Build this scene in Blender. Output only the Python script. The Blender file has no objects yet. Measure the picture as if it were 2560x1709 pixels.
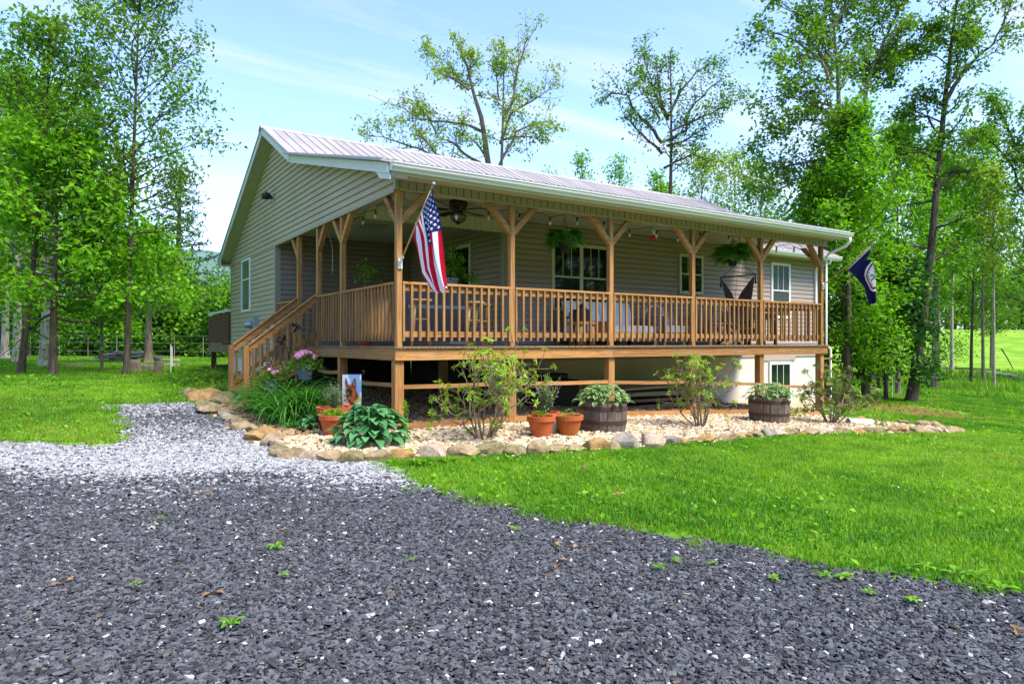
import bpy, math, random
import numpy as np
from mathutils import Vector, Matrix
random.seed(7); rng = np.random.default_rng(7)
sc = bpy.context.scene
COL = sc.collection
R_ = math.radians
# ------------------------------------------------------------------ camera frame (house corner post is the world origin, X along the porch front, Y into the house)
FPX, CX, CY = 1700.0, 1280.0, 854.5
TH = R_(56.7)
RT = np.array([math.sin(TH), -math.cos(TH)]); FW = np.array([math.cos(TH), math.sin(TH)])
ZC = 1.35; D = 1.28
SUN_E, SKY_S, EXPO = 2.6, 0.15, 1.58
SKY_TINT = (0.80, 0.85, 1.04, 1); CLOUD_C = (2.45, 2.58, 2.75, 1)
CL_ROT, CL_LOC = 20, (0.3, 0.0, 0.0)
GRAV_N, BED_N, GRASS_N = 4800, 1000, 2800
CAM = 1.70*RT - 10.03*FW
def _ray(x, y):
    a = (x-CX)/FPX; b = -(y-CY)/FPX
    return (FW[0]+a*RT[0], FW[1]+a*RT[1], b)
def onY(x, y, Y):
    d = _ray(x, y); t = (Y-CAM[1])/d[1]; return Vector((CAM[0]+t*d[0], Y, ZC+t*d[2]))
def onX(x, y, X):
    d = _ray(x, y); t = (X-CAM[0])/d[0]; return Vector((X, CAM[1]+t*d[1], ZC+t*d[2]))
def onZ(x, y, Z):
    d = _ray(x, y); t = (Z-ZC)/d[2]; return Vector((CAM[0]+t*d[0], CAM[1]+t*d[1], Z))
def ld(l, d):
    p = CAM + l*RT + d*FW; return (float(p[0]), float(p[1]))
def to_ld(x, y):
    dx = np.asarray(x)-CAM[0]; dy = np.asarray(y)-CAM[1]
    return dx*RT[0]+dy*RT[1], dx*FW[0]+dy*FW[1]
def smooth(t):
    t = np.clip(t, 0, 1); return t*t*(3-2*t)
def ground(x, y):
    x = np.asarray(x, float); y = np.asarray(y, float)
    xt = np.where(x < 0, 0.2*np.tanh(-0.01*x/0.2), np.where(x < 12, -0.0035*x*x, -0.504-0.65*(1-np.exp(-np.maximum(x-12, 0)*0.084/0.65))))
    yt = np.where(y > 0, 0.55*np.tanh(0.045*y/0.55), 0.4*np.tanh(0.025*y/0.4))
    l, d = to_ld(x, y)
    hill = 3.7*smooth((d-48)/48)*smooth((l-4)/15)
    return xt+yt+hill
def gz(x, y): return float(ground(x, y))
def onG(x, y, zoff=0.0):
    d = _ray(x, y); t = 1.5
    while t < 300:
        if ZC+t*d[2] < gz(CAM[0]+t*d[0], CAM[1]+t*d[1])+zoff:
            a, b = t-0.02*max(1, t), t
            for _ in range(25):
                m = (a+b)/2
                if ZC+m*d[2] < gz(CAM[0]+m*d[0], CAM[1]+m*d[1])+zoff: b = m
                else: a = m
            return Vector((CAM[0]+b*d[0], CAM[1]+b*d[1], ZC+b*d[2]))
        t += 0.02*max(1, t)
    raise ValueError((x, y))
V = 2560/2349.0
def vG(x, y): return onG(x*V, y*V)
# ------------------------------------------------------------------ materials
def lin(r, g, b):
    f = lambda c: ((c/255+0.055)/1.055)**2.4 if c/255 > 0.04045 else c/255/12.92
    return (f(r), f(g), f(b), 1)
class NT:
    def __init__(s, name):
        s.m = bpy.data.materials.new(name); s.m.use_nodes = True
        s.t = s.m.node_tree; s.t.nodes.clear()
        s.out = s.n('ShaderNodeOutputMaterial')
    def n(s, typ, **kw):
        nd = s.t.nodes.new(typ)
        for k, v in kw.items():
            if k in nd.inputs.keys() if isinstance(k, str) else False: nd.inputs[k].default_value = v
            else: setattr(nd, k, v)
        return nd
    def l(s, a, b): s.t.links.new(a, b)
    def noise(s, vec, scale, detail=3, rough=0.5):
        nd = s.n('ShaderNodeTexNoise'); nd.inputs['Scale'].default_value = scale; nd.inputs['Detail'].default_value = detail; nd.inputs['Roughness'].default_value = rough
        if vec is not None: s.l(vec, nd.inputs['Vector'])
        return nd
    def ramp(s, fac, stops):
        nd = s.n('ShaderNodeValToRGB'); e = nd.color_ramp.elements
        while len(e) < len(stops): e.new(0.5)
        for i, (p, c) in enumerate(stops):
            e[i].position = p; e[i].color = c if len(c) == 4 else (*c, 1)
        s.l(fac, nd.inputs[0]); return nd
    def bsdf(s, rough=0.6, spec=0.3, metal=0.0):
        b = s.n('ShaderNodeBsdfPrincipled'); b.inputs['Roughness'].default_value = rough
        b.inputs['Specular IOR Level'].default_value = spec; b.inputs['Metallic'].default_value = metal
        s.l(b.outputs[0], s.out.inputs['Surface']); return b
    def mixc(s, fac, a, b, blend='MIX'):
        nd = s.n('ShaderNodeMix'); nd.data_type = 'RGBA'; nd.blend_type = blend
        for sock, v in ((nd.inputs[0], fac), (nd.inputs[6], a), (nd.inputs[7], b)):
            if hasattr(v, 'links'): s.l(v, sock)
            else: sock.default_value = v
        return nd.outputs[2]
    def bump(s, h, b, strength=0.3, dist=0.01):
        nd = s.n('ShaderNodeBump'); nd.inputs['Strength'].default_value = strength; nd.inputs['Distance'].default_value = dist
        s.l(h, nd.inputs['Height']); s.l(nd.outputs[0], b.inputs['Normal'])
    def geo(s): return s.n('ShaderNodeNewGeometry').outputs['Position']
    def mapping(s, vec, scale=(1, 1, 1), rot=(0, 0, 0)):
        nd = s.n('ShaderNodeMapping'); nd.inputs['Scale'].default_value = scale; nd.inputs['Rotation'].default_value = rot
        s.l(vec, nd.inputs['Vector']); return nd.outputs[0]
def plain(name, c, rough=0.6, spec=0.3, metal=0.0, var=0.12, scale=6.0, bump=0.0, bscale=40, rnd=0.0):
    t = NT(name); b = t.bsdf(rough, spec, metal); g = t.geo()
    nz = t.noise(g, scale, 4, 0.6)
    lo = tuple(x*(1-var) for x in c[:3]); hi = tuple(min(1, x*(1+var)) for x in c[:3])
    col = t.ramp(nz.outputs[0], [(0.3, (*lo, 1)), (0.7, (*hi, 1))]).outputs[0]
    if rnd:
        oi = t.n('ShaderNodeObjectInfo'); mr = t.n('ShaderNodeMapRange'); mr.inputs['To Min'].default_value = 1-rnd; mr.inputs['To Max'].default_value = 1+rnd
        t.l(oi.outputs['Random'], mr.inputs['Value'])
        col = t.mixc(1.0, col, mr.outputs[0], 'MULTIPLY')
    t.l(col, b.inputs['Base Color'])
    if bump: t.bump(t.noise(g, bscale, 3).outputs[0], b, bump, 0.01)
    return t.m
def wood(name, axis, c1, c2, c3, rough=0.7, rnd=0.2, weather=0.4):
    t = NT(name); b = t.bsdf(rough, 0.25); g = t.geo()
    oi = t.n('ShaderNodeObjectInfo')
    off = t.n('ShaderNodeVectorMath'); off.operation = 'ADD'; t.l(g, off.inputs[0])
    comb = t.n('ShaderNodeCombineXYZ')
    mul = t.n('ShaderNodeMath'); mul.operation = 'MULTIPLY'; mul.inputs[1].default_value = 37.0; t.l(oi.outputs['Random'], mul.inputs[0])
    for i in range(3): t.l(mul.outputs[0], comb.inputs[i])
    t.l(comb.outputs[0], off.inputs[1])
    s = [18, 18, 18]; s[axis] = 1.0
    mp = t.mapping(off.outputs[0], s)
    nz = t.noise(mp, 1.6, 6, 0.65); nz.inputs['Distortion'].default_value = 0.6
    col = t.ramp(nz.outputs[0], [(0.25, c1), (0.5, c2), (0.75, c3)]).outputs[0]
    s2 = [60, 60, 60]; s2[axis] = 2.5
    fine = t.noise(t.mapping(off.outputs[0], s2), 2.0, 3)
    col = t.mixc(0.45, col, t.ramp(fine.outputs[0], [(0.35, (0.55, 0.55, 0.55)), (0.6, (1.1, 1.08, 1.05))]).outputs[0], 'MULTIPLY')
    kn = t.n('ShaderNodeTexVoronoi'); kn.inputs['Scale'].default_value = 1.0
    s3 = [7, 7, 7]; s3[axis] = 2.2
    t.l(t.mapping(off.outputs[0], s3), kn.inputs['Vector'])
    col = t.mixc(1.0, col, t.ramp(kn.outputs['Distance'], [(0.03, (0.35, 0.25, 0.2)), (0.09, (1, 1, 1))]).outputs[0], 'MULTIPLY')
    we = t.noise(g, 1.1, 4, 0.7)
    col = t.mixc(t.ramp(we.outputs[0], [(0.52, (0, 0, 0)), (0.75, (weather,)*3)]).outputs[0], col, (0.22, 0.19, 0.16, 1))
    mr = t.n('ShaderNodeMapRange'); mr.inputs['To Min'].default_value = 1-rnd; mr.inputs['To Max'].default_value = 1+rnd
    t.l(oi.outputs['Random'], mr.inputs['Value'])
    col = t.mixc(1.0, col, mr.outputs[0], 'MULTIPLY')
    t.l(col, b.inputs['Base Color']); t.bump(fine.outputs[0], b, 0.25, 0.004)
    return t.m
def leafmat(name, lo, hi, trans=0.4, rough=0.5, spec=0.25):
    """Leaves: the attribute 'tint' runs from 0 to 1 and picks the leaf's own colour."""
    t = NT(name); at = t.n('ShaderNodeAttribute'); at.attribute_name = 'tint'
    col = t.ramp(at.outputs['Fac'], [(0.0, lo), (1.0, hi)]).outputs[0]
    b = t.n('ShaderNodeBsdfPrincipled'); b.inputs['Roughness'].default_value = rough; b.inputs['Specular IOR Level'].default_value = spec
    t.l(col, b.inputs['Base Color'])
    tr = t.n('ShaderNodeBsdfTranslucent')
    t.l(t.mixc(1.0, col, (1.3, 1.25, 0.6, 1), 'MULTIPLY'), tr.inputs['Color'])
    mx = t.n('ShaderNodeMixShader'); mx.inputs[0].default_value = trans
    t.l(b.outputs[0], mx.inputs[1]); t.l(tr.outputs[0], mx.inputs[2]); t.l(mx.outputs[0], t.out.inputs['Surface'])
    return t.m
def colmat(name, rough=0.8, spec=0.2):
    """Stones: own colour of every stone from the colour attribute 'col'."""
    t = NT(name); b = t.bsdf(rough, spec)
    at = t.n('ShaderNodeAttribute'); at.attribute_name = 'col'
    nz = t.noise(t.geo(), 60, 3)
    t.l(t.mixc(0.6, at.outputs['Color'], t.ramp(nz.outputs[0], [(0.3, (0.7,)*3), (0.7, (1.25,)*3)]).outputs[0], 'MULTIPLY'), b.inputs['Base Color'])
    return t.m
def glass_dark(name, c):
    t = NT(name); b = t.bsdf(0.03, 0.6); b.inputs['Base Color'].default_value = c; b.inputs['IOR'].default_value = 1.45
    nz = t.noise(t.geo(), 1.3, 2); t.bump(nz.outputs[0], b, 0.04, 0.05)
    return t.m
M = {}
W1, W2, W3 = lin(124, 84, 44), lin(170, 122, 70), lin(194, 148, 94)
for i, a in enumerate('xyz'):
    M['wood_'+a] = wood('stained_pine_'+a, i, W1, W2, W3)
    M['grey_wood_'+a] = wood('weathered_wood_'+a, i, lin(92, 78, 62), lin(140, 116, 88), lin(168, 142, 108))
    M['dark_wood_'+a] = wood('dark_brown_wood_'+a, i, lin(66, 42, 32), lin(98, 64, 50), lin(120, 82, 64))
M['baluster'] = wood('baluster_pine', 2, lin(108, 78, 44), lin(154, 114, 70), lin(180, 140, 92))
M['stool_wood'] = wood('pale_stool_wood', 2, lin(160, 130, 90), lin(190, 158, 112), lin(206, 178, 132))
def siding_mat(name, c, axis):
    t = NT(name); b = t.bsdf(0.55, 0.3); g = t.geo()
    s = [9, 9, 60]; s[axis] = 0.7
    nz = t.noise(t.mapping(g, s), 1.0, 4, 0.6); n2 = t.noise(g, 0.7, 3)
    col = t.mixc(0.5, c, t.ramp(nz.outputs[0], [(0.3, (0.84,)*3), (0.7, (1.12,)*3)]).outputs[0], 'MULTIPLY')
    col = t.mixc(0.35, col, t.ramp(n2.outputs[0], [(0.35, (0.85, 0.84, 0.8)), (0.65, (1.08, 1.08, 1.08))]).outputs[0], 'MULTIPLY')
    t.l(col, b.inputs['Base Color']); t.bump(nz.outputs[0], b, 0.08, 0.004)
    return t.m
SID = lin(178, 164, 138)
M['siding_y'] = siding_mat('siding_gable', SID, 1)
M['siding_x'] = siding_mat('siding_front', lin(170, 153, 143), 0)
M['trim_tan'] = plain('tan_trim', lin(158, 148, 126), 0.5, 0.3, var=0.05)
M['fascia'] = plain('pale_fascia_metal', lin(206, 208, 200), 0.4, 0.4, var=0.05, scale=2)
M['soffit'] = plain('soffit_panel', lin(176, 170, 152), 0.6, 0.2, var=0.05)
M['ceiling'] = plain('porch_ceiling', lin(186, 182, 164), 0.6, 0.2, var=0.05)
M['gutter'] = plain('gutter_metal', lin(210, 212, 206), 0.3, 0.5, var=0.04, scale=2)
M['white'] = plain('white_vinyl', lin(226, 226, 222), 0.4, 0.4, var=0.03)
M['cream'] = plain('cream_vinyl', lin(206, 202, 178), 0.4, 0.4, var=0.04)
M['glass'] = glass_dark('window_glass', lin(24, 34, 32))
M['glass_light'] = glass_dark('window_glass_screened', lin(66, 74, 74))
M['glass_light'].node_tree.nodes['Principled BSDF'].inputs['Roughness'].default_value = 0.25
def conc():
    t = NT('painted_foundation'); b = t.bsdf(0.85, 0.15); g = t.geo()
    nz = t.noise(g, 1.2, 5, 0.65)
    sep = t.n('ShaderNodeSeparateXYZ'); t.l(g, sep.inputs[0])
    col = t.ramp(nz.outputs[0], [(0.3, lin(196, 192, 180)), (0.7, lin(222, 218, 206))]).outputs[0]
    # warm bounce light painted into the colour along the bottom of the wall
    mr = t.n('ShaderNodeMapRange'); mr.inputs['From Min'].default_value = 0.35; mr.inputs['From Max'].default_value = -0.6
    ad = t.n('ShaderNodeMath'); ad.operation = 'ADD'; t.l(sep.outputs[2], ad.inputs[0])
    sm = t.n('ShaderNodeMath'); sm.operation = 'MULTIPLY'; sm.inputs[1].default_value = 0.5; t.l(nz.outputs[0], sm.inputs[0]); t.l(sm.outputs[0], ad.inputs[1])
    t.l(ad.outputs[0], mr.inputs['Value'])
    col = t.mixc(mr.outputs[0], col, lin(206, 172, 120))
    t.l(col, b.inputs['Base Color']); t.bump(t.noise(g, 30, 4).outputs[0], b, 0.3, 0.01)
    return t.m
M['foundation'] = conc()
M['dark_wall'] = plain('shade_toned_wall', lin(62, 58, 56), 0.8, 0.1)  # deep shade below the covered recess, put into the wall's own colour
def roofmat():
    t = NT('ribbed_metal_roof'); b = t.bsdf(0.42, 0.5, 0.0); g = t.geo()
    nz = t.noise(t.mapping(g, (3, 0.6, 0.6)), 1.0, 4)
    col = t.ramp(nz.outputs[0], [(0.3, lin(146, 138, 133)), (0.7, lin(173, 165, 160))]).outputs[0]
    t.l(col, b.inputs['Base Color']); return t.m
M['roof'] = roofmat()
M['black'] = plain('black_metal', lin(26, 24, 24), 0.45, 0.4, var=0.1)
M['bronze'] = plain('dark_bronze', lin(38, 30, 26), 0.45, 0.4, var=0.1)
M['grey_metal'] = plain('grey_enamel', lin(150, 156, 160), 0.4, 0.4, var=0.05)
M['galv'] = plain('galvanised_steel', lin(150, 160, 166), 0.35, 0.5, 0.6, var=0.15, scale=25)
M['clear'] = plain('bulb_glass', lin(210, 205, 190), 0.08, 0.7, var=0.02)
def potmat(name, c, moss):
    t = NT(name); b = t.bsdf(0.85, 0.15); g = t.geo(); nz = t.noise(g, 9, 5, 0.7)
    col = t.ramp(nz.outputs[0], [(0.3, tuple(x*0.8 for x in c[:3])), (0.7, c)]).outputs[0]
    n2 = t.noise(g, 4, 4, 0.6)
    col = t.mixc(t.ramp(n2.outputs[0], [(0.45, (0, 0, 0)), (0.7, (moss,)*3)]).outputs[0], col, lin(128, 112, 40))
    t.l(col, b.inputs['Base Color']); return t.m
M['terracotta'] = potmat('terracotta', lin(186, 96, 56), 0.12)
M['terracotta_moss'] = potmat('mossy_terracotta', lin(180, 100, 56), 0.75)
M['soil'] = plain('potting_soil', lin(52, 38, 28), 0.95, 0.05, var=0.4, scale=60)
M['barrel'] = wood('barrel_staves', 2, lin(66, 58, 52), lin(108, 98, 88), lin(136, 124, 112), rnd=0.1)
M['hoop'] = plain('rusty_hoop', lin(74, 50, 44), 0.7, 0.3, var=0.3, scale=20)
def rockmat(name, c1, c2, moss):
    t = NT(name); b = t.bsdf(0.9, 0.12); g = t.geo(); nz = t.noise(g, 7, 6, 0.7)
    col = t.ramp(nz.outputs[0], [(0.3, c1), (0.55, c2), (0.75, tuple(min(1, x*1.25) for x in c2[:3]))]).outputs[0]
    n2 = t.noise(g, 11, 5, 0.65)
    col = t.mixc(t.ramp(n2.outputs[0], [(0.5, (0, 0, 0)), (0.68, (moss,)*3)]).outputs[0], col, lin(92, 96, 48))
    t.l(col, b.inputs['Base Color']); t.bump(t.noise(g, 16, 8, 0.75).outputs[0], b, 1.0, 0.06)
    return t.m
ROCKS = [('tan', rockmat('tan_rock', lin(120, 100, 72), lin(180, 158, 124), 0.25)),
         ('grey', rockmat('grey_rock', lin(112, 104, 92), lin(170, 162, 146), 0.25)),
         ('ochre', rockmat('ochre_rock', lin(126, 98, 60), lin(186, 150, 98), 0.2)),
         ('mossy', rockmat('mossy_rock', lin(104, 92, 62), lin(158, 146, 106), 0.85)),
         ('pinkish', rockmat('pinkish_rock', lin(150, 120, 98), lin(210, 186, 162), 0.1))]
def barkmat(name, c1, c2):
    t = NT(name); b = t.bsdf(0.95, 0.08); g = t.geo()
    mp = t.mapping(g, (9, 9, 1.6)); nz = t.noise(mp, 1.6, 6, 0.7)
    n2 = t.noise(g, 1.7, 3)
    col = t.ramp(nz.outputs[0], [(0.32, c1), (0.62, c2)]).outputs[0]
    col = t.mixc(0.5, col, t.ramp(n2.outputs[0], [(0.35, (0.65, 0.66, 0.62)), (0.65, (1.15, 1.15, 1.15))]).outputs[0], 'MULTIPLY')
    t.l(col, b.inputs['Base Color']); t.bump(nz.outputs[0], b, 0.8, 0.04); return t.m
M['bark_dark'] = barkmat('dark_bark', lin(54, 46, 40), lin(104, 92, 80))
M['bark'] = barkmat('grey_brown_bark', lin(78, 68, 58), lin(142, 128, 112))
M['twig'] = barkmat('rhododendron_twig', lin(92, 78, 62), lin(156, 138, 114))
M['bark_light'] = barkmat('pale_grey_bark', lin(116, 106, 94), lin(184, 174, 160))
LEAF = {
 'mid':   leafmat('leaf_mid_green', (0.045, 0.14, 0.012, 1), (0.21, 0.40, 0.03, 1), 0.48),
 'bright': leafmat('leaf_bright_green', (0.05, 0.20, 0.006, 1), (0.26, 0.54, 0.016, 1), 0.48),
 'yellow': leafmat('leaf_yellow_green', (0.13, 0.23, 0.018, 1), (0.36, 0.52, 0.06, 1), 0.48),
 'dark':  leafmat('leaf_dark_green', (0.014, 0.065, 0.012, 1), (0.06, 0.19, 0.026, 1), 0.3),
 'pine':  leafmat('pine_needles', (0.018, 0.055, 0.022, 1), (0.06, 0.13, 0.045, 1), 0.2),
 'grass': leafmat('grass_blades', (0.05, 0.20, 0.008, 1), (0.36, 0.57, 0.04, 1), 0.45),
 'hosta': leafmat('hosta_leaf', (0.028, 0.14, 0.045, 1), (0.13, 0.35, 0.13, 1), 0.3, 0.45, 0.3),
 'vhosta': leafmat('variegated_leaf_green', (0.035, 0.15, 0.02, 1), (0.13, 0.32, 0.05, 1), 0.3, 0.4, 0.4),
 'margin': leafmat('variegated_leaf_margin', (0.42, 0.50, 0.26, 1), (0.66, 0.70, 0.46, 1), 0.3, 0.4, 0.4),
 'fern':  leafmat('fern_frond', (0.03, 0.14, 0.016, 1), (0.20, 0.48, 0.05, 1), 0.4),
 'lily':  leafmat('daylily_leaf', (0.028, 0.15, 0.016, 1), (0.12, 0.36, 0.040, 1), 0.4, 0.4, 0.35),
 'sage':  leafmat('sage_leaf', (0.07, 0.13, 0.05, 1), (0.24, 0.32, 0.16, 1), 0.25),
 'azalea': leafmat('azalea_leaf', (0.022, 0.09, 0.010, 1), (0.34, 0.50, 0.035, 1), 0.35, 0.4, 0.4),
 'pink':  leafmat('pink_petal', (0.55, 0.10, 0.36, 1), (0.85, 0.50, 0.66, 1), 0.35),
 'white': leafmat('white_clover', (0.5, 0.5, 0.42, 1), (0.8, 0.8, 0.74, 1), 0.3),
 'straw': leafmat('dead_leaf', (0.16, 0.08, 0.035, 1), (0.40, 0.25, 0.11, 1), 0.2),
}
M['stone'] = colmat('loose_stone')
# ------------------------------------------------------------------ mesh helpers
ROOTLOC = {}
def tag(o, label=None, cat=None, group=None, kind=None):
    if label: o['label'] = label
    if cat: o['category'] = cat
    if group: o['group'] = group
    if kind: o['kind'] = kind
    return o
def thing(name, label, cat, loc=(0, 0, 0), group=None):
    o = bpy.data.objects.new(name, None); o.empty_display_size = 0.2; COL.objects.link(o)
    o.location = loc; ROOTLOC[o] = Vector(loc)
    return tag(o, label, cat, group)
def rootloc(o):
    while o.parent: o = o.parent
    return ROOTLOC.get(o, Vector(o.location))
def link(name, me, parent=None, origin=None):
    o = bpy.data.objects.new(name, me); COL.objects.link(o)
    if parent is not None: o.parent = parent
    elif origin is not None: o.location = origin
    return o
class MB:
    def __init__(s): s.v = []; s.f = []; s.mi = []
    def add(s, vs, fs, mi=0):
        b = len(s.v); s.v += [tuple(v) for v in vs]
        for f in fs: s.f.append([b+i for i in f]); s.mi.append(mi)
        return s
    def box(s, x0, x1, y0, y1, z0, z1, mi=0):
        return s.add([(x0, y0, z0), (x1, y0, z0), (x1, y1, z0), (x0, y1, z0), (x0, y0, z1), (x1, y0, z1), (x1, y1, z1), (x0, y1, z1)],
                     [(3, 2, 1, 0), (4, 5, 6, 7), (0, 1, 5, 4), (1, 2, 6, 5), (2, 3, 7, 6), (3, 0, 4, 7)], mi)
    def beam(s, p0, p1, w, h, up=(0, 0, 1), mi=0):
        p0 = Vector(p0); p1 = Vector(p1); d = (p1-p0).normalized(); u = Vector(up)
        if abs(d.dot(u)) > 0.99: u = Vector((0, 1, 0))
        a = d.cross(u).normalized()*w/2; b = a.cross(d).normalized()*h/2
        vs = [p+i*a+j*b for p in (p0, p1) for i, j in ((-1, -1), (1, -1), (1, 1), (-1, 1))]
        return s.add(vs, [(3, 2, 1, 0), (4, 5, 6, 7), (0, 1, 5, 4), (1, 2, 6, 5), (2, 3, 7, 6), (3, 0, 4, 7)], mi)
    def tube(s, pts, rad, n=8, mi=0, cap=True):
        pts = [Vector(p) for p in pts]
        if not hasattr(rad, '__len__'): rad = [rad]*len(pts)
        b = len(s.v); prev = None
        for i, p in enumerate(pts):
            d = (pts[min(i+1, len(pts)-1)]-pts[max(i-1, 0)])
            d = d.normalized() if d.length > 1e-9 else Vector((0, 0, 1))
            if prev is None:
                u = Vector((1, 0, 0)) if abs(d.x) < 0.8 else Vector((0, 1, 0))
            else: u = prev
            u = (u-d*u.dot(d)).normalized(); w = d.cross(u); prev = u
            for k in range(n):
                a = 2*math.pi*k/n; s.v.append(tuple(p+(u*math.cos(a)+w*math.sin(a))*rad[i]))
        for i in range(len(pts)-1):
            for k in range(n):
                k2 = (k+1) % n
                s.f.append([b+i*n+k, b+i*n+k2, b+(i+1)*n+k2, b+(i+1)*n+k]); s.mi.append(mi)
        if cap:
            s.f.append([b+k for k in range(n)][::-1]); s.mi.append(mi)
            e = b+(len(pts)-1)*n; s.f.append([e+k for k in range(n)]); s.mi.append(mi)
        return s
    def lathe(s, prof, c=(0, 0, 0), n=20, mi=0, sx=1, sy=1):
        b = len(s.v)
        for r, z in prof:
            for k in range(n):
                a = 2*math.pi*k/n; s.v.append((c[0]+r*math.cos(a)*sx, c[1]+r*math.sin(a)*sy, c[2]+z))
        for i in range(len(prof)-1):
            for k in range(n):
                k2 = (k+1) % n
                s.f.append([b+i*n+k, b+i*n+k2, b+(i+1)*n+k2, b+(i+1)*n+k]); s.mi.append(mi)
        if prof[0][0] > 1e-4: s.f.append([b+k for k in range(n)][::-1]); s.mi.append(mi)
        if prof[-1][0] > 1e-4: s.f.append([b+(len(prof)-1)*n+k for k in range(n)]); s.mi.append(mi)
        return s
    def ball(s, c, r, n=12, m=8, mi=0, sz=1.0):
        prof = [(max(1e-5, math.sin(math.pi*i/m))*r, -math.cos(math.pi*i/m)*r*sz) for i in range(m+1)]
        return s.lathe(prof, c, n, mi)
    def prism(s, poly, axis, a0, a1, mi=0):
        """poly: 2D points in the two other axes (x: (y,z); y: (x,z); z: (x,y))."""
        n = len(poly)
        def P(p, a): return (a, p[0], p[1]) if axis == 'x' else (p[0], a, p[1]) if axis == 'y' else (p[0], p[1], a)
        vs = [P(p, a0) for p in poly]+[P(p, a1) for p in poly]
        fs = [list(range(n))[::-1], list(range(n, 2*n))]+[[i, (i+1) % n, n+(i+1) % n, n+i] for i in range(n)]
        return s.add(vs, fs, mi)
    def build(s, name, mats, parent=None, origin=None, smooth=False, bevel=0.0, fix=True):
        if not isinstance(mats, (list, tuple)): mats = [mats]
        off = rootloc(parent) if parent is not None else Vector(origin if origin is not None else (0, 0, 0))
        me = bpy.data.meshes.new(name)
        arr = [(v[0]-off.x, v[1]-off.y, v[2]-off.z) for v in s.v]
        me.from_pydata(arr, [], s.f)
        for m in mats: me.materials.append(m)
        if len(mats) > 1: me.polygons.foreach_set('material_index', s.mi)
        if smooth: me.polygons.foreach_set('use_smooth', [True]*len(me.polygons))
        me.update()
        o = link(name, me, parent, off if parent is None else None)
        if parent is None: ROOTLOC[o] = off
        if bevel:
            b = o.modifiers.new('bevel', 'BEVEL'); b.width = bevel; b.segments = 2; b.limit_method = 'ANGLE'; b.angle_limit = R_(40)
        return o
def np_mesh(name, verts, loops, nper, mats, parent=None, origin=(0, 0, 0), tint=None, col=None, smooth=False, mi=None):
    """verts (N,3); loops (F,nper) vertex indices; tint per face or col per vertex."""
    verts = np.asarray(verts, np.float32); loops = np.asarray(loops, np.int32)
    off = np.array(rootloc(parent) if parent is not None else origin, np.float32)
    me = bpy.data.meshes.new(name); F = len(loops)
    me.vertices.add(len(verts)); me.vertices.foreach_set('co', (verts-off).ravel())
    me.loops.add(F*nper); me.loops.foreach_set('vertex_index', loops.ravel())
    me.polygons.add(F); me.polygons.foreach_set('loop_start', np.arange(F, dtype=np.int32)*nper)
    if not isinstance(mats, (list, tuple)): mats = [mats]
    for m in mats: me.materials.append(m)
    if mi is not None: me.polygons.foreach_set('material_index', np.asarray(mi, np.int32))
    me.polygons.foreach_set('use_smooth', np.full(F, bool(smooth)))
    if tint is not None:
        a = me.attributes.new('tint', 'FLOAT', 'FACE'); a.data.foreach_set('value', np.asarray(tint, np.float32))
    if col is not None:
        a = me.attributes.new('col', 'FLOAT_COLOR', 'POINT'); a.data.foreach_set('color', np.asarray(col, np.float32).ravel())
    me.update(calc_edges=True)
    o = link(name, me, parent, None if parent is not None else Vector([float(q) for q in off]))
    if parent is None: ROOTLOC[o] = Vector([float(q) for q in off])
    return o
def unit(a): return a/np.maximum(np.linalg.norm(a, axis=-1, keepdims=True), 1e-9)
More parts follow.
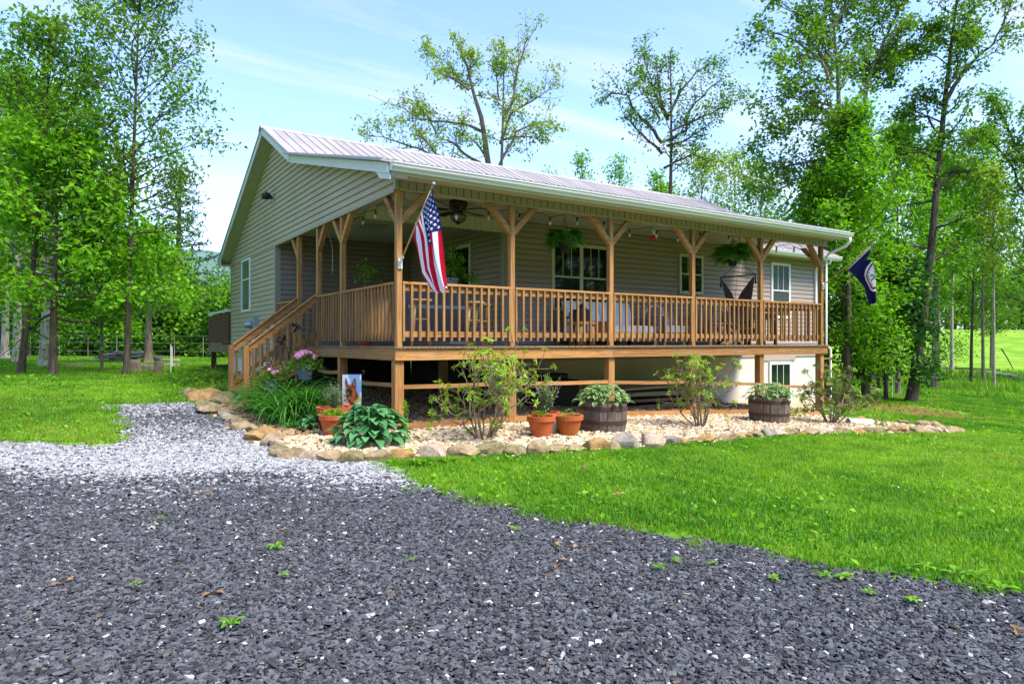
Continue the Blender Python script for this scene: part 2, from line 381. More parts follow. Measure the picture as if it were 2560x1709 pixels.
class LB:
    """leaf collector: quads with a tint and a material index"""
    def __init__(s): s.v = []; s.f = []; s.t = []; s.m = []; s.n = 0
    def leaves(s, pos, L, W, tint, nrm=None, axis=None, mi=0, droop=0.0, rg=rng):
        pos = np.asarray(pos, float); N = len(pos)
        if N == 0: return s
        L = np.broadcast_to(L, (N,)).astype(float); W = np.broadcast_to(W, (N,)).astype(float)
        if nrm is None:
            nrm = rg.normal(size=(N, 3))*0.75; nrm[:, 2] += 1.0
        nrm = unit(np.asarray(nrm, float))
        if axis is None:
            axis = rg.normal(size=(N, 3)); axis[:, 2] -= droop
        axis = unit(axis-nrm*np.sum(axis*nrm, 1, keepdims=True))
        side = np.cross(nrm, axis)
        p0 = pos; p2 = pos+axis*L[:, None]-nrm*(L*0.12)[:, None]
        mid = pos+axis*(L*0.45)[:, None]+nrm*(L*0.06)[:, None]
        p1 = mid+side*(W*0.5)[:, None]; p3 = mid-side*(W*0.5)[:, None]
        vs = np.stack([p0, p1, p2, p3], 1).reshape(-1, 3)
        s.v.append(vs); s.f.append((np.arange(N*4)+s.n).reshape(N, 4)); s.n += 4*N
        s.t.append(np.broadcast_to(tint, (N,)).astype(float)); s.m.append(np.full(N, mi)); return s
    def strip(s, pts, widths, side, tint, mi=0, fold=0.0, mi_edge=None, edge=0.72):
        """a bent leaf blade; with mi_edge the outer margin is its own colour"""
        pts = np.asarray(pts, float); n = len(pts); side = unit(np.asarray(side, float)); w = np.asarray(widths, float)[:, None]/2
        t = np.gradient(pts, axis=0); up = unit(np.cross(side[None], t)); up *= np.sign(up[:, 2:3]+1e-6)
        if mi_edge is None:
            rows = [pts-side*w+up*w*fold, pts, pts+side*w+up*w*fold]; cm = [mi, mi]
        else:
            rows = [pts-side*w+up*w*fold, pts-side*w*edge+up*w*fold*edge, pts, pts+side*w*edge+up*w*fold*edge, pts+side*w+up*w*fold]; cm = [mi_edge, mi, mi, mi_edge]
        k = len(rows); vs = np.stack(rows, 1).reshape(-1, 3); fs = []; ms = []
        for i in range(n-1):
            for j in range(k-1):
                fs.append((i*k+j, i*k+j+1, (i+1)*k+j+1, (i+1)*k+j)); ms.append(cm[j])
        s.v.append(vs); s.f.append(np.array(fs)+s.n); s.n += len(vs); s.t.append(np.full(len(fs), float(tint))); s.m.append(np.array(ms)); return s
    def build(s, name, mats, parent=None, origin=(0, 0, 0), smooth=False):
        return np_mesh(name, np.concatenate(s.v), np.concatenate(s.f), 4, mats, parent, origin, tint=np.concatenate(s.t), smooth=smooth, mi=np.concatenate(s.m))
def in_poly(px, py, poly):
    px = np.asarray(px); py = np.asarray(py); inside = np.zeros(px.shape, bool); n = len(poly)
    for i in range(n):
        x0, y0 = poly[i]; x1, y1 = poly[(i+1) % n]
        c = ((y0 > py) != (y1 > py)) & (px < (x1-x0)*(py-y0)/((y1-y0) if y1 != y0 else 1e-9)+x0)
        inside ^= c
    return inside
def vnoise(x, y, s, seed=0):
    """value noise in [0,1]"""
    x = np.asarray(x)*s+100.3; y = np.asarray(y)*s+57.7
    xi = np.floor(x).astype(np.int64); yi = np.floor(y).astype(np.int64); fx = x-xi; fy = y-yi
    fx = fx*fx*(3-2*fx); fy = fy*fy*(3-2*fy)
    def h(a, b):
        n = (a*374761393+b*668265263+seed*974711)&0xffffffff
        n = ((n ^ (n >> 13))*1274126177) & 0xffffffff
        return ((n ^ (n >> 16)) & 0xffff)/65535.0
    return (h(xi, yi)*(1-fx)+h(xi+1, yi)*fx)*(1-fy)+(h(xi, yi+1)*(1-fx)+h(xi+1, yi+1)*fx)*fy
# ------------------------------------------------------------------ camera, sun, sky
cam = bpy.data.cameras.new('camera'); cam.sensor_width = 36; cam.sensor_fit = 'HORIZONTAL'; cam.lens = 36*FPX/2560; cam.clip_end = 3000; cam.clip_start = 0.1
co = bpy.data.objects.new('camera', cam); COL.objects.link(co); co.location = (CAM[0], CAM[1], ZC)
co.rotation_euler = (R_(90), 0, math.atan2(FW[1], FW[0])-math.pi/2)
sc.camera = co
SUN_AZ = np.array([0.42, -0.91]); SUN_EL = R_(56)
sl = bpy.data.lights.new('sun', 'SUN'); sl.energy = SUN_E; sl.angle = R_(24); sl.color = (1.0, 0.93, 0.80)
so = bpy.data.objects.new('sun', sl); COL.objects.link(so)
sd = Vector((SUN_AZ[0]*math.cos(SUN_EL), SUN_AZ[1]*math.cos(SUN_EL), math.sin(SUN_EL)))
so.rotation_euler = sd.to_track_quat('Z', 'Y').to_euler(); so.location = (20, -20, 30)
wd = bpy.data.worlds.new('World'); sc.world = wd; wd.use_nodes = True
wt = wd.node_tree; wt.nodes.clear()
wn = lambda t: wt.nodes.new(t)
wo = wn('ShaderNodeOutputWorld'); bg = wn('ShaderNodeBackground'); sky = wn('ShaderNodeTexSky')
sky.sky_type = 'NISHITA'; sky.sun_disc = False; sky.sun_elevation = SUN_EL; sky.sun_rotation = math.atan2(SUN_AZ[0], SUN_AZ[1])
sky.air_density = 1.0; sky.dust_density = 0.6; sky.ozone_density = 1.6
bg.inputs['Strength'].default_value = SKY_S
tc = wn('ShaderNodeTexCoord'); sep = wn('ShaderNodeSeparateXYZ'); wt.links.new(tc.outputs['Generated'], sep.inputs[0])
# thin streaks of high cloud: direction projected on a high flat layer, stretched along the wind
dv = wn('ShaderNodeVectorMath'); dv.operation = 'DIVIDE'
mx = wn('ShaderNodeMath'); mx.operation = 'MAXIMUM'; mx.inputs[1].default_value = 0.03; wt.links.new(sep.outputs[2], mx.inputs[0])
ad = wn('ShaderNodeMath'); ad.operation = 'ADD'; ad.inputs[1].default_value = 0.08; wt.links.new(mx.outputs[0], ad.inputs[0])
cb = wn('ShaderNodeCombineXYZ')
for i in range(3): wt.links.new(ad.outputs[0], cb.inputs[i])
wt.links.new(tc.outputs['Generated'], dv.inputs[0]); wt.links.new(cb.outputs[0], dv.inputs[1])
mp = wn('ShaderNodeMapping'); mp.inputs['Rotation'].default_value = (0, 0, R_(CL_ROT)); mp.inputs['Scale'].default_value = (0.22, 1.25, 1); mp.inputs['Location'].default_value = CL_LOC
wt.links.new(dv.outputs[0], mp.inputs['Vector'])
nz = wn('ShaderNodeTexNoise'); nz.inputs['Scale'].default_value = 1.5; nz.inputs['Detail'].default_value = 10; nz.inputs['Roughness'].default_value = 0.6; nz.inputs['Distortion'].default_value = 0.5
wt.links.new(mp.outputs[0], nz.inputs['Vector'])
rp = wn('ShaderNodeValToRGB'); rp.color_ramp.elements[0].position = 0.50; rp.color_ramp.elements[0].color = (0, 0, 0, 1); rp.color_ramp.elements[1].position = 0.72; rp.color_ramp.elements[1].color = (0.75,)*3+(1,)
wt.links.new(nz.outputs[0], rp.inputs[0])
# the air near the horizon is milky
hz = wn('ShaderNodeValToRGB'); e = hz.color_ramp.elements; e[0].position = 0.0; e[0].color = (0.8,)*3+(1,); e[1].position = 0.46; e[1].color = (0.0,)*3+(1,); e.new(0.10).color = (0.40,)*3+(1,); e.new(0.24).color = (0.08,)*3+(1,)
wt.links.new(sep.outputs[2], hz.inputs[0])
scr = wn('ShaderNodeMix'); scr.data_type = 'RGBA'; scr.blend_type = 'SCREEN'; scr.inputs[0].default_value = 1.0
wt.links.new(rp.outputs[0], scr.inputs[6]); wt.links.new(hz.outputs[0], scr.inputs[7])
tint = wn('ShaderNodeMix'); tint.data_type = 'RGBA'; tint.blend_type = 'MULTIPLY'; tint.inputs[0].default_value = 1.0; tint.inputs[7].default_value = SKY_TINT
wt.links.new(sky.outputs[0], tint.inputs[6])
mixs = wn('ShaderNodeMix'); mixs.data_type = 'RGBA'; mixs.inputs[7].default_value = CLOUD_C
wt.links.new(scr.outputs[2], mixs.inputs[0]); wt.links.new(tint.outputs[2], mixs.inputs[6]); wt.links.new(mixs.outputs[2], bg.inputs['Color'])
wt.links.new(bg.outputs[0], wo.inputs['Surface'])
sc.view_settings.view_transform = 'Standard'; sc.view_settings.look = 'None'; sc.view_settings.exposure = EXPO; sc.view_settings.gamma = 1.0; sc.view_settings.use_curve_mapping = False
sc.render.engine = 'CYCLES'; cy = sc.cycles
cy.max_bounces = 7; cy.diffuse_bounces = 4; cy.glossy_bounces = 3; cy.transmission_bounces = 4; cy.transparent_max_bounces = 8; cy.use_denoising = True; cy.sample_clamp_indirect = 6.0
# ------------------------------------------------------------------ outlines on the ground
DRIVE_R = [(862, 1062), (905, 1095), (960, 1118), (1040, 1140), (1150, 1167), (1300, 1199), (1450, 1224), (1600, 1247), (1750, 1274), (1900, 1302), (2050, 1324), (2200, 1347), (2349, 1372)]
BEDFRONT = [(460, 935), (500, 952), (540, 972), (580, 992), (618, 1018), (655, 1045), (700, 1054), (760, 1058), (830, 1060), (900, 1056), (960, 1053), (1030, 1050), (1100, 1048), (1160, 1046), (1230, 1042), (1300, 1037), (1370, 1032), (1440, 1028), (1500, 1025), (1560, 1019), (1620, 1014), (1680, 1009), (1740, 1005), (1800, 1001), (1860, 998), (1920, 996), (1980, 995), (2040, 995), (2100, 995), (2160, 994), (2200, 993)]
BEDBACK = [(2170, 984), (2110, 980), (2050, 974), (1990, 968)]
g2 = lambda p: tuple(vG(*p)[:2])
drive_poly = [g2(p) for p in DRIVE_R]+[ld(11, 1.5), ld(11, -5), ld(-14, -5), ld(-14, 10.45)]+[g2(p) for p in ((0, 1018), (150, 1021), (270, 1023), (303, 1014), (290, 985), (262, 952), (236, 931), (330, 928), (440, 924))]+[g2(p) for p in BEDFRONT[:9]]
bed_poly = [g2(p) for p in BEDFRONT]+[g2(p) for p in BEDBACK]+[(11.0, 0.3), (14.4, 2.3), (3.4, 2.38), (3.4, 6.8), (0.1, 6.8), (-0.1, 5.2), (-1.5, 5.2), (-1.6, 3.6)]
house_poly = [(-0.1, -0.1), (10.9, -0.1), (10.9, 2.35), (14.4, 2.35), (14.4, 12), (-0.1, 12)]
# ------------------------------------------------------------------ ground sheet
def groundmat():
    t = NT('lawn_ground'); b = t.bsdf(0.95, 0.05); g = t.geo()
    n1 = t.noise(g, 0.35, 5, 0.6); n2 = t.noise(g, 5.0, 5, 0.7); n3 = t.noise(g, 45, 3, 0.7)
    c = t.ramp(n1.outputs[0], [(0.3, (0.065, 0.185, 0.012)), (0.52, (0.12, 0.265, 0.015)), (0.72, (0.20, 0.35, 0.024))]).outputs[0]
    c = t.mixc(0.5, c, t.ramp(n2.outputs[0], [(0.3, (0.6, 0.65, 0.6)), (0.7, (1.3, 1.25, 1.3))]).outputs[0], 'MULTIPLY')
    c = t.mixc(0.5, c, t.ramp(n3.outputs[0], [(0.3, (0.55, 0.6, 0.5)), (0.7, (1.3, 1.3, 1.2))]).outputs[0], 'MULTIPLY')
    # the grazed pasture beyond the creek line is a paler, yellower green
    dt = t.n('ShaderNodeVectorMath'); dt.operation = 'DOT_PRODUCT'; t.l(g, dt.inputs[0]); dt.inputs[1].default_value = (FW[0], FW[1], 0)
    mp_ = t.n('ShaderNodeMapRange'); mp_.inputs['From Min'].default_value = float(CAM@FW)+44; mp_.inputs['From Max'].default_value = float(CAM@FW)+52; t.l(dt.outputs['Value'], mp_.inputs['Value'])
    c = t.mixc(mp_.outputs[0], c, t.ramp(n1.outputs[0], [(0.3, (0.12, 0.27, 0.022)), (0.7, (0.25, 0.40, 0.045))]).outputs[0])
    nm = t.noise(g, 0.8, 4, 0.65); c = t.mixc(mp_.outputs[0], c, t.mixc(1.0, c, t.ramp(nm.outputs[0], [(0.35, (0.72, 0.78, 0.7)), (0.65, (1.15, 1.08, 1.1))]).outputs[0], 'MULTIPLY'))
    # bare reddish soil worn under the leaning tree
    dm = t.n('ShaderNodeVectorMath'); dm.operation = 'SUBTRACT'; t.l(g, dm.inputs[0]); dm.inputs[1].default_value = (DIRT[0], DIRT[1], 0)
    rt = t.mapping(dm.outputs[0], (1, 1, 0), (0, 0, -TH+math.pi/2))
    sc_ = t.n('ShaderNodeVectorMath'); sc_.operation = 'MULTIPLY'; t.l(rt, sc_.inputs[0]); sc_.inputs[1].default_value = (1/DIRT[2], 1/DIRT[3], 0)
    ln = t.n('ShaderNodeVectorMath'); ln.operation = 'LENGTH'; t.l(sc_.outputs[0], ln.inputs[0])
    a = t.n('ShaderNodeMath'); a.operation = 'ADD'; t.l(ln.outputs['Value'], a.inputs[0])
    m = t.n('ShaderNodeMath'); m.operation = 'MULTIPLY'; m.inputs[1].default_value = 0.8; t.l(n2.outputs[0], m.inputs[0]); t.l(m.outputs[0], a.inputs[1])
    c = t.mixc(t.ramp(t_half(t, a.outputs[0]), [(0.55, (0.9, 0.9, 0.9)), (0.72, (0, 0, 0))]).outputs[0], c, lin(122, 88, 62))
    t.l(c, b.inputs['Base Color']); t.bump(n3.outputs[0], b, 0.6, 0.03); return t.m
def t_half(t, s):
    m = t.n('ShaderNodeMath'); m.operation = 'MULTIPLY'; m.inputs[1].default_value = 0.5; t.l(s, m.inputs[0]); return m.outputs[0]
_dp = vG(2058, 938); DIRT = (_dp.x, _dp.y, 2.2, 2.6)
def axis_pts(fine0, fine1, step, far):
    a = list(np.arange(fine0, fine1+1e-6, step)); s = step
    while a[-1] < far: s *= 1.22; a.append(a[-1]+s)
    s = step
    while a[0] > -far: s *= 1.22; a.insert(0, a[0]-s)
    return np.array(a)
gxs = axis_pts(-16, 34, 0.5, 900); gys = axis_pts(-16, 34, 0.5, 900)
X, Y = np.meshgrid(gxs, gys, indexing='ij'); Zg = ground(X, Y)
def grid_mesh(name, X, Y, Z, mat, keep=None):
    nx, ny = X.shape; idx = np.arange(nx*ny).reshape(nx, ny)
    q = np.stack([idx[:-1, :-1], idx[1:, :-1], idx[1:, 1:], idx[:-1, 1:]], -1).reshape(-1, 4)
    if keep is not None: q = q[keep.reshape(-1)]
    used, inv = np.unique(q, return_inverse=True)
    vs = np.stack([X.ravel(), Y.ravel(), Z.ravel()], 1)[used]
    return np_mesh(name, vs, inv.reshape(-1, 4), 4, mat, smooth=True)
tag(grid_mesh('ground', X, Y, Zg, groundmat()), kind='structure')
def sheet(name, poly, mat, zoff, step=0.12):
    xs = np.array([p[0] for p in poly]); ys = np.array([p[1] for p in poly])
    X, Y = np.meshgrid(np.arange(xs.min(), xs.max()+step, step), np.arange(ys.min(), ys.max()+step, step), indexing='ij')
    cx = (X[:-1, :-1]+X[1:, 1:])/2; cy_ = (Y[:-1, :-1]+Y[1:, 1:])/2
    jx = (vnoise(cx, cy_, 2.3, 5)-0.5)*0.22; jy = (vnoise(cx, cy_, 2.3, 9)-0.5)*0.22
    keep = in_poly(cx+jx, cy_+jy, poly)
    return tag(grid_mesh(name, X, Y, ground(X, Y)+zoff, mat, keep), kind='structure')
def basegravel(name, c1, c2, sc1):
    t = NT(name); b = t.bsdf(0.95, 0.1); g = t.geo()
    vo = t.n('ShaderNodeTexVoronoi'); vo.inputs['Scale'].default_value = sc1; t.l(g, vo.inputs['Vector'])
    c = t.ramp(vo.outputs['Distance'], [(0.1, c2), (0.6, c1)]).outputs[0]
    t.l(c, b.inputs['Base Color']); t.bump(vo.outputs['Distance'], b, 0.8, 0.02); return t.m
sheet('driveway', drive_poly, basegravel('drive_base', lin(50, 50, 54), lin(96, 96, 100), 38), 0.006)
sheet('garden_bed', bed_poly, basegravel('bed_base', lin(110, 88, 64), lin(170, 146, 116), 34), 0.010)
# ------------------------------------------------------------------ loose stones (every stone is a real chip)
def chips(name, pts, size, flat, cols, seed):
    r = np.random.default_rng(seed); N = len(pts)
    base = np.array([[-1, -1, -1], [1, -1, -1], [1, 1, -1], [-1, 1, -1], [-1, -1, 1], [1, -1, 1], [1, 1, 1], [-1, 1, 1]], float)*0.5
    quads = np.array([(3, 2, 1, 0), (4, 5, 6, 7), (0, 1, 5, 4), (1, 2, 6, 5), (2, 3, 7, 6), (3, 0, 4, 7)])
    vs = base[None]*(1+r.normal(size=(N, 8, 3))*0.26); vs[:, 4:, :2] *= r.uniform(0.45, 0.95, (N, 1, 1))
    s = size*np.minimum(np.exp(r.normal(size=N)*0.36), 1.75)
    dim = np.stack([s*r.uniform(0.9, 1.8, N), s*r.uniform(0.55, 1.0, N), s*flat*r.uniform(0.5, 1.5, N)], 1)
    vs *= dim[:, None, :]
    a, tl, ta = r.uniform(0, 2*np.pi, N), np.abs(r.normal(size=N))*0.38, r.uniform(0, 2*np.pi, N)
    ca, sa = np.cos(a), np.sin(a); x = vs[..., 0]*ca[:, None]-vs[..., 1]*sa[:, None]; y = vs[..., 0]*sa[:, None]+vs[..., 1]*ca[:, None]; z = vs[..., 2]
    kx, ky = np.cos(ta), np.sin(ta); st, ct = np.sin(tl), np.cos(tl)
    dt = kx[:, None]*x+ky[:, None]*y
    x2 = x*ct[:, None]+ky[:, None]*z*st[:, None]+kx[:, None]*dt*(1-ct)[:, None]
    y2 = y*ct[:, None]-kx[:, None]*z*st[:, None]+ky[:, None]*dt*(1-ct)[:, None]
    z2 = z*ct[:, None]+(kx[:, None]*y-ky[:, None]*x)*st[:, None]
    P = np.stack([x2, y2, z2], -1)+pts[:, None, :]
    F = (quads[None]+(np.arange(N)*8)[:, None, None]).reshape(-1, 4)
    C = np.repeat(np.concatenate([cols, np.ones((N, 1))], 1), 8, 0)
    o = np_mesh(name, P.reshape(-1, 3), F, 4, M['stone'], col=C)
    return tag(o, kind='stuff')
def scatter(poly, dens, d0, d1, seed, lmax=None):
    """random points inside a ground outline between two distances from the street side"""
    r = np.random.default_rng(seed); out = []
    edges = np.arange(d0, d1, 0.5)
    for a in edges:
        b = min(a+0.5, d1); w = 1.1*b+1.0
        n = int(dens((a+b)/2)*(b-a)*2*w); l = r.uniform(-w, w, n); d = r.uniform(a, b, n)
        x = CAM[0]+l*RT[0]+d*FW[0]; y = CAM[1]+l*RT[1]+d*FW[1]
        k = in_poly(x+(vnoise(x, y, 3.0, 61)-0.5)*0.3+r.normal(size=n)*0.05, y+(vnoise(x, y, 3.0, 62)-0.5)*0.3+r.normal(size=n)*0.05, poly); out.append(np.stack([x[k], y[k]], 1))
    return np.concatenate(out)
p = scatter(drive_poly, lambda d: GRAV_N if d < 6.0 else GRAV_N*0.62, 2.2, 14.6, 11)
l_, d_ = to_ld(p[:, 0], p[:, 1]); r = np.random.default_rng(3); N = len(p)
# two loads of stone: old blue-black slate nearest the street, pale crushed stone beyond it, slate again in a patch at the steps
edge = 6.15+0.35*np.sin(l_*0.55+0.6)-0.25*np.clip(l_, 0, 3)+(vnoise(p[:, 0], p[:, 1], 0.9, 2)-0.5)*1.3
pale = smooth((d_-edge+0.35)/1.5)
pc = vG(385, 962); pcl, pcd = to_ld(pc.x, pc.y)
patch = np.exp(-(((l_-pcl)/1.5)**2+((d_-pcd)/1.6)**2)*0.9)*0.62*(0.5+vnoise(p[:, 0], p[:, 1], 1.6, 8))
pale = np.clip(pale-patch, 0, 1)
dark_c = np.stack([r.uniform(0.022, 0.125, N)]*3, 1)*np.array([0.97, 0.99, 1.08])
pale_c = np.stack([r.uniform(0.22, 0.43, N)]*3, 1)*np.array([1.0, 1.0, 1.01])
cols = np.where((r.random(N) < 0.10+0.86*pale)[:, None] & (r.random(N) < 0.12+0.88*pale)[:, None], pale_c, dark_c)
whites = r.random(N) < 0.009; cols[whites] = np.array([0.58, 0.57, 0.55])*r.uniform(0.8, 1, (whites.sum(), 1))
browns = r.random(N) < 0.012; cols[browns] = np.array([0.15, 0.11, 0.08])*r.uniform(0.6, 1.2, (browns.sum(), 1))
sz = np.where(d_ < 6.0, 0.0185, 0.024)
z = ground(p[:, 0], p[:, 1])+0.010+r.uniform(0, 0.012, N)
chips('driveway_gravel', np.stack([p[:, 0], p[:, 1], z], 1), sz, 0.30, cols, 4)
p = scatter(bed_poly, lambda d: BED_N, 8, 27, 21); N = len(p)
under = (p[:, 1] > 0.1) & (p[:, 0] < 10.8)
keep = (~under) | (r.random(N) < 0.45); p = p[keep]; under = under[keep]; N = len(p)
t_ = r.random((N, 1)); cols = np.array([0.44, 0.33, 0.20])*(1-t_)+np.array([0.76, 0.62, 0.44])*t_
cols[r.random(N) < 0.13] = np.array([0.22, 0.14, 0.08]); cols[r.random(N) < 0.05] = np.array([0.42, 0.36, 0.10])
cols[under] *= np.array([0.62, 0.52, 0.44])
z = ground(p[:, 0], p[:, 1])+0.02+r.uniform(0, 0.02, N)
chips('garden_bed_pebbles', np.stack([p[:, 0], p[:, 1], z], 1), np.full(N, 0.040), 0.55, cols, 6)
# ------------------------------------------------------------------ lawn
def lawn(name, n0, d0, d1, width, height, seed, mats=LEAF['grass'], keepf=None, lw=0.80):
    r = np.random.default_rng(seed); out = []; a = d0
    while a < d1:
        b = min(a*1.06, d1); w = lw*b+1.0; n = int(n0(0.5*(a+b))*(b-a)*2*w)
        l = r.uniform(-w, w, n); d = r.uniform(a, b, n)
        x = CAM[0]+l*RT[0]+d*FW[0]; y = CAM[1]+l*RT[1]+d*FW[1]
        jx = (vnoise(x, y, 4.0, 5)-0.5)*0.42+r.normal(size=n)*0.03; jy = (vnoise(x, y, 4.0, 9)-0.5)*0.42+r.normal(size=n)*0.03
        k = ~(in_poly(x+jx, y+jy, drive_poly) | in_poly(x, y, bed_poly) | in_poly(x, y, house_poly))
        out.append(np.stack([x[k], y[k], d[k]], 1)); a = b
    p = np.concatenate(out)
    dl, dd = to_ld(DIRT[0], DIRT[1]); l, d = to_ld(p[:, 0], p[:, 1])
    bare = ((l-dl)/DIRT[2])**2+((d-dd)/DIRT[3])**2 < 0.9*(0.5+vnoise(p[:, 0], p[:, 1], 1.2, 3))
    p = p[~bare | (r.random(len(p)) < 0.03)]
    if keepf is not None: p = p[keepf(p, r)]
    N = len(p); x, y, d = p.T; sc_ = np.maximum(1, d/9.0)
    tall = 0.65+0.8*vnoise(x, y, 0.8, 1)*vnoise(x, y, 3.1, 2)+0.3*r.random(N)
    h = height*tall*np.minimum(sc_**0.35, 1.6); wd_ = width*sc_**0.95*r.uniform(0.7, 1.3, N)
    az = r.uniform(0, 2*np.pi, N); lean = np.abs(r.normal(size=N))*0.55
    dirx, diry = np.cos(az), np.sin(az); sx, sy = -diry, dirx
    z0 = ground(x, y)-0.01
    def pt(t, k):
        off = lean*h*t**1.7; ww = wd_*k*0.5
        return np.stack([x+dirx*off-sx*ww, y+diry*off-sy*ww, z0+h*t*(1-0.25*lean*t)], 1), np.stack([x+dirx*off+sx*ww, y+diry*off+sy*ww, z0+h*t*(1-0.25*lean*t)], 1)
    a0, b0 = pt(0, 0.8); a1, b1 = pt(0.55, 1.0); a2, b2 = pt(1.0, 0.18)
    vs = np.stack([a0, b0, b1, a1, b2, a2], 1).reshape(-1, 3); base = np.arange(N)*6
    F = np.stack([np.stack([base, base+1, base+2, base+3], 1), np.stack([base+3, base+2, base+4, base+5], 1)], 1).reshape(-1, 4)
    patch_ = 0.34*vnoise(x, y, 0.33, 4)+0.36*vnoise(x, y, 1.5, 6)+0.30*vnoise(x, y, 5.5, 7)
    tint_ = np.clip(0.05+1.15*(patch_-0.25)+r.normal(size=N)*0.12, 0, 1)
    o = np_mesh(name, vs, F, 4, [mats, LEAF['straw']], tint=np.repeat(tint_, 2), mi=np.repeat((r.random(N) < 0.02+0.10*np.clip(vnoise(x, y, 0.55, 23)-0.62, 0, 1)*4).astype(int), 2))
    return tag(o, kind='stuff')
lawn('grass', lambda d: GRASS_N*min(1.0, (9.0/d)**1.75), 2.6, 48, 0.0085, 0.062, 31, lw=1.1)
def meadow(p, r):
    l, d = to_ld(p[:, 0], p[:, 1]); return (l > 3) & (vnoise(p[:, 0], p[:, 1], 0.45, 12) > 0.52)
lawn('tall_meadow_grass', lambda d: 26*min(1, (26/d)**1.7), 27, 46, 0.012, 0.24, 33, keepf=meadow)
def edgekeep(p, r):
    return vnoise(p[:, 0], p[:, 1], 1.3, 15) > 0.60
# broad-leaved clover and plantain between the blades
r = np.random.default_rng(41); out = []
for a in np.arange(4.3, 22, 0.5):
    w = 0.80*a+1; n = int(2*w*0.5*70*min(1, (8/a)**1.3)); l = r.uniform(-w, w, n); d = r.uniform(a, a+0.5, n); out.append(np.stack([CAM[0]+l*RT[0]+d*FW[0], CAM[1]+l*RT[1]+d*FW[1], d], 1))
p = np.concatenate(out); k = ~(in_poly(p[:, 0], p[:, 1], drive_poly) | in_poly(p[:, 0], p[:, 1], bed_poly) | in_poly(p[:, 0], p[:, 1], house_poly))
k &= vnoise(p[:, 0], p[:, 1], 1.1, 17)+0.3*r.random(len(p)) > 0.66
p = p[k]; N = len(p); lb = LB()
pos = np.stack([p[:, 0], p[:, 1], ground(p[:, 0], p[:, 1])+0.035+0.025*r.random(N)], 1)
lb.leaves(pos, 0.05*np.maximum(1, p[:, 2]/9)*r.uniform(0.6, 1.5, N), 0.038*np.maximum(1, p[:, 2]/9)*r.uniform(0.6, 1.4, N), np.clip(0.5+r.normal(size=N)*0.3, 0, 1), rg=r)
w_ = r.random(N) < 0.022; q = pos[w_]; q[:, 2] += 0.035
lb.leaves(q, 0.020, 0.020, 0.7, mi=1, rg=r)
tag(lb.build('clover', [LEAF['bright'], LEAF['white']]), kind='stuff')
# ------------------------------------------------------------------ the house
WY = 2.4            # front wall
XE = 14.29          # right end of the house
YB = 11.86          # rear wall
RX, RY = 3.43, 6.87 # inner corner of the covered recess
BZ = 3.595          # underside of the porch beam
CZ = 3.85           # porch ceiling
PX = [0.045, 2.05, 4.20, 6.36, 8.50, 10.73]
PY = [2.45, 3.82, 5.15]
house = thing('house', 'one-storey house with tan lap siding, ribbed metal roof and raised wooden wraparound porch', 'house', (0, 0, 0))
PROF = [(-0.45, 3.88), (4.535, 5.125), (6.80, 6.255), (12.05, 3.75)]
def roof_z(y, prof=PROF):
    for (a, za), (b, zb) in zip(prof[:-1], prof[1:]):
        if y <= b: return za+(zb-za)*(y-a)/(b-a)
    return prof[-1][1]
# --- lap siding: every course is a real lapped board
def lap(mb, org, ud, nd, z0, z1, ulo, uhi, step=0.118, out=0.030):
    org = Vector(org); ud = Vector(ud); nd = Vector(nd); z = z0
    while z < z1-1e-4:
        zt = min(z+step, z1)
        a0, b0, a1, b1 = ulo(z), uhi(z), ulo(zt), uhi(zt)
        if b0-a0 > 0.01:
            a1 = min(max(a1, a0), b0); b1 = max(min(b1, b0), a1)
            P = lambda u, zz, o: org+ud*u+nd*o+Vector((0, 0, zz))
            zm = z+(zt-z)*0.62
            am, bm = a0+(a1-a0)*0.62, b0+(b1-b0)*0.62
            mb.add([P(a0, z, 0), P(b0, z, 0), P(b0, z, out), P(a0, z, out), P(am, zm, out*0.86), P(bm, zm, out*0.86), P(b1, zt, 0), P(a1, zt, 0)],
                   [(0, 1, 2, 3)[::-1], (3, 2, 5, 4), (4, 5, 6, 7)])
        z = zt
def inv_front(z):   # where the roof underside passes height z, on the front and rear slopes
    z = z+0.10
    for (a, za), (b, zb) in zip(PROF[:2], PROF[1:3]):
        if z <= zb: return a+(b-a)*(z-za)/(zb-za) if z > za else -9
    return 6.8
def inv_back(z):
    z = z+0.10; (a, za), (b, zb) = PROF[2], PROF[3]
    return b if z < zb else a+(b-a)*(z-za)/(zb-za)
gable = MB()
lap(gable, (0, 0, 0), (0, 1, 0), (-1, 0, 0), 0.95, BZ, lambda z: RY, lambda z: YB)
lap(gable, (0, 0, 0), (0, 1, 0), (-1, 0, 0), BZ, 6.16, lambda z: max(0.0, inv_front(z)), lambda z: min(YB, inv_back(z)))
gable.build('gable_wall', M['siding_y'], house)
bk = MB(); bk.prism([(RY+0.02, 0.95), (YB, 0.95), (YB, 3.70), (6.8, 6.12), (4.535, 5.0), (0.02, 3.86), (0.02, BZ), (RY+0.02, BZ)], 'x', 0.002, 0.14)
bk.prism([(WY+0.02, 0.95), (YB, 0.95), (YB, 3.70), (6.8, 6.12), (WY+0.02, 4.0)], 'x', XE-0.14, XE-0.002)
bk.box(0.15, XE-0.15, YB-0.1, YB, 0.95, 3.7)
bk.build('wall_core', M['trim_tan'], house)
fw_ = MB()
lap(fw_, (0, WY, 0), (1, 0, 0), (0, -1, 0), 0.95, CZ, lambda z: RX, lambda z: XE)
fw_.build('front_wall', M['siding_x'], house)
fc = MB(); fc.box(RX+0.01, XE-0.16, WY+0.002, WY+0.12, 0.96, 4.0); fc.build('wall_core', M['trim_tan'], house)
rw = MB()
lap(rw, (RX, 0, 0), (0, 1, 0), (-1, 0, 0), D, CZ, lambda z: WY, lambda z: RY)
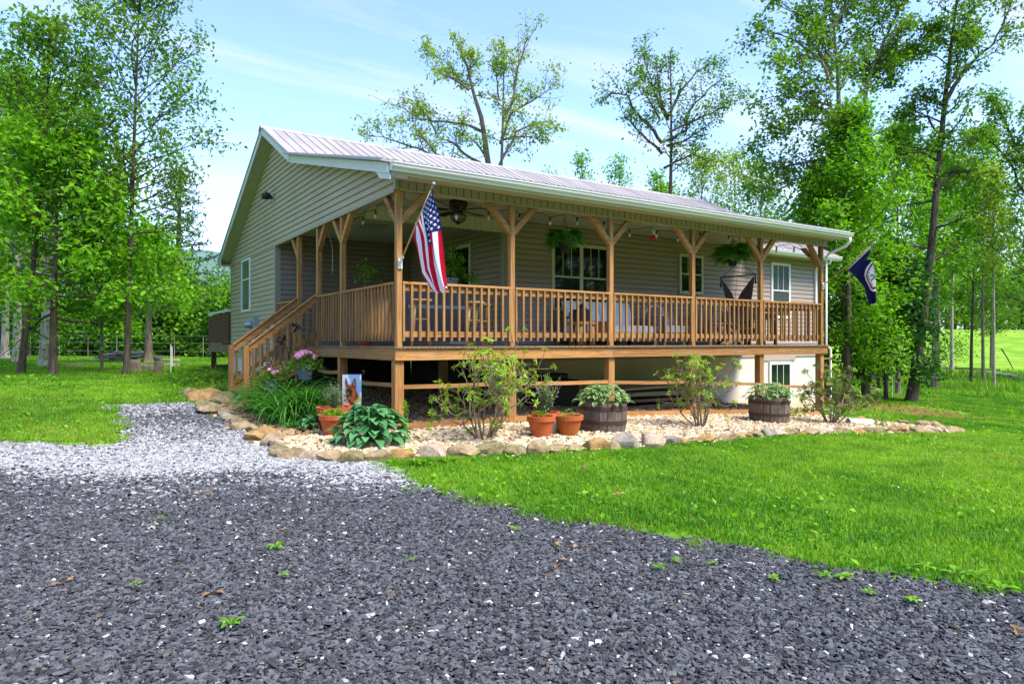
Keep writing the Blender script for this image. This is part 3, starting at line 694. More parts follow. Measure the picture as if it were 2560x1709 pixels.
lap(rw, (0, RY, 0), (1, 0, 0), (0, -1, 0), D, CZ, lambda z: 0.0, lambda z: RX)
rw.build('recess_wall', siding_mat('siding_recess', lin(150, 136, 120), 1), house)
rc = MB(); rc.box(RX+0.002, RX+0.1, WY+0.13, RY, D-0.3, 4.0); rc.box(0.16, RX+0.1, RY+0.002, RY+0.1, D-0.3, 4.0); rc.build('wall_core', M['trim_tan'], house)
for q in ((-0.034, 0.10, RY-0.036, RY+0.10, D, BZ), (RX-0.036, RX+0.10, WY-0.034, WY+0.10, D, CZ), (-0.036, 0.06, YB-0.06, YB+0.02, 0.95, 3.72), (XE-0.06, XE+0.02, WY-0.036, WY+0.06, 0.95, 3.82), (-0.038, 0.03, -0.036, 0.03, BZ, 3.80)):
    cb_ = MB(); cb_.box(*q); cb_.build('corner_board', M['trim_tan'], house, bevel=0.004)
cb_ = MB(); cb_.box(-0.036, -0.001, 0.032, RY-0.04, BZ-0.03, BZ+0.025); cb_.build('edge_trim', M['trim_tan'], house)
fd = MB()
fd.box(RX-0.02, XE-0.005, WY+0.004, WY+0.2, -1.6, 0.962); fd.box(0.012, 0.2, RY+0.004, YB-0.005, -0.6, 0.962)
fd.build('foundation', M['foundation'], house)
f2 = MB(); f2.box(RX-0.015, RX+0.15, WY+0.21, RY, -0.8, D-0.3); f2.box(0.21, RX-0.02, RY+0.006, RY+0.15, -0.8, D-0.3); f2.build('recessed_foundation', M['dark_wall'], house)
# --- roof
rf = MB(); XL, XR, XP = -0.36, 14.62, 11.06
def slab(mb, x0, x1, y0, z0, y1, z1, th=0.03):
    mb.prism([(y0, z0), (y1, z1), (y1, z1-th), (y0, z0-th)], 'x', x0, x1)
    n = int((x1-x0)/0.229); s = math.hypot(y1-y0, z1-z0); ny, nz_ = -(z1-z0)/s, (y1-y0)/s
    if nz_ < 0: ny, nz_ = -ny, -nz_
    for i in range(n+1):      # standing ribs
        x = x0+0.02+i*(x1-x0-0.04)/n
        for dx, w, h in ((0, 0.019, 0.021),):
            a = [(x-w, y0, z0), (x-w*0.45, y0+ny*h, z0+nz_*h), (x+w*0.45, y0+ny*h, z0+nz_*h), (x+w, y0, z0)]
            b = [(x-w, y1, z1), (x-w*0.45, y1+ny*h, z1+nz_*h), (x+w*0.45, y1+ny*h, z1+nz_*h), (x+w, y1, z1)]
            mb.add(a+b, [(0, 4, 5, 1)[::-1], (1, 5, 6, 2)[::-1], (2, 6, 7, 3)[::-1], (0, 1, 2, 3)])
slab(rf, XL-0.08, XP, -0.47, 3.885, 4.535, 5.125)
slab(rf, XL, XR, 4.537, 5.126, 6.80, 6.255)
slab(rf, XP+0.004, XR, 1.93, 3.826, 4.533, 5.124)
slab(rf, XL, XR, 6.802, 6.254, 12.10, 3.727)
for i in range(int((XP-XL)/0.229)): rf.ball((XL+0.06+i*0.2288, -0.40, 3.912), 0.011, 6, 4, 1)
roof = rf.build('roof', [M['roof'], M['black']], house)
rc_ = MB(); rc_.prism([(6.64, 6.182), (6.80, 6.292), (6.96, 6.182), (6.94, 6.170), (6.80, 6.262), (6.66, 6.170)], 'x', XL-0.02, XR+0.02); rc_.build('ridge_cap', M['roof'], roof)
def rake(mb_f, mb_s, xo, xi, prof, th=0.15):
    s = 1 if xi > xo else -1
    for (a, za), (b, zb) in zip(prof[:-1], prof[1:]):
        mb_f.prism([(a, za-0.03), (b, zb-0.03), (b, zb-0.03-th), (a, za-0.03-th)], 'x', xo, xo+s*0.022)
        mb_s.prism([(a, za-0.12), (b, zb-0.12), (b, zb-0.135), (a, za-0.135)], 'x', xo+s*0.024, xi)
ff, ss = MB(), MB()
rake(ff, ss, XL+0.03, 0.02, [(-0.43, 3.885), (4.53, 5.124)])
rake(ff, ss, XL+0.02, 0.02, [(4.531, 5.124), (6.8, 6.255)]); rake(ff, ss, XL+0.02, 0.02, [(6.801, 6.255), (12.05, 3.75)])
rake(ff, ss, XR-0.02, XE, [(1.95, 3.835), (6.8, 6.255)]); rake(ff, ss, XR-0.02, XE, [(6.801, 6.255), (12.05, 3.75)])
rake(ff, ss, XP-0.03, 10.93, [(-0.43, 3.885), (1.8, 4.442)], 0.14)
# eave boxes: front fascia of the porch, its soffit, main eave and rear eave
ff.box(XL+0.06, XP-0.055, -0.455, -0.435, 3.70, 3.862); ss.box(XL+0.06, XP-0.056, -0.434, -0.035, 3.735, 3.75)
ff.prism([(-0.455, 3.85), (-0.455, 3.62), (-0.10, 3.70), (0.10, 3.86), (0.1, 3.95)], 'x', XL+0.054, XL+0.075)
ss.prism([(-0.45, 3.66), (-0.1, 3.725), (-0.1, 3.738), (-0.45, 3.70)], 'x', XL+0.08, -0.03)
ff.box(XP+0.03, XR-0.045, 1.93, 1.95, 3.66, 3.805); ss.box(XP+0.03, XR-0.046, 1.951, WY-0.02, 3.70, 3.715)
ff.box(XL+0.05, XR-0.05, 12.03, 12.05, 3.57, 3.715); ss.box(XL+0.05, XR-0.05, YB+0.03, 12.029, 3.60, 3.615)
ff.prism([(12.06, 3.72), (12.06, 3.55), (11.8, 3.55), (11.80, 3.80)], 'x', XL+0.045, XL+0.06)
ff.build('fascia', M['fascia'], house); ss.build('soffit', M['soffit'], house)
eg = MB(); eg.prism([(0.0, 3.74), (4.5, 4.98), (2.4, 4.0), (0.1, 3.76)], 'x', 10.90, 10.925); eg.build('porch_end_panel', M['siding_y'], house)
def gutter(x0, x1, y, z):
    mb = MB(); prof = [(y, z), (y, z-0.10), (y-0.06, z-0.115), (y-0.075, z-0.085), (y-0.105, z-0.055), (y-0.115, z-0.012), (y-0.125, z-0.010), (y-0.125, z+0.004), (y-0.105, z+0.004), (y-0.102, z-0.05), (y-0.07, z-0.08), (y-0.055, z-0.105), (y-0.008, z-0.092), (y-0.008, z)]
    mb.prism(prof, 'x', x0, x1)
    for x in (x0, x1): mb.prism([prof[i] for i in (0, 1, 2, 3, 4, 5, 7)], 'x', x-0.004, x+0.004)
    return mb
gutter(XL+0.06, XP, -0.458, 3.845).build('gutter', M['gutter'], house)
gutter(XP+0.05, XR-0.02, 1.927, 3.79).build('gutter', M['white'], house)
dp = MB()
dp.tube([(10.98, -0.52, 3.74), (10.98, -0.52, 3.66), (10.96, -0.44, 3.56), (10.87, -0.08, 3.42), (10.835, -0.03, 3.34), (10.835, -0.03, 3.2)], [0.036, 0.036, 0.036, 0.034, 0.03, 0.025], 10)
dp.tube([(10.835, -0.03, 3.2), (10.835, -0.03, D), (10.93, -0.08, D-0.1), (10.93, -0.08, gz(10.9, -0.06)+0.12), (10.98, -0.16, gz(10.9, -0.1)+0.05)], 0.025, 10)
dp.build('downspout', M['white'], house, smooth=True)
dp = MB(); dp.beam((14.12, WY-0.06, 3.45), (14.12, WY-0.06, D+0.22), 0.07, 0.05, (0, 1, 0)); dp.tube([(14.12, 1.87, 3.69), (14.12, 1.9, 3.6), (14.12, WY-0.1, 3.5), (14.12, WY-0.06, 3.42)], 0.033, 8)
dp.build('downspout', M['white'], house)
# --- ceilings and beams
ce = MB(); ce.box(0.13, 10.90, 0.13, WY-0.03, CZ, CZ+0.02); ce.box(0.13, RX-0.02, WY+0.1, RY-0.02, CZ, CZ+0.02)
ce.build('porch_ceiling', M['ceiling'], house)
hb = MB(); hb.box(0.0, 10.92, 0.0, 0.13, BZ, 3.745)
for i in range(int(10.9/0.135)): hb.box(0.05+i*0.135, 0.05+i*0.135+0.115, -0.018, 0.0, BZ+0.022, 3.735)
hb.box(0.032, 10.93, -0.03, -0.001, BZ-0.008, BZ+0.02)
hb.build('porch_beam', M['siding_x'], house)
hb = MB(); hb.box(0.0, 0.13, 0.135, RY-0.04, BZ+0.001, CZ)
hb.box(0.132, RX-0.04, WY, WY+0.095, BZ-0.0, CZ)
for i in range(24): hb.box(0.16+i*0.135, 0.16+i*0.135+0.12, WY-0.012, WY, BZ+0.02, CZ-0.01)
hb.box(0.14, RX-0.035, WY-0.02, WY-0.001, BZ-0.01, BZ+0.018)
hb.build('porch_beam', M['cream'], house)
# --- deck
dk = MB(); bw = 0.14
x = -0.06
while x < 10.88:
    y1 = RY-0.03 if x < RX-0.05 else WY-0.03
    dk.box(x, min(x+bw-0.006, 10.9), -0.075, y1, D-0.03, D); x += bw
dk.build('deck_floor', M['grey_wood_y'], house, bevel=0.003)
js = MB()
js.box(0.0, 10.86, 0.05, 0.09, D-0.21, D-0.031); js.box(0.0, 10.86, WY-0.05, WY-0.01, D-0.21, D-0.031)
for i in range(27): js.box(0.15+i*0.4, 0.19+i*0.4, 0.09, WY-0.051, D-0.20, D-0.032)
for i in range(9): js.box(0.15+i*0.4, 0.19+i*0.4, WY, RY-0.05, D-0.20, D-0.032)
js.build('joists', M['wood_y'], house)
for i, (a, b) in enumerate(((-0.043, 4.20), (4.203, 10.88))):
    r_ = MB(); r_.box(a, b, -0.045, -0.003, D-0.205, D-0.031); r_.build('rim_board', M['wood_x'], house, bevel=0.004)
r_ = MB(); r_.box(-0.046, -0.004, -0.002, 5.20, D-0.205, D-0.031); r_.build('rim_board', M['wood_y'], house, bevel=0.004)
r_ = MB(); r_.box(10.862, 10.90, -0.002, WY-0.02, D-0.205, D-0.031); r_.build('rim_board', M['wood_y'], house, bevel=0.004)
# --- posts and knee braces
S = 0.089
def post(x, y, braces, lower=True):
    mb = MB(); mb.box(x-S/2, x+S/2, y-S/2, y+S/2, D-0.03, BZ); mb.build('post', M['wood_z'], house, bevel=0.005)
    if lower:
        mb = MB(); mb.box(x-0.07, x+0.07, y-0.045, y+0.095, gz(x, y)-0.2, D-0.206); mb.build('post_leg', M['wood_z'], house, bevel=0.006)
    for dx, dy in braces:
        mb = MB(); L = 0.50
        d = Vector((dx, dy, 0)); a = Vector((x, y, BZ-L))+d*(S/2); b = Vector((x, y, BZ))+d*(L+S/2-0.02); n_ = Vector((-dy, dx, 0))*S/2*0.96; t_ = 0.105
        pts = [a, a+Vector((0, 0, t_*1.3)), b-d*t_*1.3, b]
        mb.add([p-n_ for p in pts]+[p+n_ for p in pts], [(0, 1, 2, 3), (7, 6, 5, 4), (0, 4, 5, 1), (1, 5, 6, 2), (2, 6, 7, 3), (3, 7, 4, 0)])
        mb.build('knee_brace', M['wood_x'] if dx else M['wood_y'], house, bevel=0.004)
for i, x in enumerate(PX):
    br = [(-1, 0)] if i > 0 else []
    if i < 5: br.append((1, 0))
    if i in (0, 5): br.append((0, 1))
    post(x, 0.045, br)
for i, y in enumerate(PY): post(0.045, y, [[(0, 1), (0, -1)], [(0, -1)], [(0, 1)]][i], i == 0)
mb = MB(); mb.box(1.95, 2.09, WY-0.07, WY+0.07, -0.2, D-0.21); mb.build('post_leg', M['grey_wood_z'], house)
mb = MB(); mb.box(-0.02, 0.12, 5.1, 5.24, 0, D-0.206); mb.build('post_leg', M['wood_z'], house)
# --- railings
RT0, RT1 = D+0.928, D+0.966
def railing(p0, p1, n, out):
    """p0, p1: faces of the posts at deck level, out: unit vector to the outside"""
    p0 = Vector(p0); p1 = Vector(p1); d = (p1-p0).normalized(); o = Vector(out); ax = 'x' if abs(d.x) > 0.5 else 'y'
    m = M['wood_'+ax]
    mb = MB(); mb.beam(p0+o*0.012+Vector((0, 0, RT0+0.019)), p1+o*0.012+Vector((0, 0, RT0+0.019)), 0.098, 0.038); cap = mb.build('porch_railing', m, house, bevel=0.004)
    for z in (D+0.875, D+0.185):
        mb = MB(); mb.beam(p0+Vector((0, 0, z)), p1+Vector((0, 0, z)), 0.038, 0.089); mb.build('top_rail' if z > D+0.5 else 'bottom_rail', m, cap, bevel=0.003)
    L = (p1-p0).length
    for k in range(n):
        q = p0+d*(0.02+(L-0.04)*k/(n-1))+o*0.0375; w = 0.0175; dz = random.uniform(-0.006, 0.006)
        mb = MB(); mb.box(q.x-w, q.x+w, q.y-w, q.y+w, D+0.085+dz, RT0-0.002); mb.build('baluster', M['baluster'], cap)
for i in range(5): railing((PX[i]+S/2, 0.04, 0), (PX[i+1]-S/2, 0.04, 0), 15, (0, -1, 0))
railing((0.04, 0.045+S/2, 0), (0.04, PY[0]-S/2, 0), 17, (-1, 0, 0))
railing((0.04, PY[0]+S/2, 0), (0.04, PY[1]-S/2, 0), 10, (-1, 0, 0))
railing((0.04, PY[2]+S/2, 0), (0.04, RY-0.04, 0), 10, (-1, 0, 0))
railing((10.82, 0.045+S/2, 0), (10.82, WY-0.03, 0), 14, (1, 0, 0))
# --- trim rails under the deck (between the legs)
for i in range(5):
    x0, x1 = PX[i]+0.07, PX[i+1]-0.07
    for zz0, zz1, h in ((gz(x0, 0)+0.68, gz(x1, 0)+0.69, 0.06), (gz(x0, 0)+0.10, gz(x1, 0)+0.10, 0.085)):
        mb = MB(); mb.beam((x0, 0.03, zz0), ((x0+x1)/2, 0.03, (zz0+zz1)/2-0.01), 0.038, h); mb.beam(((x0+x1)/2+0.001, 0.03, (zz0+zz1)/2-0.01), (x1, 0.03, zz1), 0.036, h); mb.build('skirt_rail', M['wood_x'], house)
for y0, y1 in ((0.12, PY[0]-0.07), (PY[0]+0.1, PY[1]-0.05)):
    mb = MB(); zz = gz(0, y0)+0.70; mb.beam((0.03, y0, zz), (0.03, (y0+y1)/2, zz-0.03), 0.038, 0.06); mb.beam((0.03, (y0+y1)/2, zz-0.03), (0.03, y1, zz-0.01), 0.036, 0.06); mb.build('skirt_rail', M['wood_y'], house)
# --- stairs
SX, SY0, SY1 = -1.31, 3.82, 5.15
zb = gz(SX, 4.4)+0.02
st = []
for k in range(5):
    t = (k+1)/6; z = D-(D-zb)*t; x = -0.05-1.25*(k+0.5)/5
    mb = MB(); mb.box(x-0.15, x+0.15, SY0+0.05, SY1-0.05, z-0.04, z); mb.build('stair_tread', M['grey_wood_y'], house, bevel=0.004)
    if k < 5:
        mb = MB(); mb.box(x-0.135, x-0.115, SY0+0.052, SY1-0.052, z-(D-zb)/6+0.002, z-0.042); mb.build('stair_riser', M['grey_wood_y'], house)
mb = MB(); mb.box(SX-0.42, SX+0.06, SY0-0.05, SY1+0.25, zb-0.10, zb+0.05); mb.build('bottom_step', M['grey_wood_y'], house, bevel=0.006)
for y in (SY0+0.02, SY1-0.02):
    mb = MB(); mb.beam((-0.05, y, D-0.16), (SX+0.02, y, zb+0.06), 0.04, 0.24); mb.build('stringer', M['wood_x'], house)
for y in (SY0-0.02, SY1+0.02):
    mb = MB(); mb.box(SX-0.045, SX+0.045, y-0.045, y+0.045, zb-0.1, zb+1.06); mb.build('stair_post', M['wood_z'], house, bevel=0.005)
    a = Vector((0.0, y, D+0.91)); b = Vector((SX+0.04, y, zb+0.985))
    mb = MB(); mb.beam(a, b, 0.04, 0.13); mb.beam(a+Vector((0, 0, 0.086)), b+Vector((0, 0, 0.086)), 0.095, 0.03); hr = mb.build('stair_rail', M['wood_x'], house, bevel=0.004)
    lo = MB(); dz = Vector((0, 0, -0.68)); lo.beam(a+dz, b+dz, 0.038, 0.10); lo.build('lower_stair_rail', M['wood_x'], hr, bevel=0.003)
    for k in range(10):
        q = a+(b-a)*((k+0.6)/10.2); yo = y-0.037 if y < 4.4 else y+0.037
        mb = MB(); mb.box(q.x-0.018, q.x+0.018, yo-0.018, yo+0.018, q.z-0.80, q.z-0.03); mb.build('stair_baluster', M['baluster'], hr)
# --- windows and door: frame, panes and bars proud of the siding
def window(plane, c, u0, u1, z0, z1, mat, glass='glass', bars=2, name='window', n=1, split=0.5, w=0.075):
    def B(mb, ua, ub, za, zb_, o0, o1):
        if plane == 'y': mb.box(ua, ub, c-o1, c-o0, za, zb_)
        else: mb.box(c-o1, c-o0, ua, ub, za, zb_)
    mb = MB()
    B(mb, u0, u1, z1-w, z1, 0.0, 0.045); B(mb, u0, u1, z0, z0+w, 0.0, 0.05)
    B(mb, u0, u0+w, z0+w, z1-w, 0.0, 0.045); B(mb, u1-w, u1, z0+w, z1-w, 0.0, 0.045)
    seg = (u1-u0-2*w)/n
    for i in range(1, n): B(mb, u0+w+seg*i-w*0.6, u0+w+seg*i+w*0.6, z0+w, z1-w, 0.0, 0.044)
    fr = mb.build(name, mat, house, bevel=0.004)
    for i in range(n):
        a = u0+w+seg*i+(w*0.6 if i else 0); b = u0+w+seg*(i+1)-(w*0.6 if i < n-1 else 0); zm = z0+w+(z1-z0-2*w)*split
        g = MB(); B(g, a, b, zm+0.0, z1-w, 0.0, 0.022); g.build('pane', M[glass], fr)
        g = MB(); B(g, a, b, z0+w, zm-0.001, 0.0, 0.021); g.build('pane', M[glass], fr)
        s = MB(); B(s, a, b, zm-0.018, zm+0.018, 0.021, 0.038); s.build('meeting_rail', mat, fr)
        if bars:
            s = MB()
            for k in range(1, bars+1):
                u = a+(b-a)*k/(bars+1); B(s, u-0.008, u+0.008, zm+0.019, z1-w-0.001, 0.0221, 0.028)
            s.build('glazing_bars', mat, fr)
    return fr
window('y', WY-0.012, 4.60, 6.22, 2.02, 3.50, M['cream'], n=2)
window('y', WY-0.012, 8.49, 9.35, 2.53, 3.52, M['cream'])
window('y', WY-0.012, 12.08, 12.94, 2.0, 3.54, M['white'], 'glass_light')
window('x', -0.012, 9.35, 10.36, 2.16, 3.57, M['white'], 'glass_light', bars=0, split=0.62, w=0.055)
window('x', RX-0.012, 3.72, 4.66, D+0.02, 3.53, M['cream'], bars=0, name='door')
bw_ = window('y', WY+0.0, 12.02, 13.0, -0.55, 0.80, M['white'], 'glass', bars=2, name='basement_window', split=0.02)
mb = MB(); mb.box(11.6, 13.2, WY-0.03, WY+0.003, 0.84, 0.975); mb.build('siding_strip', M['siding_x'], house)
mb = MB(); z = gz(10.4, WY); mb.tube([(10.55, WY, z+0.52), (10.55, WY-0.08, z+0.52), (10.55, WY-0.11, z+0.47)], 0.016, 8); mb.box(10.52, 10.58, WY-0.05, WY-0.03, z+0.54, z+0.58); mb.build('hose_bib', M['hoop'], house)
# --- ceiling fittings of the recess
mb = MB(); mb.box(1.22, 1.72, 4.25, 4.95, CZ-0.012, CZ-0.001); mb.build('attic_vent', M['trim_tan'], house)
mb = MB(); mb.lathe([(0.09, -0.02), (0.085, -0.001)], (0.75, 3.3, CZ), 18); mb.build('downlight', M['white'], house)
# --- rear deck of dark wood
rd = MB(); y0, y1 = YB+0.05, 15.2
zr = gz(0.2, 13)
rd.box(-0.05, 3.0, y0, y1, D-0.03, D); rd.box(-0.09, -0.051, y0, y1+0.04, D-0.25, D-0.03)
rear = rd.build('rear_deck', M['grey_wood_y'], house)
for y in (y1-0.1,): 
    mb = MB(); mb.box(-0.03, 0.12, y-0.1, y+0.05, zr-0.2, D-0.031); mb.build('rear_deck_leg', M['dark_wood_z'], rear)
mb = MB(); mb.box(-0.05, 0.0, y0, y1, D+0.80, D+0.92); mb.box(-0.05, -0.01, y0, y1, D+0.04, D+0.10)
k = y0
while k < y1: mb.box(-0.09, -0.051, k, k+0.085, D+0.02, D+0.90); k += 0.115
mb.build('rear_railing', M['dark_wood_z'], rear)
# ------------------------------------------------------------------ flags
def poly_lerp(pl, t):
    for (t0, p0), (t1, p1) in zip(pl[:-1], pl[1:]):
        if t <= t1:
            k = (t-t0)/(t1-t0); return (p0[0]+(p1[0]-p0[0])*k, p0[1]+(p1[1]-p0[1])*k)
    return pl[-1][1]
def flag_cloth(name, P, nu, nv, matf, mats, root):
    vs = [P(i/nu, j/nv) for j in range(nv+1) for i in range(nu+1)]
    mb = MB()
    mb.v = [tuple(v) for v in vs]
    for j in range(nv):
        for i in range(nu):
            a = j*(nu+1)+i; mb.f.append([a, a+1, a+nu+2, a+nu+1]); mb.mi.append(matf((i+0.5)/nu, (j+0.5)/nv))
    return mb.build(name, mats, root, smooth=True)
def cloth(name, c):
    t = NT(name); b = t.bsdf(0.8, 0.15); nz = t.noise(t.geo(), 120, 2)
    col = t.mixc(0.4, c, t.ramp(nz.outputs[0], [(0.35, (0.8,)*3), (0.65, (1.1,)*3)]).outputs[0], 'MULTIPLY'); t.l(col, b.inputs['Base Color'])
    tr = t.n('ShaderNodeBsdfTranslucent'); t.l(col, tr.inputs['Color']); mx = t.n('ShaderNodeMixShader'); mx.inputs[0].default_value = 0.25
    t.l(b.outputs[0], mx.inputs[1]); t.l(tr.outputs[0], mx.inputs[2]); t.l(mx.outputs[0], t.out.inputs['Surface']); return t.m
RED, WHT, NAVY, SEALR = cloth('flag_red', lin(196, 14, 44)), cloth('flag_white', lin(232, 230, 232)), cloth('flag_navy', lin(30, 42, 104)), cloth('flag_maroon', lin(120, 40, 40))
NAVY2 = cloth('flag_deep_blue', lin(28, 30, 78)); SLATE = cloth('flag_slate', lin(120, 146, 166)); OLIVE = cloth('flag_olive', lin(84, 92, 70))
def pole_and_bracket(root, a, b):
    mb = MB(); mb.tube([a, b], [0.0125, 0.0115], 10); mb.build('pole', M['stool_wood'], root, smooth=True)
    mb = MB(); mb.ball(tuple(b+(b-a).normalized()*0.03), 0.028, 10, 8); mb.tube([b-(b-a).normalized()*0.07, b], 0.015, 8); mb.build('finial', M['galv'], root, smooth=True)
    d = (b-a).normalized(); mb = MB(); mb.box(a.x-0.03, a.x+0.03, a.y-0.002, a.y+0.018, a.z-0.10, a.z+0.05); mb.tube([a-d*0.01, a+d*0.10], 0.02, 10); mb.tube([a+Vector((0, 0, -0.09)), a+d*0.07], 0.012, 8); mb.build('bracket', M['white'], root, smooth=False)
PA, PB = Vector((0.05, -0.02, 2.53)), Vector((0.088, -1.0, 3.47))
us = thing('flag', 'stars and stripes flag hanging in folds from the corner post', 'flag', tuple(PA))
pole_and_bracket(us, PA, PB)
EL = [(0, (1034, 568)), (0.30, (1048, 622)), (0.62, (1056, 688)), (0.86, (1078, 722)), (1, (1093, 738))]
ER = [(0, (1080, 474)), (0.35, (1092, 560)), (0.7, (1107, 655)), (1, (1117, 716))]
def Pus(u, v):
    l, r_ = poly_lerp(EL, v), poly_lerp(ER, v)
    b = float(smooth(v/0.25)); uu = u+b*0.016*math.sin(2*math.pi*(2.6*u+0.15))
    x, y = r_[0]+(l[0]-r_[0])*uu, r_[1]+(l[1]-r_[1])*uu
    p = onX(x, y, 0.075)
    off = b*(0.040*math.sin(2*math.pi*(2.6*u+0.15)+v*1.3)+0.02*math.sin(11*u+5*v))
    return Vector((p.x+off*0.9, p.y-off*0.35, p.z+b*0.015*math.sin(9*u)))
def m_us(u, v):
    if u < 7/13 and v < 0.40: return 2
    return 0 if int(u*13) % 2 == 0 else 1
flag_cloth('flag_cloth', Pus, 78, 60, m_us, [RED, WHT, NAVY], us)
mb = MB()
def uvn(P, u, v):
    e = 0.004; p = P(u, v); n = (P(min(u+e, 1), v)-P(u-e if u > e else 0, v)).cross(P(u, v+e)-P(u, v-e if v > e else 0)); n.normalize()
    tocam = Vector((CAM[0], CAM[1], ZC))-p
    return p, (n if n.dot(tocam) > 0 else -n)
for row in range(9):
    for k in range(6 if row % 2 == 0 else 5):
        u0 = (row+1)/10*7/13; v0 = ((k*2+1) if row % 2 == 0 else (k*2+2))/12*0.40
        pts = []
        for q in range(10):
            rr = 0.036 if q % 2 == 0 else 0.016; a = q*math.pi/5
            uu, vv = u0+rr*math.cos(a)*0.9, max(0.001, v0+rr*math.sin(a)*0.55); p, n = uvn(Pus, uu, vv); pts.append(p+n*0.006)
        mb.add(pts+[uvn(Pus, u0, v0)[0]+uvn(Pus, u0, v0)[1]*0.008], [(i, (i+1) % 10, 10) for i in range(10)])
mb.build('stars', WHT, us)
PA, PB = Vector((10.72, -0.03, 2.68)), Vector((10.74, -1.2, 3.50))
va = thing('flag', 'navy flag with a round white seal on the far right porch post', 'flag', tuple(PA))
pole_and_bracket(va, PA, PB)
VL = [(0, (2120, 673)), (0.55, (2161.7, 719)), (0.75, (2166, 738)), (1, (2174, 761))]
VR = [(0, (2177, 619)), (0.3, (2181, 657)), (0.62, (2188, 703)), (1, (2192, 756))]
def Pva(u, v):
    b = float(smooth(v/0.28)); f = abs(2*u-1)*(0.75 if u < 0.5 else 1.0); s = (1-b)*u+b*f
    l, r_ = poly_lerp(VL, v), poly_lerp(VR, v); p = onX(r_[0]+(l[0]-r_[0])*s, r_[1]+(l[1]-r_[1])*s, 10.73)
    back = b*max(0, 0.5-u)*0.16
    return Vector((p.x+back+b*0.02*math.sin(7*s+4*v), p.y+back*0.2, p.z))
def m_va(u, v):
    x, y = (v-0.52)*1.20, (u-0.5)*0.95; rr = math.hypot(x, y)
    if rr > 0.33: return 0
    if rr > 0.295: return 1
    if rr > 0.225: return 2 if rr < 0.278 and (math.floor(math.atan2(y, x)*7) % 2 == 0 or rr > 0.24) else 1
    if 0.02 < x < 0.055 and -0.02 < y < 0.15: return 4
    if abs(x+0.03+0.5*(y-0.06)) < 0.035 and 0.0 < y < 0.14: return 3
    return 1
flag_cloth('flag_cloth', Pva, 90, 90, m_va, [NAVY2, WHT, SEALR, SLATE, OLIVE], va)
mb = MB(); mb.beam(Pva(0, 0), Pva(1, 0), 0.012, 0.02); mb.build('hoist_sleeve', WHT, va)
# lettering round the seal
def glyphs(txt, a0, a1, rad, size, flip):
    n = len(txt)
    for i, ch in enumerate(txt):
        if ch == ' ': continue
        cu = bpy.data.curves.new('letter', 'FONT'); cu.body = ch; cu.size = size; cu.align_x = 'CENTER'; cu.align_y = 'CENTER'; cu.resolution_u = 2
        ob = bpy.data.objects.new('letter', cu); me = ob.to_mesh()
        a = a0+(a1-a0)*(i+0.5)/n; out = Vector((math.cos(a), math.sin(a))); rt = Vector((math.sin(a), -math.cos(a)))*(1 if not flip else -1); up = out*(1 if not flip else -1)
        vs = []
        for w in me.vertices:
            q = out*rad+rt*w.co.x+up*w.co.y; u, v = 0.5-q.y/0.95, 0.52+q.x/1.20; p, nn = uvn(Pva, u, v); vs.append(p+nn*0.004)
        lt.add(vs, [list(p.vertices) for p in me.polygons]); ob.to_mesh_clear(); bpy.data.objects.remove(ob); bpy.data.curves.remove(cu)
lt = MB(); glyphs('VIRGINIA', math.radians(140), math.radians(40), 0.205, 0.055, False); glyphs('SIC SEMPER TYRANNIS', math.radians(215), math.radians(325), 0.205, 0.05, True)
lt.build('seal_lettering', SEALR, va)
# ------------------------------------------------------------------ fan, string lights, wall fittings
fx, fy = 1.72, 1.25
fan = thing('ceiling_fan', 'dark five-bladed ceiling fan with a caged lamp under the porch ceiling', 'ceiling fan', (fx, fy, CZ))
mb = MB(); mb.lathe([(0.13, 0.0), (0.165, -0.03), (0.165, -0.10), (0.12, -0.17), (0.07, -0.20), (0.09, -0.21), (0.09, -0.235)][::-1], (fx, fy, CZ), 24); mb.build('motor_housing', M['bronze'], fan, smooth=True)
for k in range(5):
    a = R_(20+72*k); d = Vector((math.cos(a), math.sin(a), 0)); n_ = Vector((-d.y, d.x, 0.16)).normalized(); c = Vector((fx, fy, CZ-0.17)); mb = MB()
    pts = [(0.17, 0.03), (0.30, 0.06), (0.60, 0.072), (0.66, 0.05)]
    vs = [c+d*r_+n_*w for r_, w in pts]+[c+d*r_-n_*w for r_, w in pts[::-1]]
    vs2 = [v-Vector((0, 0, 0.01)) for v in vs]; N_ = len(vs)
    mb.add(vs+vs2, [list(range(N_)), list(range(N_, 2*N_))[::-1]]+[[i, N_+i, N_+(i+1) % N_, (i+1) % N_] for i in range(N_)])
    mb.beam(c+d*0.08, c+d*0.24, 0.05, 0.012); mb.build('blade', M['bronze'], fan)
mb = MB(); mb.lathe([(0.04, -0.38), (0.10, -0.35), (0.125, -0.28), (0.11, -0.236)], (fx, fy, CZ), 20); mb.build('lamp_glass', plain('smoked_glass', lin(120, 122, 110), 0.1, 0.6), fan, smooth=True)
mb = MB()
for k in range(8):
    a = k*math.pi/4; mb.tube([(fx+r_*math.cos(a), fy+r_*math.sin(a), CZ+z_) for r_, z_ in ((0.11, -0.235), (0.145, -0.28), (0.125, -0.345), (0.06, -0.395))], 0.005, 5)
for r_, z_ in ((0.145, -0.28), (0.12, -0.35)):
    mb.tube([(fx+r_*math.cos(a*math.pi/10), fy+r_*math.sin(a*math.pi/10), CZ+z_) for a in range(21)], 0.005, 5, cap=False)
mb.lathe([(0.012, -0.43), (0.05, -0.40), (0.06, -0.385)], (fx, fy, CZ), 12); mb.build('lamp_cage', M['bronze'], fan)
sl_ = thing('string_lights', 'black string lights with clear bulbs looped inside the porch beam', 'string lights', (0, 0.3, 3.7))
bl = [onX(874, 572, 0.32), onX(907.6, 555, 0.32), onX(939, 539, 0.32)]
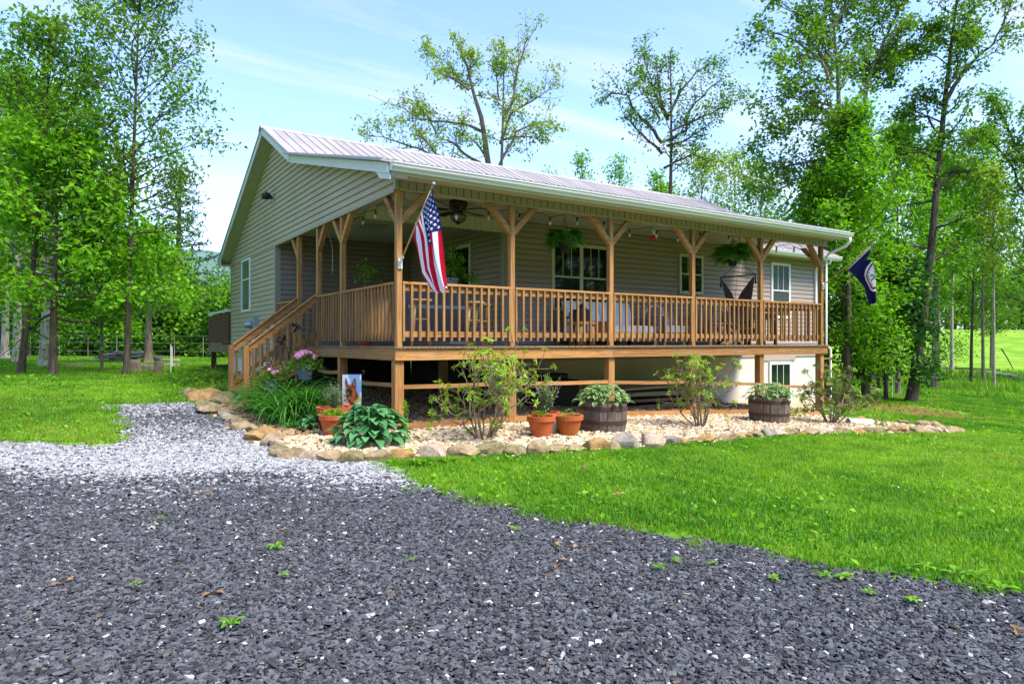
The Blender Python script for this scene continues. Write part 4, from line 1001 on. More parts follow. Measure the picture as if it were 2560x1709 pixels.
blF = [onY(x, y, 0.30) for x, y in ((1033, 522), (1082, 510), (1141, 541), (1221.7, 543), (1299, 548), (1375, 556), (1443, 556), (1510, 566), (1573.6, 586), (1641, 588), (1695, 598), (1750, 592), (1822, 600), (1899, 612), (1941, 626), (1985, 626), (2023, 645))]
def bulb(p):
    mb = MB(); mb.tube([p+Vector((0, 0, 0.09)), p+Vector((0, 0, 0.03))], [0.013, 0.018], 8); s_ = mb.build('socket', M['black'], sl_)
    mb = MB(); mb.lathe([(0.006, -0.055), (0.022, -0.03), (0.024, -0.005), (0.014, 0.03)], tuple(p), 10); mb.build('bulb', M['clear'], sl_, smooth=True)
wire = [Vector((0.32, 2.3, 3.62)), Vector((0.32, 1.9, 3.68))]
for p in bl: wire += [p+Vector((0, 0, 0.10)), p+Vector((0, -0.12, 0.16))]; bulb(p)
wire += [Vector((0.32, 0.4, 3.76))]
for p in blF: wire += [p+Vector((-0.16, 0, 0.15)), p+Vector((0, 0, 0.09))]; bulb(p)
wire.append(Vector((10.3, 0.4, 3.7)))
mb = MB(); mb.tube(wire, 0.006, 5); mb.build('cable', M['black'], sl_)
lg = thing('flood_light', 'small dark twin-head motion light high on the gable siding', 'outdoor light', (-0.02, 6.99, 4.72))
mb = MB(); mb.box(-0.05, -0.014, 6.92, 7.06, 4.60, 4.78); mb.build('base', M['grey_metal'], lg, bevel=0.006)
for dy in (-0.03, 0.15):
    mb = MB(); mb.tube([(-0.05, 6.98+dy*0.4, 4.70), (-0.12, 6.97+dy, 4.71)], 0.018, 8); mb.tube([(-0.09, 6.97+dy, 4.71), (-0.15, 6.98+dy, 4.735), (-0.24, 6.99+dy*1.2, 4.76)], [0.03, 0.065, 0.07], 12); mb.build('lamp_head', M['black'], lg, smooth=True)
me_ = thing('electric_meter', 'grey electric meter box with round glass dial on the gable siding', 'meter', (0, 8.7, 1.35))
mb = MB(); mb.box(-0.16, -0.014, 8.46, 8.80, 1.33, 1.98); mb.build('box', M['grey_metal'], me_, bevel=0.008)
mb = MB(); mb.tube([(-0.16, 8.63, 1.78), (-0.20, 8.63, 1.78), (-0.32, 8.63, 1.78), (-0.34, 8.63, 1.78)], [0.10, 0.09, 0.085, 0.04], 18); mb.build('dial', M['galv'], me_, smooth=True)
mb = MB(); mb.tube([(-0.07, 8.58, 1.33), (-0.07, 8.58, gz(0, 8.6)-0.1)], 0.03, 10); mb.build('conduit', M['grey_metal'], me_)
ff_ = onY(1634.5, 585, 0.45); fd_ = thing('hummingbird_feeder', 'hummingbird feeder with clear bottle and red base hanging from the porch beam', 'bird feeder', tuple(ff_))
mb = MB(); mb.lathe([(0.028, -0.01), (0.04, 0.06), (0.048, 0.16), (0.03, 0.19)], (ff_.x, ff_.y, ff_.z-0.02), 14); mb.build('bottle', plain('clear_plastic', lin(205, 210, 212), 0.12, 0.6), fd_, smooth=True)
mb = MB(); mb.lathe([(0.03, -0.10), (0.085, -0.085), (0.09, -0.055), (0.05, -0.02), (0.028, -0.01)], (ff_.x, ff_.y, ff_.z-0.02), 16); mb.build('base', plain('red_plastic', lin(200, 24, 44), 0.3, 0.5), fd_, smooth=True)
mb = MB(); mb.tube([(ff_.x, ff_.y, ff_.z+0.16), (ff_.x, ff_.y, CZ)], 0.004, 5); mb.build('hook', M['black'], fd_)
# ------------------------------------------------------------------ plants made of bent blades
def blade(lb, base, az, L, w, rise, droop, tint, n=7, mi=0, fold=0.25, shape='strap', mi_edge=None, edge=0.72):
    d = np.array([math.cos(az), math.sin(az)]); ts = np.linspace(0, 1, n); th = rise; p = np.array(base, float); pts = [p.copy()]
    for i in range(1, n):
        th = rise-(rise+droop)*(ts[i]**1.3); p = p+np.array([d[0]*math.cos(th), d[1]*math.cos(th), math.sin(th)])*L/(n-1); pts.append(p.copy())
    if shape == 'strap': wd_ = [w*(0.7+0.5*math.sin(math.pi*min(1, t*1.1)))*(1-t**4)+0.002 for t in ts]
    else:
        prof = [(0, 0.08), (0.30, 0.10), (0.42, 0.75), (0.58, 1.0), (0.75, 0.88), (0.9, 0.45), (1, 0.03)]
        wd_ = [w*np.interp(t, [a for a, b in prof], [b for a, b in prof]) for t in ts]
    lb.strip(pts, wd_, (-d[1], d[0], 0), tint, mi, fold, mi_edge, edge)
def hosta(lb, c, R, H, n, lw, seed, mi=0, mi_edge=None):
    """a mound: stalks rise from the crown, each carrying a broad pleated leaf that arches out and down"""
    r = random.Random(seed); bl = lw*1.75
    for i in range(n):
        k = (i+0.5)/n; az = i*2.39996+r.uniform(-.35, .35); d = np.array([math.cos(az), math.sin(az), 0.0])
        rho = (R-bl*0.62)*math.sqrt(k)*r.uniform(0.9, 1.08); h = H*(1-0.82*k**1.5)*r.uniform(0.88, 1.1); L = bl*r.uniform(0.8, 1.2)*(0.8+0.3*k)
        base = np.array(c)+d*0.04*R; knee = np.array(c)+d*rho+np.array([0, 0, h]); pts = [base, base*0.45+knee*0.55+np.array([0, 0, h*0.16]), knee]; wd_ = [lw*0.07, lw*0.09, lw*0.14]
        th = R_(r.uniform(5, 35)-10*k); tw = r.uniform(-0.25, 0.25); dd = np.array([math.cos(az+tw), math.sin(az+tw), 0.0]); p = knee.copy(); m = 8
        for j in range(1, m+1):
            t_ = j/m; th2 = th-R_(40+35*r.random())*t_**1.2; p = p+(dd*math.cos(th2)+np.array([0, 0, math.sin(th2)]))*L/m; pts.append(p.copy())
            wd_.append(lw*r.uniform(0.97, 1.03)*np.interp(t_, [0, 0.12, 0.35, 0.6, 0.85, 1.0], [0.2, 0.68, 1.0, 0.86, 0.36, 0.03]))
        lb.strip(pts, wd_, (-dd[1], dd[0], r.uniform(-0.15, 0.15)), min(1, max(0, r.gauss(0.5, 0.28))), mi, 0.28, mi_edge, 0.74)
def needles(lb, c, R, H, n, seed, L=0.03, W=0.008, tl=(0.2, 1.0)):
    r = np.random.default_rng(seed)
    for i in range(n):
        az, sp = r.uniform(0, 6.28), abs(r.normal())*0.35; k = np.linspace(0.1, 1, 26)[:, None]
        d = np.array([math.cos(az)*sp, math.sin(az)*sp, 1.0]); d /= np.linalg.norm(d); cur = r.normal(size=3)*0.15*R
        pts = np.array(c)+d*H*k*r.uniform(0.7, 1.05)+cur*k**2+r.normal(size=(26, 3))*0.006
        ax = r.normal(size=(26, 3))+d*1.2; lb.leaves(pts, L, W, r.uniform(*tl, 26), nrm=r.normal(size=(26, 3)), axis=ax, rg=r)
def pot(root, c, r0, r1, h, mat, rim=True, fill=0.93):
    mb = MB(); rr = r1*1.09
    prof = [(r0, 0), (r1*0.985, h*0.78), (rr, h*0.785), (rr*1.02, h), (r1*0.92, h), (r1*0.9, h*0.86)] if rim else [(r0, 0), (r1, h), (r1*0.93, h), (r1*0.9, h*0.86)]
    mb.lathe(prof, c, 28); mb.build('pot', mat, root, smooth=False, bevel=0)
    mb = MB(); mb.lathe([(r1*0.91, h*0.85), (0.0001, h*0.89)], c, 20); mb.build('soil', M['soil'], root)
def stand(p): return Vector((p.x, p.y, gz(p.x, p.y)+0.015))
# terracotta pots
c = stand(onG(872, 1092)); c.z = gz(c.x, c.y)+0.01
c1 = stand(Vector((-0.82, 0.32, 0)))
def pot_at(px, py): return stand(onG(px, py))
cA = pot_at(836, 1080); tA = thing('potted_plant', 'large terracotta pot of grey-green lavender behind the parsley pot', 'potted plant', tuple(cA), 'terracotta pots in the gravel bed')
pot(tA, cA, 0.16, 0.235, 0.36, M['terracotta']); lb = LB(); needles(lb, (cA.x, cA.y, cA.z+0.30), 0.26, 0.34, 85, 5, 0.05, 0.008); lb.build('foliage', LEAF['sage'], tA)
cB = pot_at(834, 1092); tB = thing('potted_plant', 'terracotta pot of bright green parsley in front of the lavender pot', 'potted plant', tuple(cB), 'terracotta pots in the gravel bed')
pot(tB, cB, 0.13, 0.185, 0.30, M['terracotta']); lb = LB(); r = np.random.default_rng(3); q = r.normal(size=(420, 3))*[0.075, 0.075, 0.045]; q[:, 2] = np.abs(q[:, 2]); lb.leaves(q+[cB.x, cB.y, cB.z+0.28], 0.035, 0.024, r.random(420), rg=r); lb.build('foliage', LEAF['bright'], tB)
cC = pot_at(1365, 1085); tC = thing('potted_plant', 'terracotta pot of tall lilac-flowered sage behind a smaller terracotta pot', 'potted plant', tuple(cC), 'terracotta pots in the gravel bed')
pot(tC, cC, 0.15, 0.20, 0.32, M['terracotta'])
lb = LB(); r = np.random.default_rng(8)
for i in range(34):
    az, sp = r.uniform(0, 6.28), abs(r.normal())*0.30; d = np.array([math.cos(az)*sp, math.sin(az)*sp, 1.0]); d /= np.linalg.norm(d); H = r.uniform(0.25, 0.52)
    k = np.linspace(0.05, 0.8, 12)[:, None]; lb.leaves(np.array([cC.x, cC.y, cC.z+0.28])+d*H*k, 0.075, 0.024, r.random(12), axis=r.normal(size=(12, 3))+d*0.6, rg=r)
    if i % 3 == 0:
        k = np.linspace(0.82, 1.35, 12)[:, None]; lb.leaves(np.array([cC.x, cC.y, cC.z+0.28])+d*H*k+r.normal(size=(12, 3))*0.008, 0.022, 0.016, r.random(12), mi=1, rg=r)
    lb.strip(np.array([cC.x, cC.y, cC.z+0.26])+d*H*np.linspace(0, 1.35, 4)[:, None], [0.005]*4, (1, 0, 0), 0.3)
lb.build('foliage', [LEAF['sage'], leafmat('lilac_petal', (0.40, 0.34, 0.52, 1), (0.75, 0.66, 0.82, 1))], tC)
def seedling(c, h, seed, root, n=4):
    lb = LB(); r = random.Random(seed)
    for j in range(n):
        bx, by = c[0]+r.uniform(-.06, .06), c[1]+r.uniform(-.06, .06)
        for k in range(7): blade(lb, (bx, by, c[2]+r.uniform(0, h*0.5)), r.uniform(0, 6.28), h*r.uniform(0.8, 1.2), 0.05, R_(r.uniform(25, 70)), R_(20), r.random(), 7, 0, 0.2, 'hosta')
    lb.build('foliage', LEAF['mid'], root)
cD = pot_at(1353, 1097); tD = thing('potted_plant', 'terracotta pot with low green seedlings beside the galvanised bucket', 'potted plant', tuple(cD), 'terracotta pots in the gravel bed')
pot(tD, cD, 0.125, 0.19, 0.32, M['terracotta']); seedling((cD.x, cD.y, cD.z+0.28), 0.13, 4, tD)
cE = pot_at(1421, 1092); tE = thing('potted_plant', 'moss-stained terracotta pot with a single leafy sprout left of the barrel planter', 'potted plant', tuple(cE), 'terracotta pots in the gravel bed')
pot(tE, cE, 0.13, 0.20, 0.31, M['terracotta_moss']); seedling((cE.x, cE.y, cE.z+0.28), 0.15, 9, tE, 2)
cF = pot_at(1381, 1091); tF = thing('bucket', 'small galvanised bucket between two terracotta pots', 'bucket', tuple(cF))
mb = MB(); mb.lathe([(0.085, 0), (0.115, 0.27), (0.122, 0.28), (0.105, 0.275), (0.09, 0.1)], cF, 22); mb.build('pail', M['galv'], tF, smooth=True)
mb = MB(); mb.tube([(cF.x+0.125*math.cos(a), cF.y+0.02, cF.z+0.25-0.12*math.sin(a)) for a in np.linspace(0, math.pi, 12)], 0.004, 5); mb.build('handle', M['galv'], tF)
# barrel planters
def barrel(px, py, R, H, label, seed):
    c = pot_at(px, py); t = thing('barrel_planter', label, 'planter', tuple(c), 'half-barrel planters')
    n = 18
    rad = lambda z: R*(0.86+0.14*math.sin(math.pi*(0.12+0.55*z/H)))
    for k in range(n):
        a0, a1 = 2*math.pi*(k+0.035)/n, 2*math.pi*(k+0.965)/n; mb = MB(); vs = []; jit = random.uniform(-0.006, 0.006)
        for z in (0, H*0.33, H*0.66, H+random.uniform(-.01, .01)):
            for a, q in ((a0, 0), (a1, 0), (a1, -0.03), (a0, -0.03)): vs.append((c.x+(rad(z)+q+jit)*math.cos(a), c.y+(rad(z)+q+jit)*math.sin(a), c.z+z))
        fs = []
        for i in range(3):
            for j in range(4): fs.append((i*4+j, i*4+(j+1) % 4, (i+1)*4+(j+1) % 4, (i+1)*4+j))
        fs += [(12, 13, 14, 15)]; mb.add(vs, fs); mb.build('stave', M['barrel'], t)
    for z, hh in ((0.30*H, 0.055), (0.76*H, 0.06)):
        mb = MB(); mb.lathe([(rad(z)+0.006, z), (rad(z+hh)+0.006, z+hh)], c, 40); mb.build('hoop', M['hoop'], t)
    mb = MB(); mb.lathe([(R*0.93, H*0.86), (0.001, H*0.92)], c, 24); mb.build('soil', M['soil'], t)
    lb = LB(); hosta(lb, (c.x, c.y, c.z+H*0.88), R*1.22, 0.30, 120, 0.075, seed, 0, 1); lb.build('hosta', [LEAF['vhosta'], LEAF['margin']], t)
barrel(1508, 1080, 0.37, 0.46, 'wooden half-barrel planter of white-edged hosta beside the mossy terracotta pot', 3)
barrel(1923, 1058, 0.38, 0.50, 'wooden half-barrel planter of white-edged hosta under the basement window', 5)
# blue hosta, daylilies, low edging plants
c = stand(onG(928, 1113)); t = thing('hosta_plant', 'big blue-green hosta clump in the pale gravel at the porch corner', 'plant', tuple(c))
lb = LB(); hosta(lb, tuple(c), 0.52, 0.46, 165, 0.125, 11); lb.build('leaves', LEAF['hosta'], t, smooth=True)
c = stand(onG(775, 1078)); t = thing('hosta_plant', 'small dark hosta tucked behind the parsley pot', 'plant', tuple(c)); lb = LB(); hosta(lb, tuple(c), 0.2, 0.2, 40, 0.07, 13); lb.build('leaves', LEAF['hosta'], t)
def strapclump(c, rad, n, L, seed, wid=0.022, mat='lily'):
    lb = LB(); r = random.Random(seed)
    for i in range(n):
        a, q = r.uniform(0, 6.28), math.sqrt(r.random())*rad; bx, by = c[0]+math.cos(a)*q, c[1]+math.sin(a)*q*0.55
        blade(lb, (bx, by, gz(bx, by)), r.uniform(0, 6.28), L*r.uniform(0.6, 1.2), wid*r.uniform(0.7, 1.2), R_(r.uniform(68, 88)), R_(r.uniform(0, 75)), min(1, max(0, r.gauss(0.45, 0.25))), 9, 0, 0.3)
    return lb
c = stand(onG(735, 1055)); t = thing('daylily_clump', 'tall clump of arching green daylily leaves beside the porch stairs', 'plant', tuple(c))
lb = LB()
for px, py, rr, n, L in ((700, 1035, 0.40, 330, 1.0), (760, 1050, 0.42, 380, 1.08), (735, 1062, 0.45, 280, 0.9), (655, 1030, 0.25, 110, 0.75), (810, 1050, 0.25, 90, 1.0)):
    q = onG(px, py); s_ = strapclump(q, rr, n, L, px); lb.v += s_.v; lb.f += [f+lb.n for f in s_.f]; lb.t += s_.t; lb.m += s_.m; lb.n += s_.n
lb.build('leaves', LEAF['lily'], t)
for px, py, L, lab in ((730, 1075, 0.32, 'small tuft of green strap leaves in the gravel below the daylilies'), (690, 1068, 0.3, 'low tuft of strap leaves left of the stray tuft below the daylilies'), (552, 985, 0.55, 'yellow-green strap-leaved clump left of the stair posts')):
    c = stand(onG(px, py)); t = thing('daylily_clump', lab, 'plant', tuple(c), 'small strap-leaved tufts'); strapclump(c, 0.10 if L < 0.5 else 0.25, 30 if L < 0.5 else 110, L, px+1, 0.014).build('leaves', LEAF['lily' if L < 0.5 else 'yellow'], t)
c = stand(onG(520, 962)); t = thing('green_shrub', 'low dark green shrub at the foot of the rear deck post', 'shrub', tuple(c)); lb = LB(); r = np.random.default_rng(5); q = r.normal(size=(900, 3))*[0.35, 0.35, 0.15]; q[:, 2] = np.abs(q[:, 2]); lb.leaves(q+np.array(c), 0.10, 0.05, r.random(900), rg=r); lb.build('leaves', LEAF['mid'], t)
c = stand(onG(1012, 1108)); t = thing('weed', 'tall thin weed growing beside the corner post foot', 'weed', tuple(c)); lb = LB(); r = np.random.default_rng(6); k = r.random((160, 1)); lb.leaves(np.array(c)+np.concatenate([r.normal(size=(160, 2))*0.05*(1.2-k), k*0.55], 1), 0.05, 0.016, r.random(160), rg=r); lb.build('leaves', LEAF['bright'], t)
for px, py, lab in ((2205, 1068, 'low green plant beside the white drain pipe at the bed tip'), (1990, 1045, 'low strap-leaved plant at the foot of the right-hand rhododendron')):
    c = stand(onG(px, py)); t = thing('low_plant', lab, 'plant', tuple(c)); lb = LB(); hosta(lb, tuple(c), 0.22, 0.2, 45, 0.055, px); lb.build('leaves', LEAF['mid'], t)
# rhododendrons: bare twisting stems with a rosette of leaves at each tip
def rhodo(px, py, W, H, label, seed, tips, bright, low=0.3):
    c = stand(onG(px, py)); t = thing('rhododendron_bush', label, 'shrub', tuple(c), 'rhododendron bushes in the gravel bed')
    r = np.random.default_rng(seed); mb = MB(); lb = LB(); ends = []
    def grow(p, d, L, rad, lev):
        pts = [p]; q = Vector(p); dd = Vector(d)
        for i in range(3):
            dd = (dd+Vector(r.normal(size=3)*0.16)+Vector((0, 0, 0.10))).normalized(); q = q+dd*L/3; pts.append(q.copy())
        mb.tube(pts, [rad, rad*0.85, rad*0.75, rad*0.62], 5, cap=False)
        if lev == 0: ends.append((pts[-1], dd)); return
        for k in range(2+(r.random() < 0.3)):
            nd = (dd+Vector(r.normal(size=3))*0.55*Vector((1, 1, 0.7)).length/1.6).normalized(); nd.z = max(nd.z, -0.05); grow(pts[-1], nd, L*r.uniform(0.6, 0.9), rad*0.66, lev-1)
        if r.random() < 0.45: ends.append((pts[2], dd))
    for k in range(tips):
        a = 2*math.pi*k/tips+r.uniform(-.4, .4); s_ = r.uniform(0.35, 1.1)*W/H*1.25
        grow(Vector(c)+Vector((math.cos(a)*0.05, math.sin(a)*0.05, -0.03)), Vector((math.cos(a)*s_, math.sin(a)*s_, 1)).normalized(), H*r.uniform(0.30, 0.42), 0.018, 3)
    mb.build('stems', M['twig'], t)
    for p, d in ends:
        d = np.array(d); n = r.integers(8, 13); az = r.uniform(0, 6.28)+np.arange(n)*2.4
        a = unit(np.cross(d, [0.3, 0.2, 0.9])); b = np.cross(d, a); hgt = (p.z-c.z)/H
        fresh = r.random() < bright*(0.6+0.6*hgt)
        ax = np.cos(az)[:, None]*a+np.sin(az)[:, None]*b+d*(r.uniform(0.7, 1.5, (n, 1)) if fresh else r.uniform(0.0, 0.6, (n, 1)))
        tn = r.uniform(0.6, 1.0, n) if fresh else r.uniform(0.0, 0.42, n)
        nr = d[None]*1.0+r.normal(size=(n, 3))*0.25
        lb.leaves(np.array(p)+r.normal(size=(n, 3))*0.006, r.uniform(0.055, 0.085, n), r.uniform(0.022, 0.032, n), tn, nrm=nr, axis=ax, rg=r)
    lb.build('leaves', LEAF['azalea'], t); return t
rhodo(1212, 1103, 1.05, 1.30, 'wide open rhododendron with bare forked stems left of the terracotta pots', 21, 13, 0.9)
rhodo(1750, 1072, 0.62, 1.30, 'upright rhododendron with lime tips between the two barrel planters', 23, 11, 0.75)
rhodo(2078, 1062, 0.75, 1.10, 'dark brownish rhododendron at the right end of the porch', 29, 13, 0.25)
# hanging ferns
def fern(px, py, Yp, R, label, seed):
    c = onY(px, py, Yp); t = thing('hanging_fern', label, 'hanging plant', tuple(c), 'ferns hanging from the porch beam')
    mb = MB(); mb.lathe([(0.075, -0.22), (0.115, -0.06), (0.125, -0.06), (0.125, -0.03), (0.11, -0.03), (0.10, -0.05)], c, 20); mb.build('pot', M['black'], t, smooth=False)
    mb = MB()
    for k in range(3):
        a = k*2.094; mb.tube([(c.x+0.13*math.cos(a), c.y+0.13*math.sin(a), c.z-0.03), (c.x, c.y, c.z+0.42), (c.x, c.y, 3.80)], 0.004, 4)
    mb.build('hanger', M['black'], t)
    lb = LB(); r = np.random.default_rng(seed)
    for i in range(230):
        az = r.uniform(0, 6.28); L = R*r.uniform(0.75, 1.35); rise = R_(88-80*r.random()**1.3); dr = R_(r.uniform(25, 88)); n = 15; p = np.array([c.x, c.y, c.z-0.04]); pts = []; d = np.array([math.cos(az), math.sin(az)])
        for j in range(n):
            th = rise-(rise+dr)*(j/(n-1))**1.2; p = p+np.array([d[0]*math.cos(th), d[1]*math.cos(th), math.sin(th)])*L/n; pts.append(p.copy())
        pts = np.array(pts); tn = np.clip(r.normal(0.45, 0.25), 0, 1); wl = R*0.22*np.sin(np.pi*np.linspace(0.12, 0.97, n))+0.006; side = np.array([-d[1], d[0], 0.0])
        for sgn in (1, -1):
            ax = side[None]*sgn+np.gradient(pts, axis=0)*6; lb.leaves(pts, wl, wl*0.40, np.clip(tn+r.normal(size=n)*0.1, 0, 1), nrm=np.array([[d[0]*0.3, d[1]*0.3, 1.0]]*n)+r.normal(size=(n, 3))*0.2, axis=ax, rg=r)
        lb.strip(pts, [0.006]*n, side, tn*0.6)
    lb.build('fronds', LEAF['fern'], t)
fern(1412, 600, 0.5, 0.40, 'light green fern hanging beside the double window', 3)
fern(1832, 640, 0.5, 0.50, 'darker and larger fern hanging above the hammock chair', 4)
# flower pots on a shepherd's hook
hk = stand(onG(724, 1045)); t = thing('shepherd_hook', "black wrought-iron shepherd's hook with leaf scrolls by the stairs", 'garden hook', tuple(hk))
P = lambda dx, z: (hk.x+dx*0.84, hk.y-dx*0.55, hk.z+z)
mb = MB(); mb.tube([P(0, -0.1), P(0, 1.0), P(0.03, 1.35), P(0.10, 1.46), P(0.18, 1.45), P(0.25, 1.34), P(0.27, 1.22), P(0.25, 1.16)], 0.009, 7); mb.tube([P(0, 0.9), P(-0.04, 1.15), P(-0.12, 1.22), P(-0.22, 1.15), P(-0.27, 1.0), P(-0.30, 0.92), P(-0.33, 0.94)], 0.008, 7); mb.build('stake', M['black'], t, smooth=True)
lb = LB(); r = np.random.default_rng(2)
for q in (P(0.12, 1.48), P(-0.11, 1.27)): lb.leaves(np.array(q)+r.normal(size=(16, 3))*0.03, 0.09, 0.05, 0.5, rg=r)
lb.build('foliage_scroll', M['black'], t)
def flowerpot(c, R, label, seed, nflow, pr=0.14, ph=0.24):
    t = thing('flower_pot', label, 'flower pot', tuple(c), 'pots of pink flowers by the stairs')
    mb = MB(); mb.lathe([(pr*0.72, -ph), (pr, 0), (pr*1.04, 0), (pr*1.04, 0.02), (pr*0.9, 0.02), (pr*0.85, -0.03)], c, 22); mb.build('pot', plain('grey_plastic_pot', lin(92, 98, 112), 0.5, 0.3), t)
    lb = LB(); r = np.random.default_rng(seed); q = r.normal(size=(650, 3))*[R*0.55, R*0.55, R*0.38]; q[:, 2] = np.abs(q[:, 2])-0.02-0.25*(np.hypot(q[:, 0], q[:, 1])/R)**2*R
    lb.leaves(q+np.array(c), 0.055, 0.035, r.random(650), rg=r)
    for i in range(nflow):
        a, k = r.uniform(0, 6.28), math.sqrt(r.random()); p = np.array(c)+[math.cos(a)*R*0.8*k, math.sin(a)*R*0.8*k, R*0.78*(1-0.55*k*k)+0.03]
        tn = r.uniform(0, 1); nr = unit(np.array([[math.cos(a)*k, math.sin(a)*k-0.4, 0.7]])); az = np.arange(6)*1.047; u_ = unit(np.cross(nr, [[0.1, 0.3, 0.9]])); w_ = np.cross(nr, u_)
        lb.leaves(np.repeat(p[None], 6, 0), 0.034, 0.03, tn, nrm=np.repeat(nr, 6, 0), axis=np.cos(az)[:, None]*u_+np.sin(az)[:, None]*w_, mi=1, rg=r)
    lb.build('foliage', [LEAF['mid'], LEAF['pink']], t); return t
hp = Vector(P(0.25, 0.86)); tp = flowerpot(hp, 0.27, "grey pot of magenta and pink flowers hanging from the shepherd's hook", 6, 80)
mb = MB()
for k in range(3): mb.tube([(hp.x+0.14*math.cos(k*2.1), hp.y+0.14*math.sin(k*2.1), hp.z), P(0.255, 1.17)], 0.004, 4)
mb.build('hanger', M['black'], tp)
hp = Vector(P(-0.30, 0.62)); tp = flowerpot(hp, 0.26, 'leafy pot with a few pale pink flowers hanging beside the stair rail', 9, 14)
mb = MB()
for k in range(3): mb.tube([(hp.x+0.14*math.cos(k*2.1), hp.y+0.14*math.sin(k*2.1), hp.z), P(-0.31, 0.93)], 0.004, 4)
mb.build('hanger', M['black'], tp)
# garden banner with a painted dog's head
gb = stand(onG(889, 1075)); U = Vector((RT[0], RT[1], 0)); NF = Vector((-FW[0], -FW[1], 0)); U = (U+NF*0.1).normalized()
dist = to_ld(gb.x, gb.y)[1]; sx = dist/FPX
t = thing('garden_banner', 'small garden banner painted with a shepherd dog head and flowers', 'garden flag', tuple(gb))
cx, cyc = (854.2+903.9)/2, (936+1013)/2
w2, top, bot = (904-855)/2*sx, ZC+(854.5-936)*sx, ZC+(854.5-1014)*sx
ctr = Vector((CAM[0], CAM[1], 0))+Vector((FW[0], FW[1], 0))*dist+Vector((RT[0], RT[1], 0))*((879.5-CX)*sx)
def BP(x, y, o=0.0): # x,y in 0..1 from the top-left corner
    p = ctr+U*((x-0.5)*2*w2)+NF*o; p.z = top+(bot-top)*y; return p
mb = MB(); n = 12
for i in range(n):
    for j in range(16):
        q = [BP(a/n, b/16, 0.006*math.sin(3*a/n+2*b/16)) for a, b in ((i, j), (i, j+1), (i+1, j+1), (i+1, j))]
        y = (j+0.5)/16; x = (i+0.5)/n; k = vnoise(x, y, 5, 3)
        mb.add(q, [(0, 1, 2, 3)], 0 if k > 0.62 or (x < 0.3 and y < 0.7) else (1 if y < 0.62+0.1*k else (2 if k > 0.45 else 3)))
CL = lambda n_, *c: cloth(n_, lin(*c))
mb.build('banner_cloth', [CL('banner_cloud', 226, 226, 234), CL('banner_sky', 132, 178, 222), CL('banner_leaf', 190, 196, 120), CL('banner_earth', 108, 76, 50)], t)
mb = MB()
def pic(poly, mi, o): mb.add([BP(x, y, o) for x, y in poly], [list(range(len(poly)))], mi)
pic([(0.17, 0.13), (0.22, 0.12), (0.33, 0.31), (0.30, 0.42), (0.20, 0.40), (0.16, 0.26)], 1, 0.013); pic([(0.195, 0.17), (0.22, 0.17), (0.30, 0.33), (0.22, 0.36)], 2, 0.016)
pic([(0.64, 0.12), (0.70, 0.14), (0.745, 0.28), (0.73, 0.44), (0.62, 0.42), (0.50, 0.33)], 1, 0.013); pic([(0.65, 0.17), (0.70, 0.22), (0.71, 0.38), (0.64, 0.40), (0.56, 0.32)], 2, 0.016)
pic([(0.30, 0.34), (0.42, 0.32), (0.52, 0.33), (0.66, 0.40), (0.76, 0.52), (0.82, 0.68), (0.80, 0.86), (0.66, 0.95), (0.40, 0.93), (0.30, 0.80), (0.20, 0.64), (0.19, 0.48), (0.22, 0.40)], 3, 0.011)
pic([(0.30, 0.46), (0.40, 0.44), (0.48, 0.52), (0.47, 0.66), (0.40, 0.74), (0.26, 0.73), (0.22, 0.64), (0.26, 0.54)], 1, 0.018)
pic([(0.52, 0.40), (0.62, 0.42), (0.70, 0.54), (0.68, 0.68), (0.58, 0.80), (0.52, 0.66), (0.56, 0.54)], 4, 0.015); pic([(0.24, 0.36), (0.32, 0.35), (0.31, 0.44), (0.23, 0.46)], 4, 0.015)
pic([(0.48, 0.72), (0.66, 0.78), (0.60, 0.90), (0.46, 0.86)], 2, 0.017)
for k in range(26):
    r1 = random.Random(k); x, y = (r1.uniform(0.04, 0.42), r1.uniform(0.78, 0.97)) if k < 16 else (r1.uniform(0.64, 0.97), r1.uniform(0.68, 0.97)); s_ = r1.uniform(0.02, 0.05)
    pic([(x+s_*1.3*math.cos(a*1.047), y+s_*math.sin(a*1.047)) for a in range(6)], [5, 6, 5, 7][k % 4] if k < 16 else [8, 8, 6][k % 3], 0.02+0.0006*k)
pic([(0.30, 0.63), (0.36, 0.62), (0.35, 0.69), (0.29, 0.69)], 0, 0.021); pic([(0.26, 0.53), (0.30, 0.52), (0.29, 0.56)], 0, 0.0205); pic([(0.47, 0.52), (0.52, 0.51), (0.50, 0.56)], 0, 0.0205)
mb.build('dog_picture', [CL('banner_black', 30, 22, 22), CL('banner_dark', 70, 40, 36), CL('banner_inner', 176, 104, 78), CL('banner_brown', 134, 70, 42), CL('banner_tan', 178, 102, 62), CL('banner_pink', 226, 160, 176), CL('banner_white', 232, 228, 224), CL('banner_red', 196, 76, 76), CL('banner_lime', 198, 206, 104)], t)
mb = MB(); mb.tube([BP(-0.04, -0.02, -0.01), BP(1.02, -0.02, -0.01), BP(1.12, -0.02, -0.01), BP(1.15, -0.10, -0.01), BP(1.08, -0.13, -0.01), BP(1.03, -0.08, -0.01)], 0.006, 6); q = BP(-0.04, -0.02, -0.01); mb.tube([q, Vector((q.x, q.y, gz(q.x, q.y)-0.1))], 0.007, 6); mb.build('stand', M['black'], t)
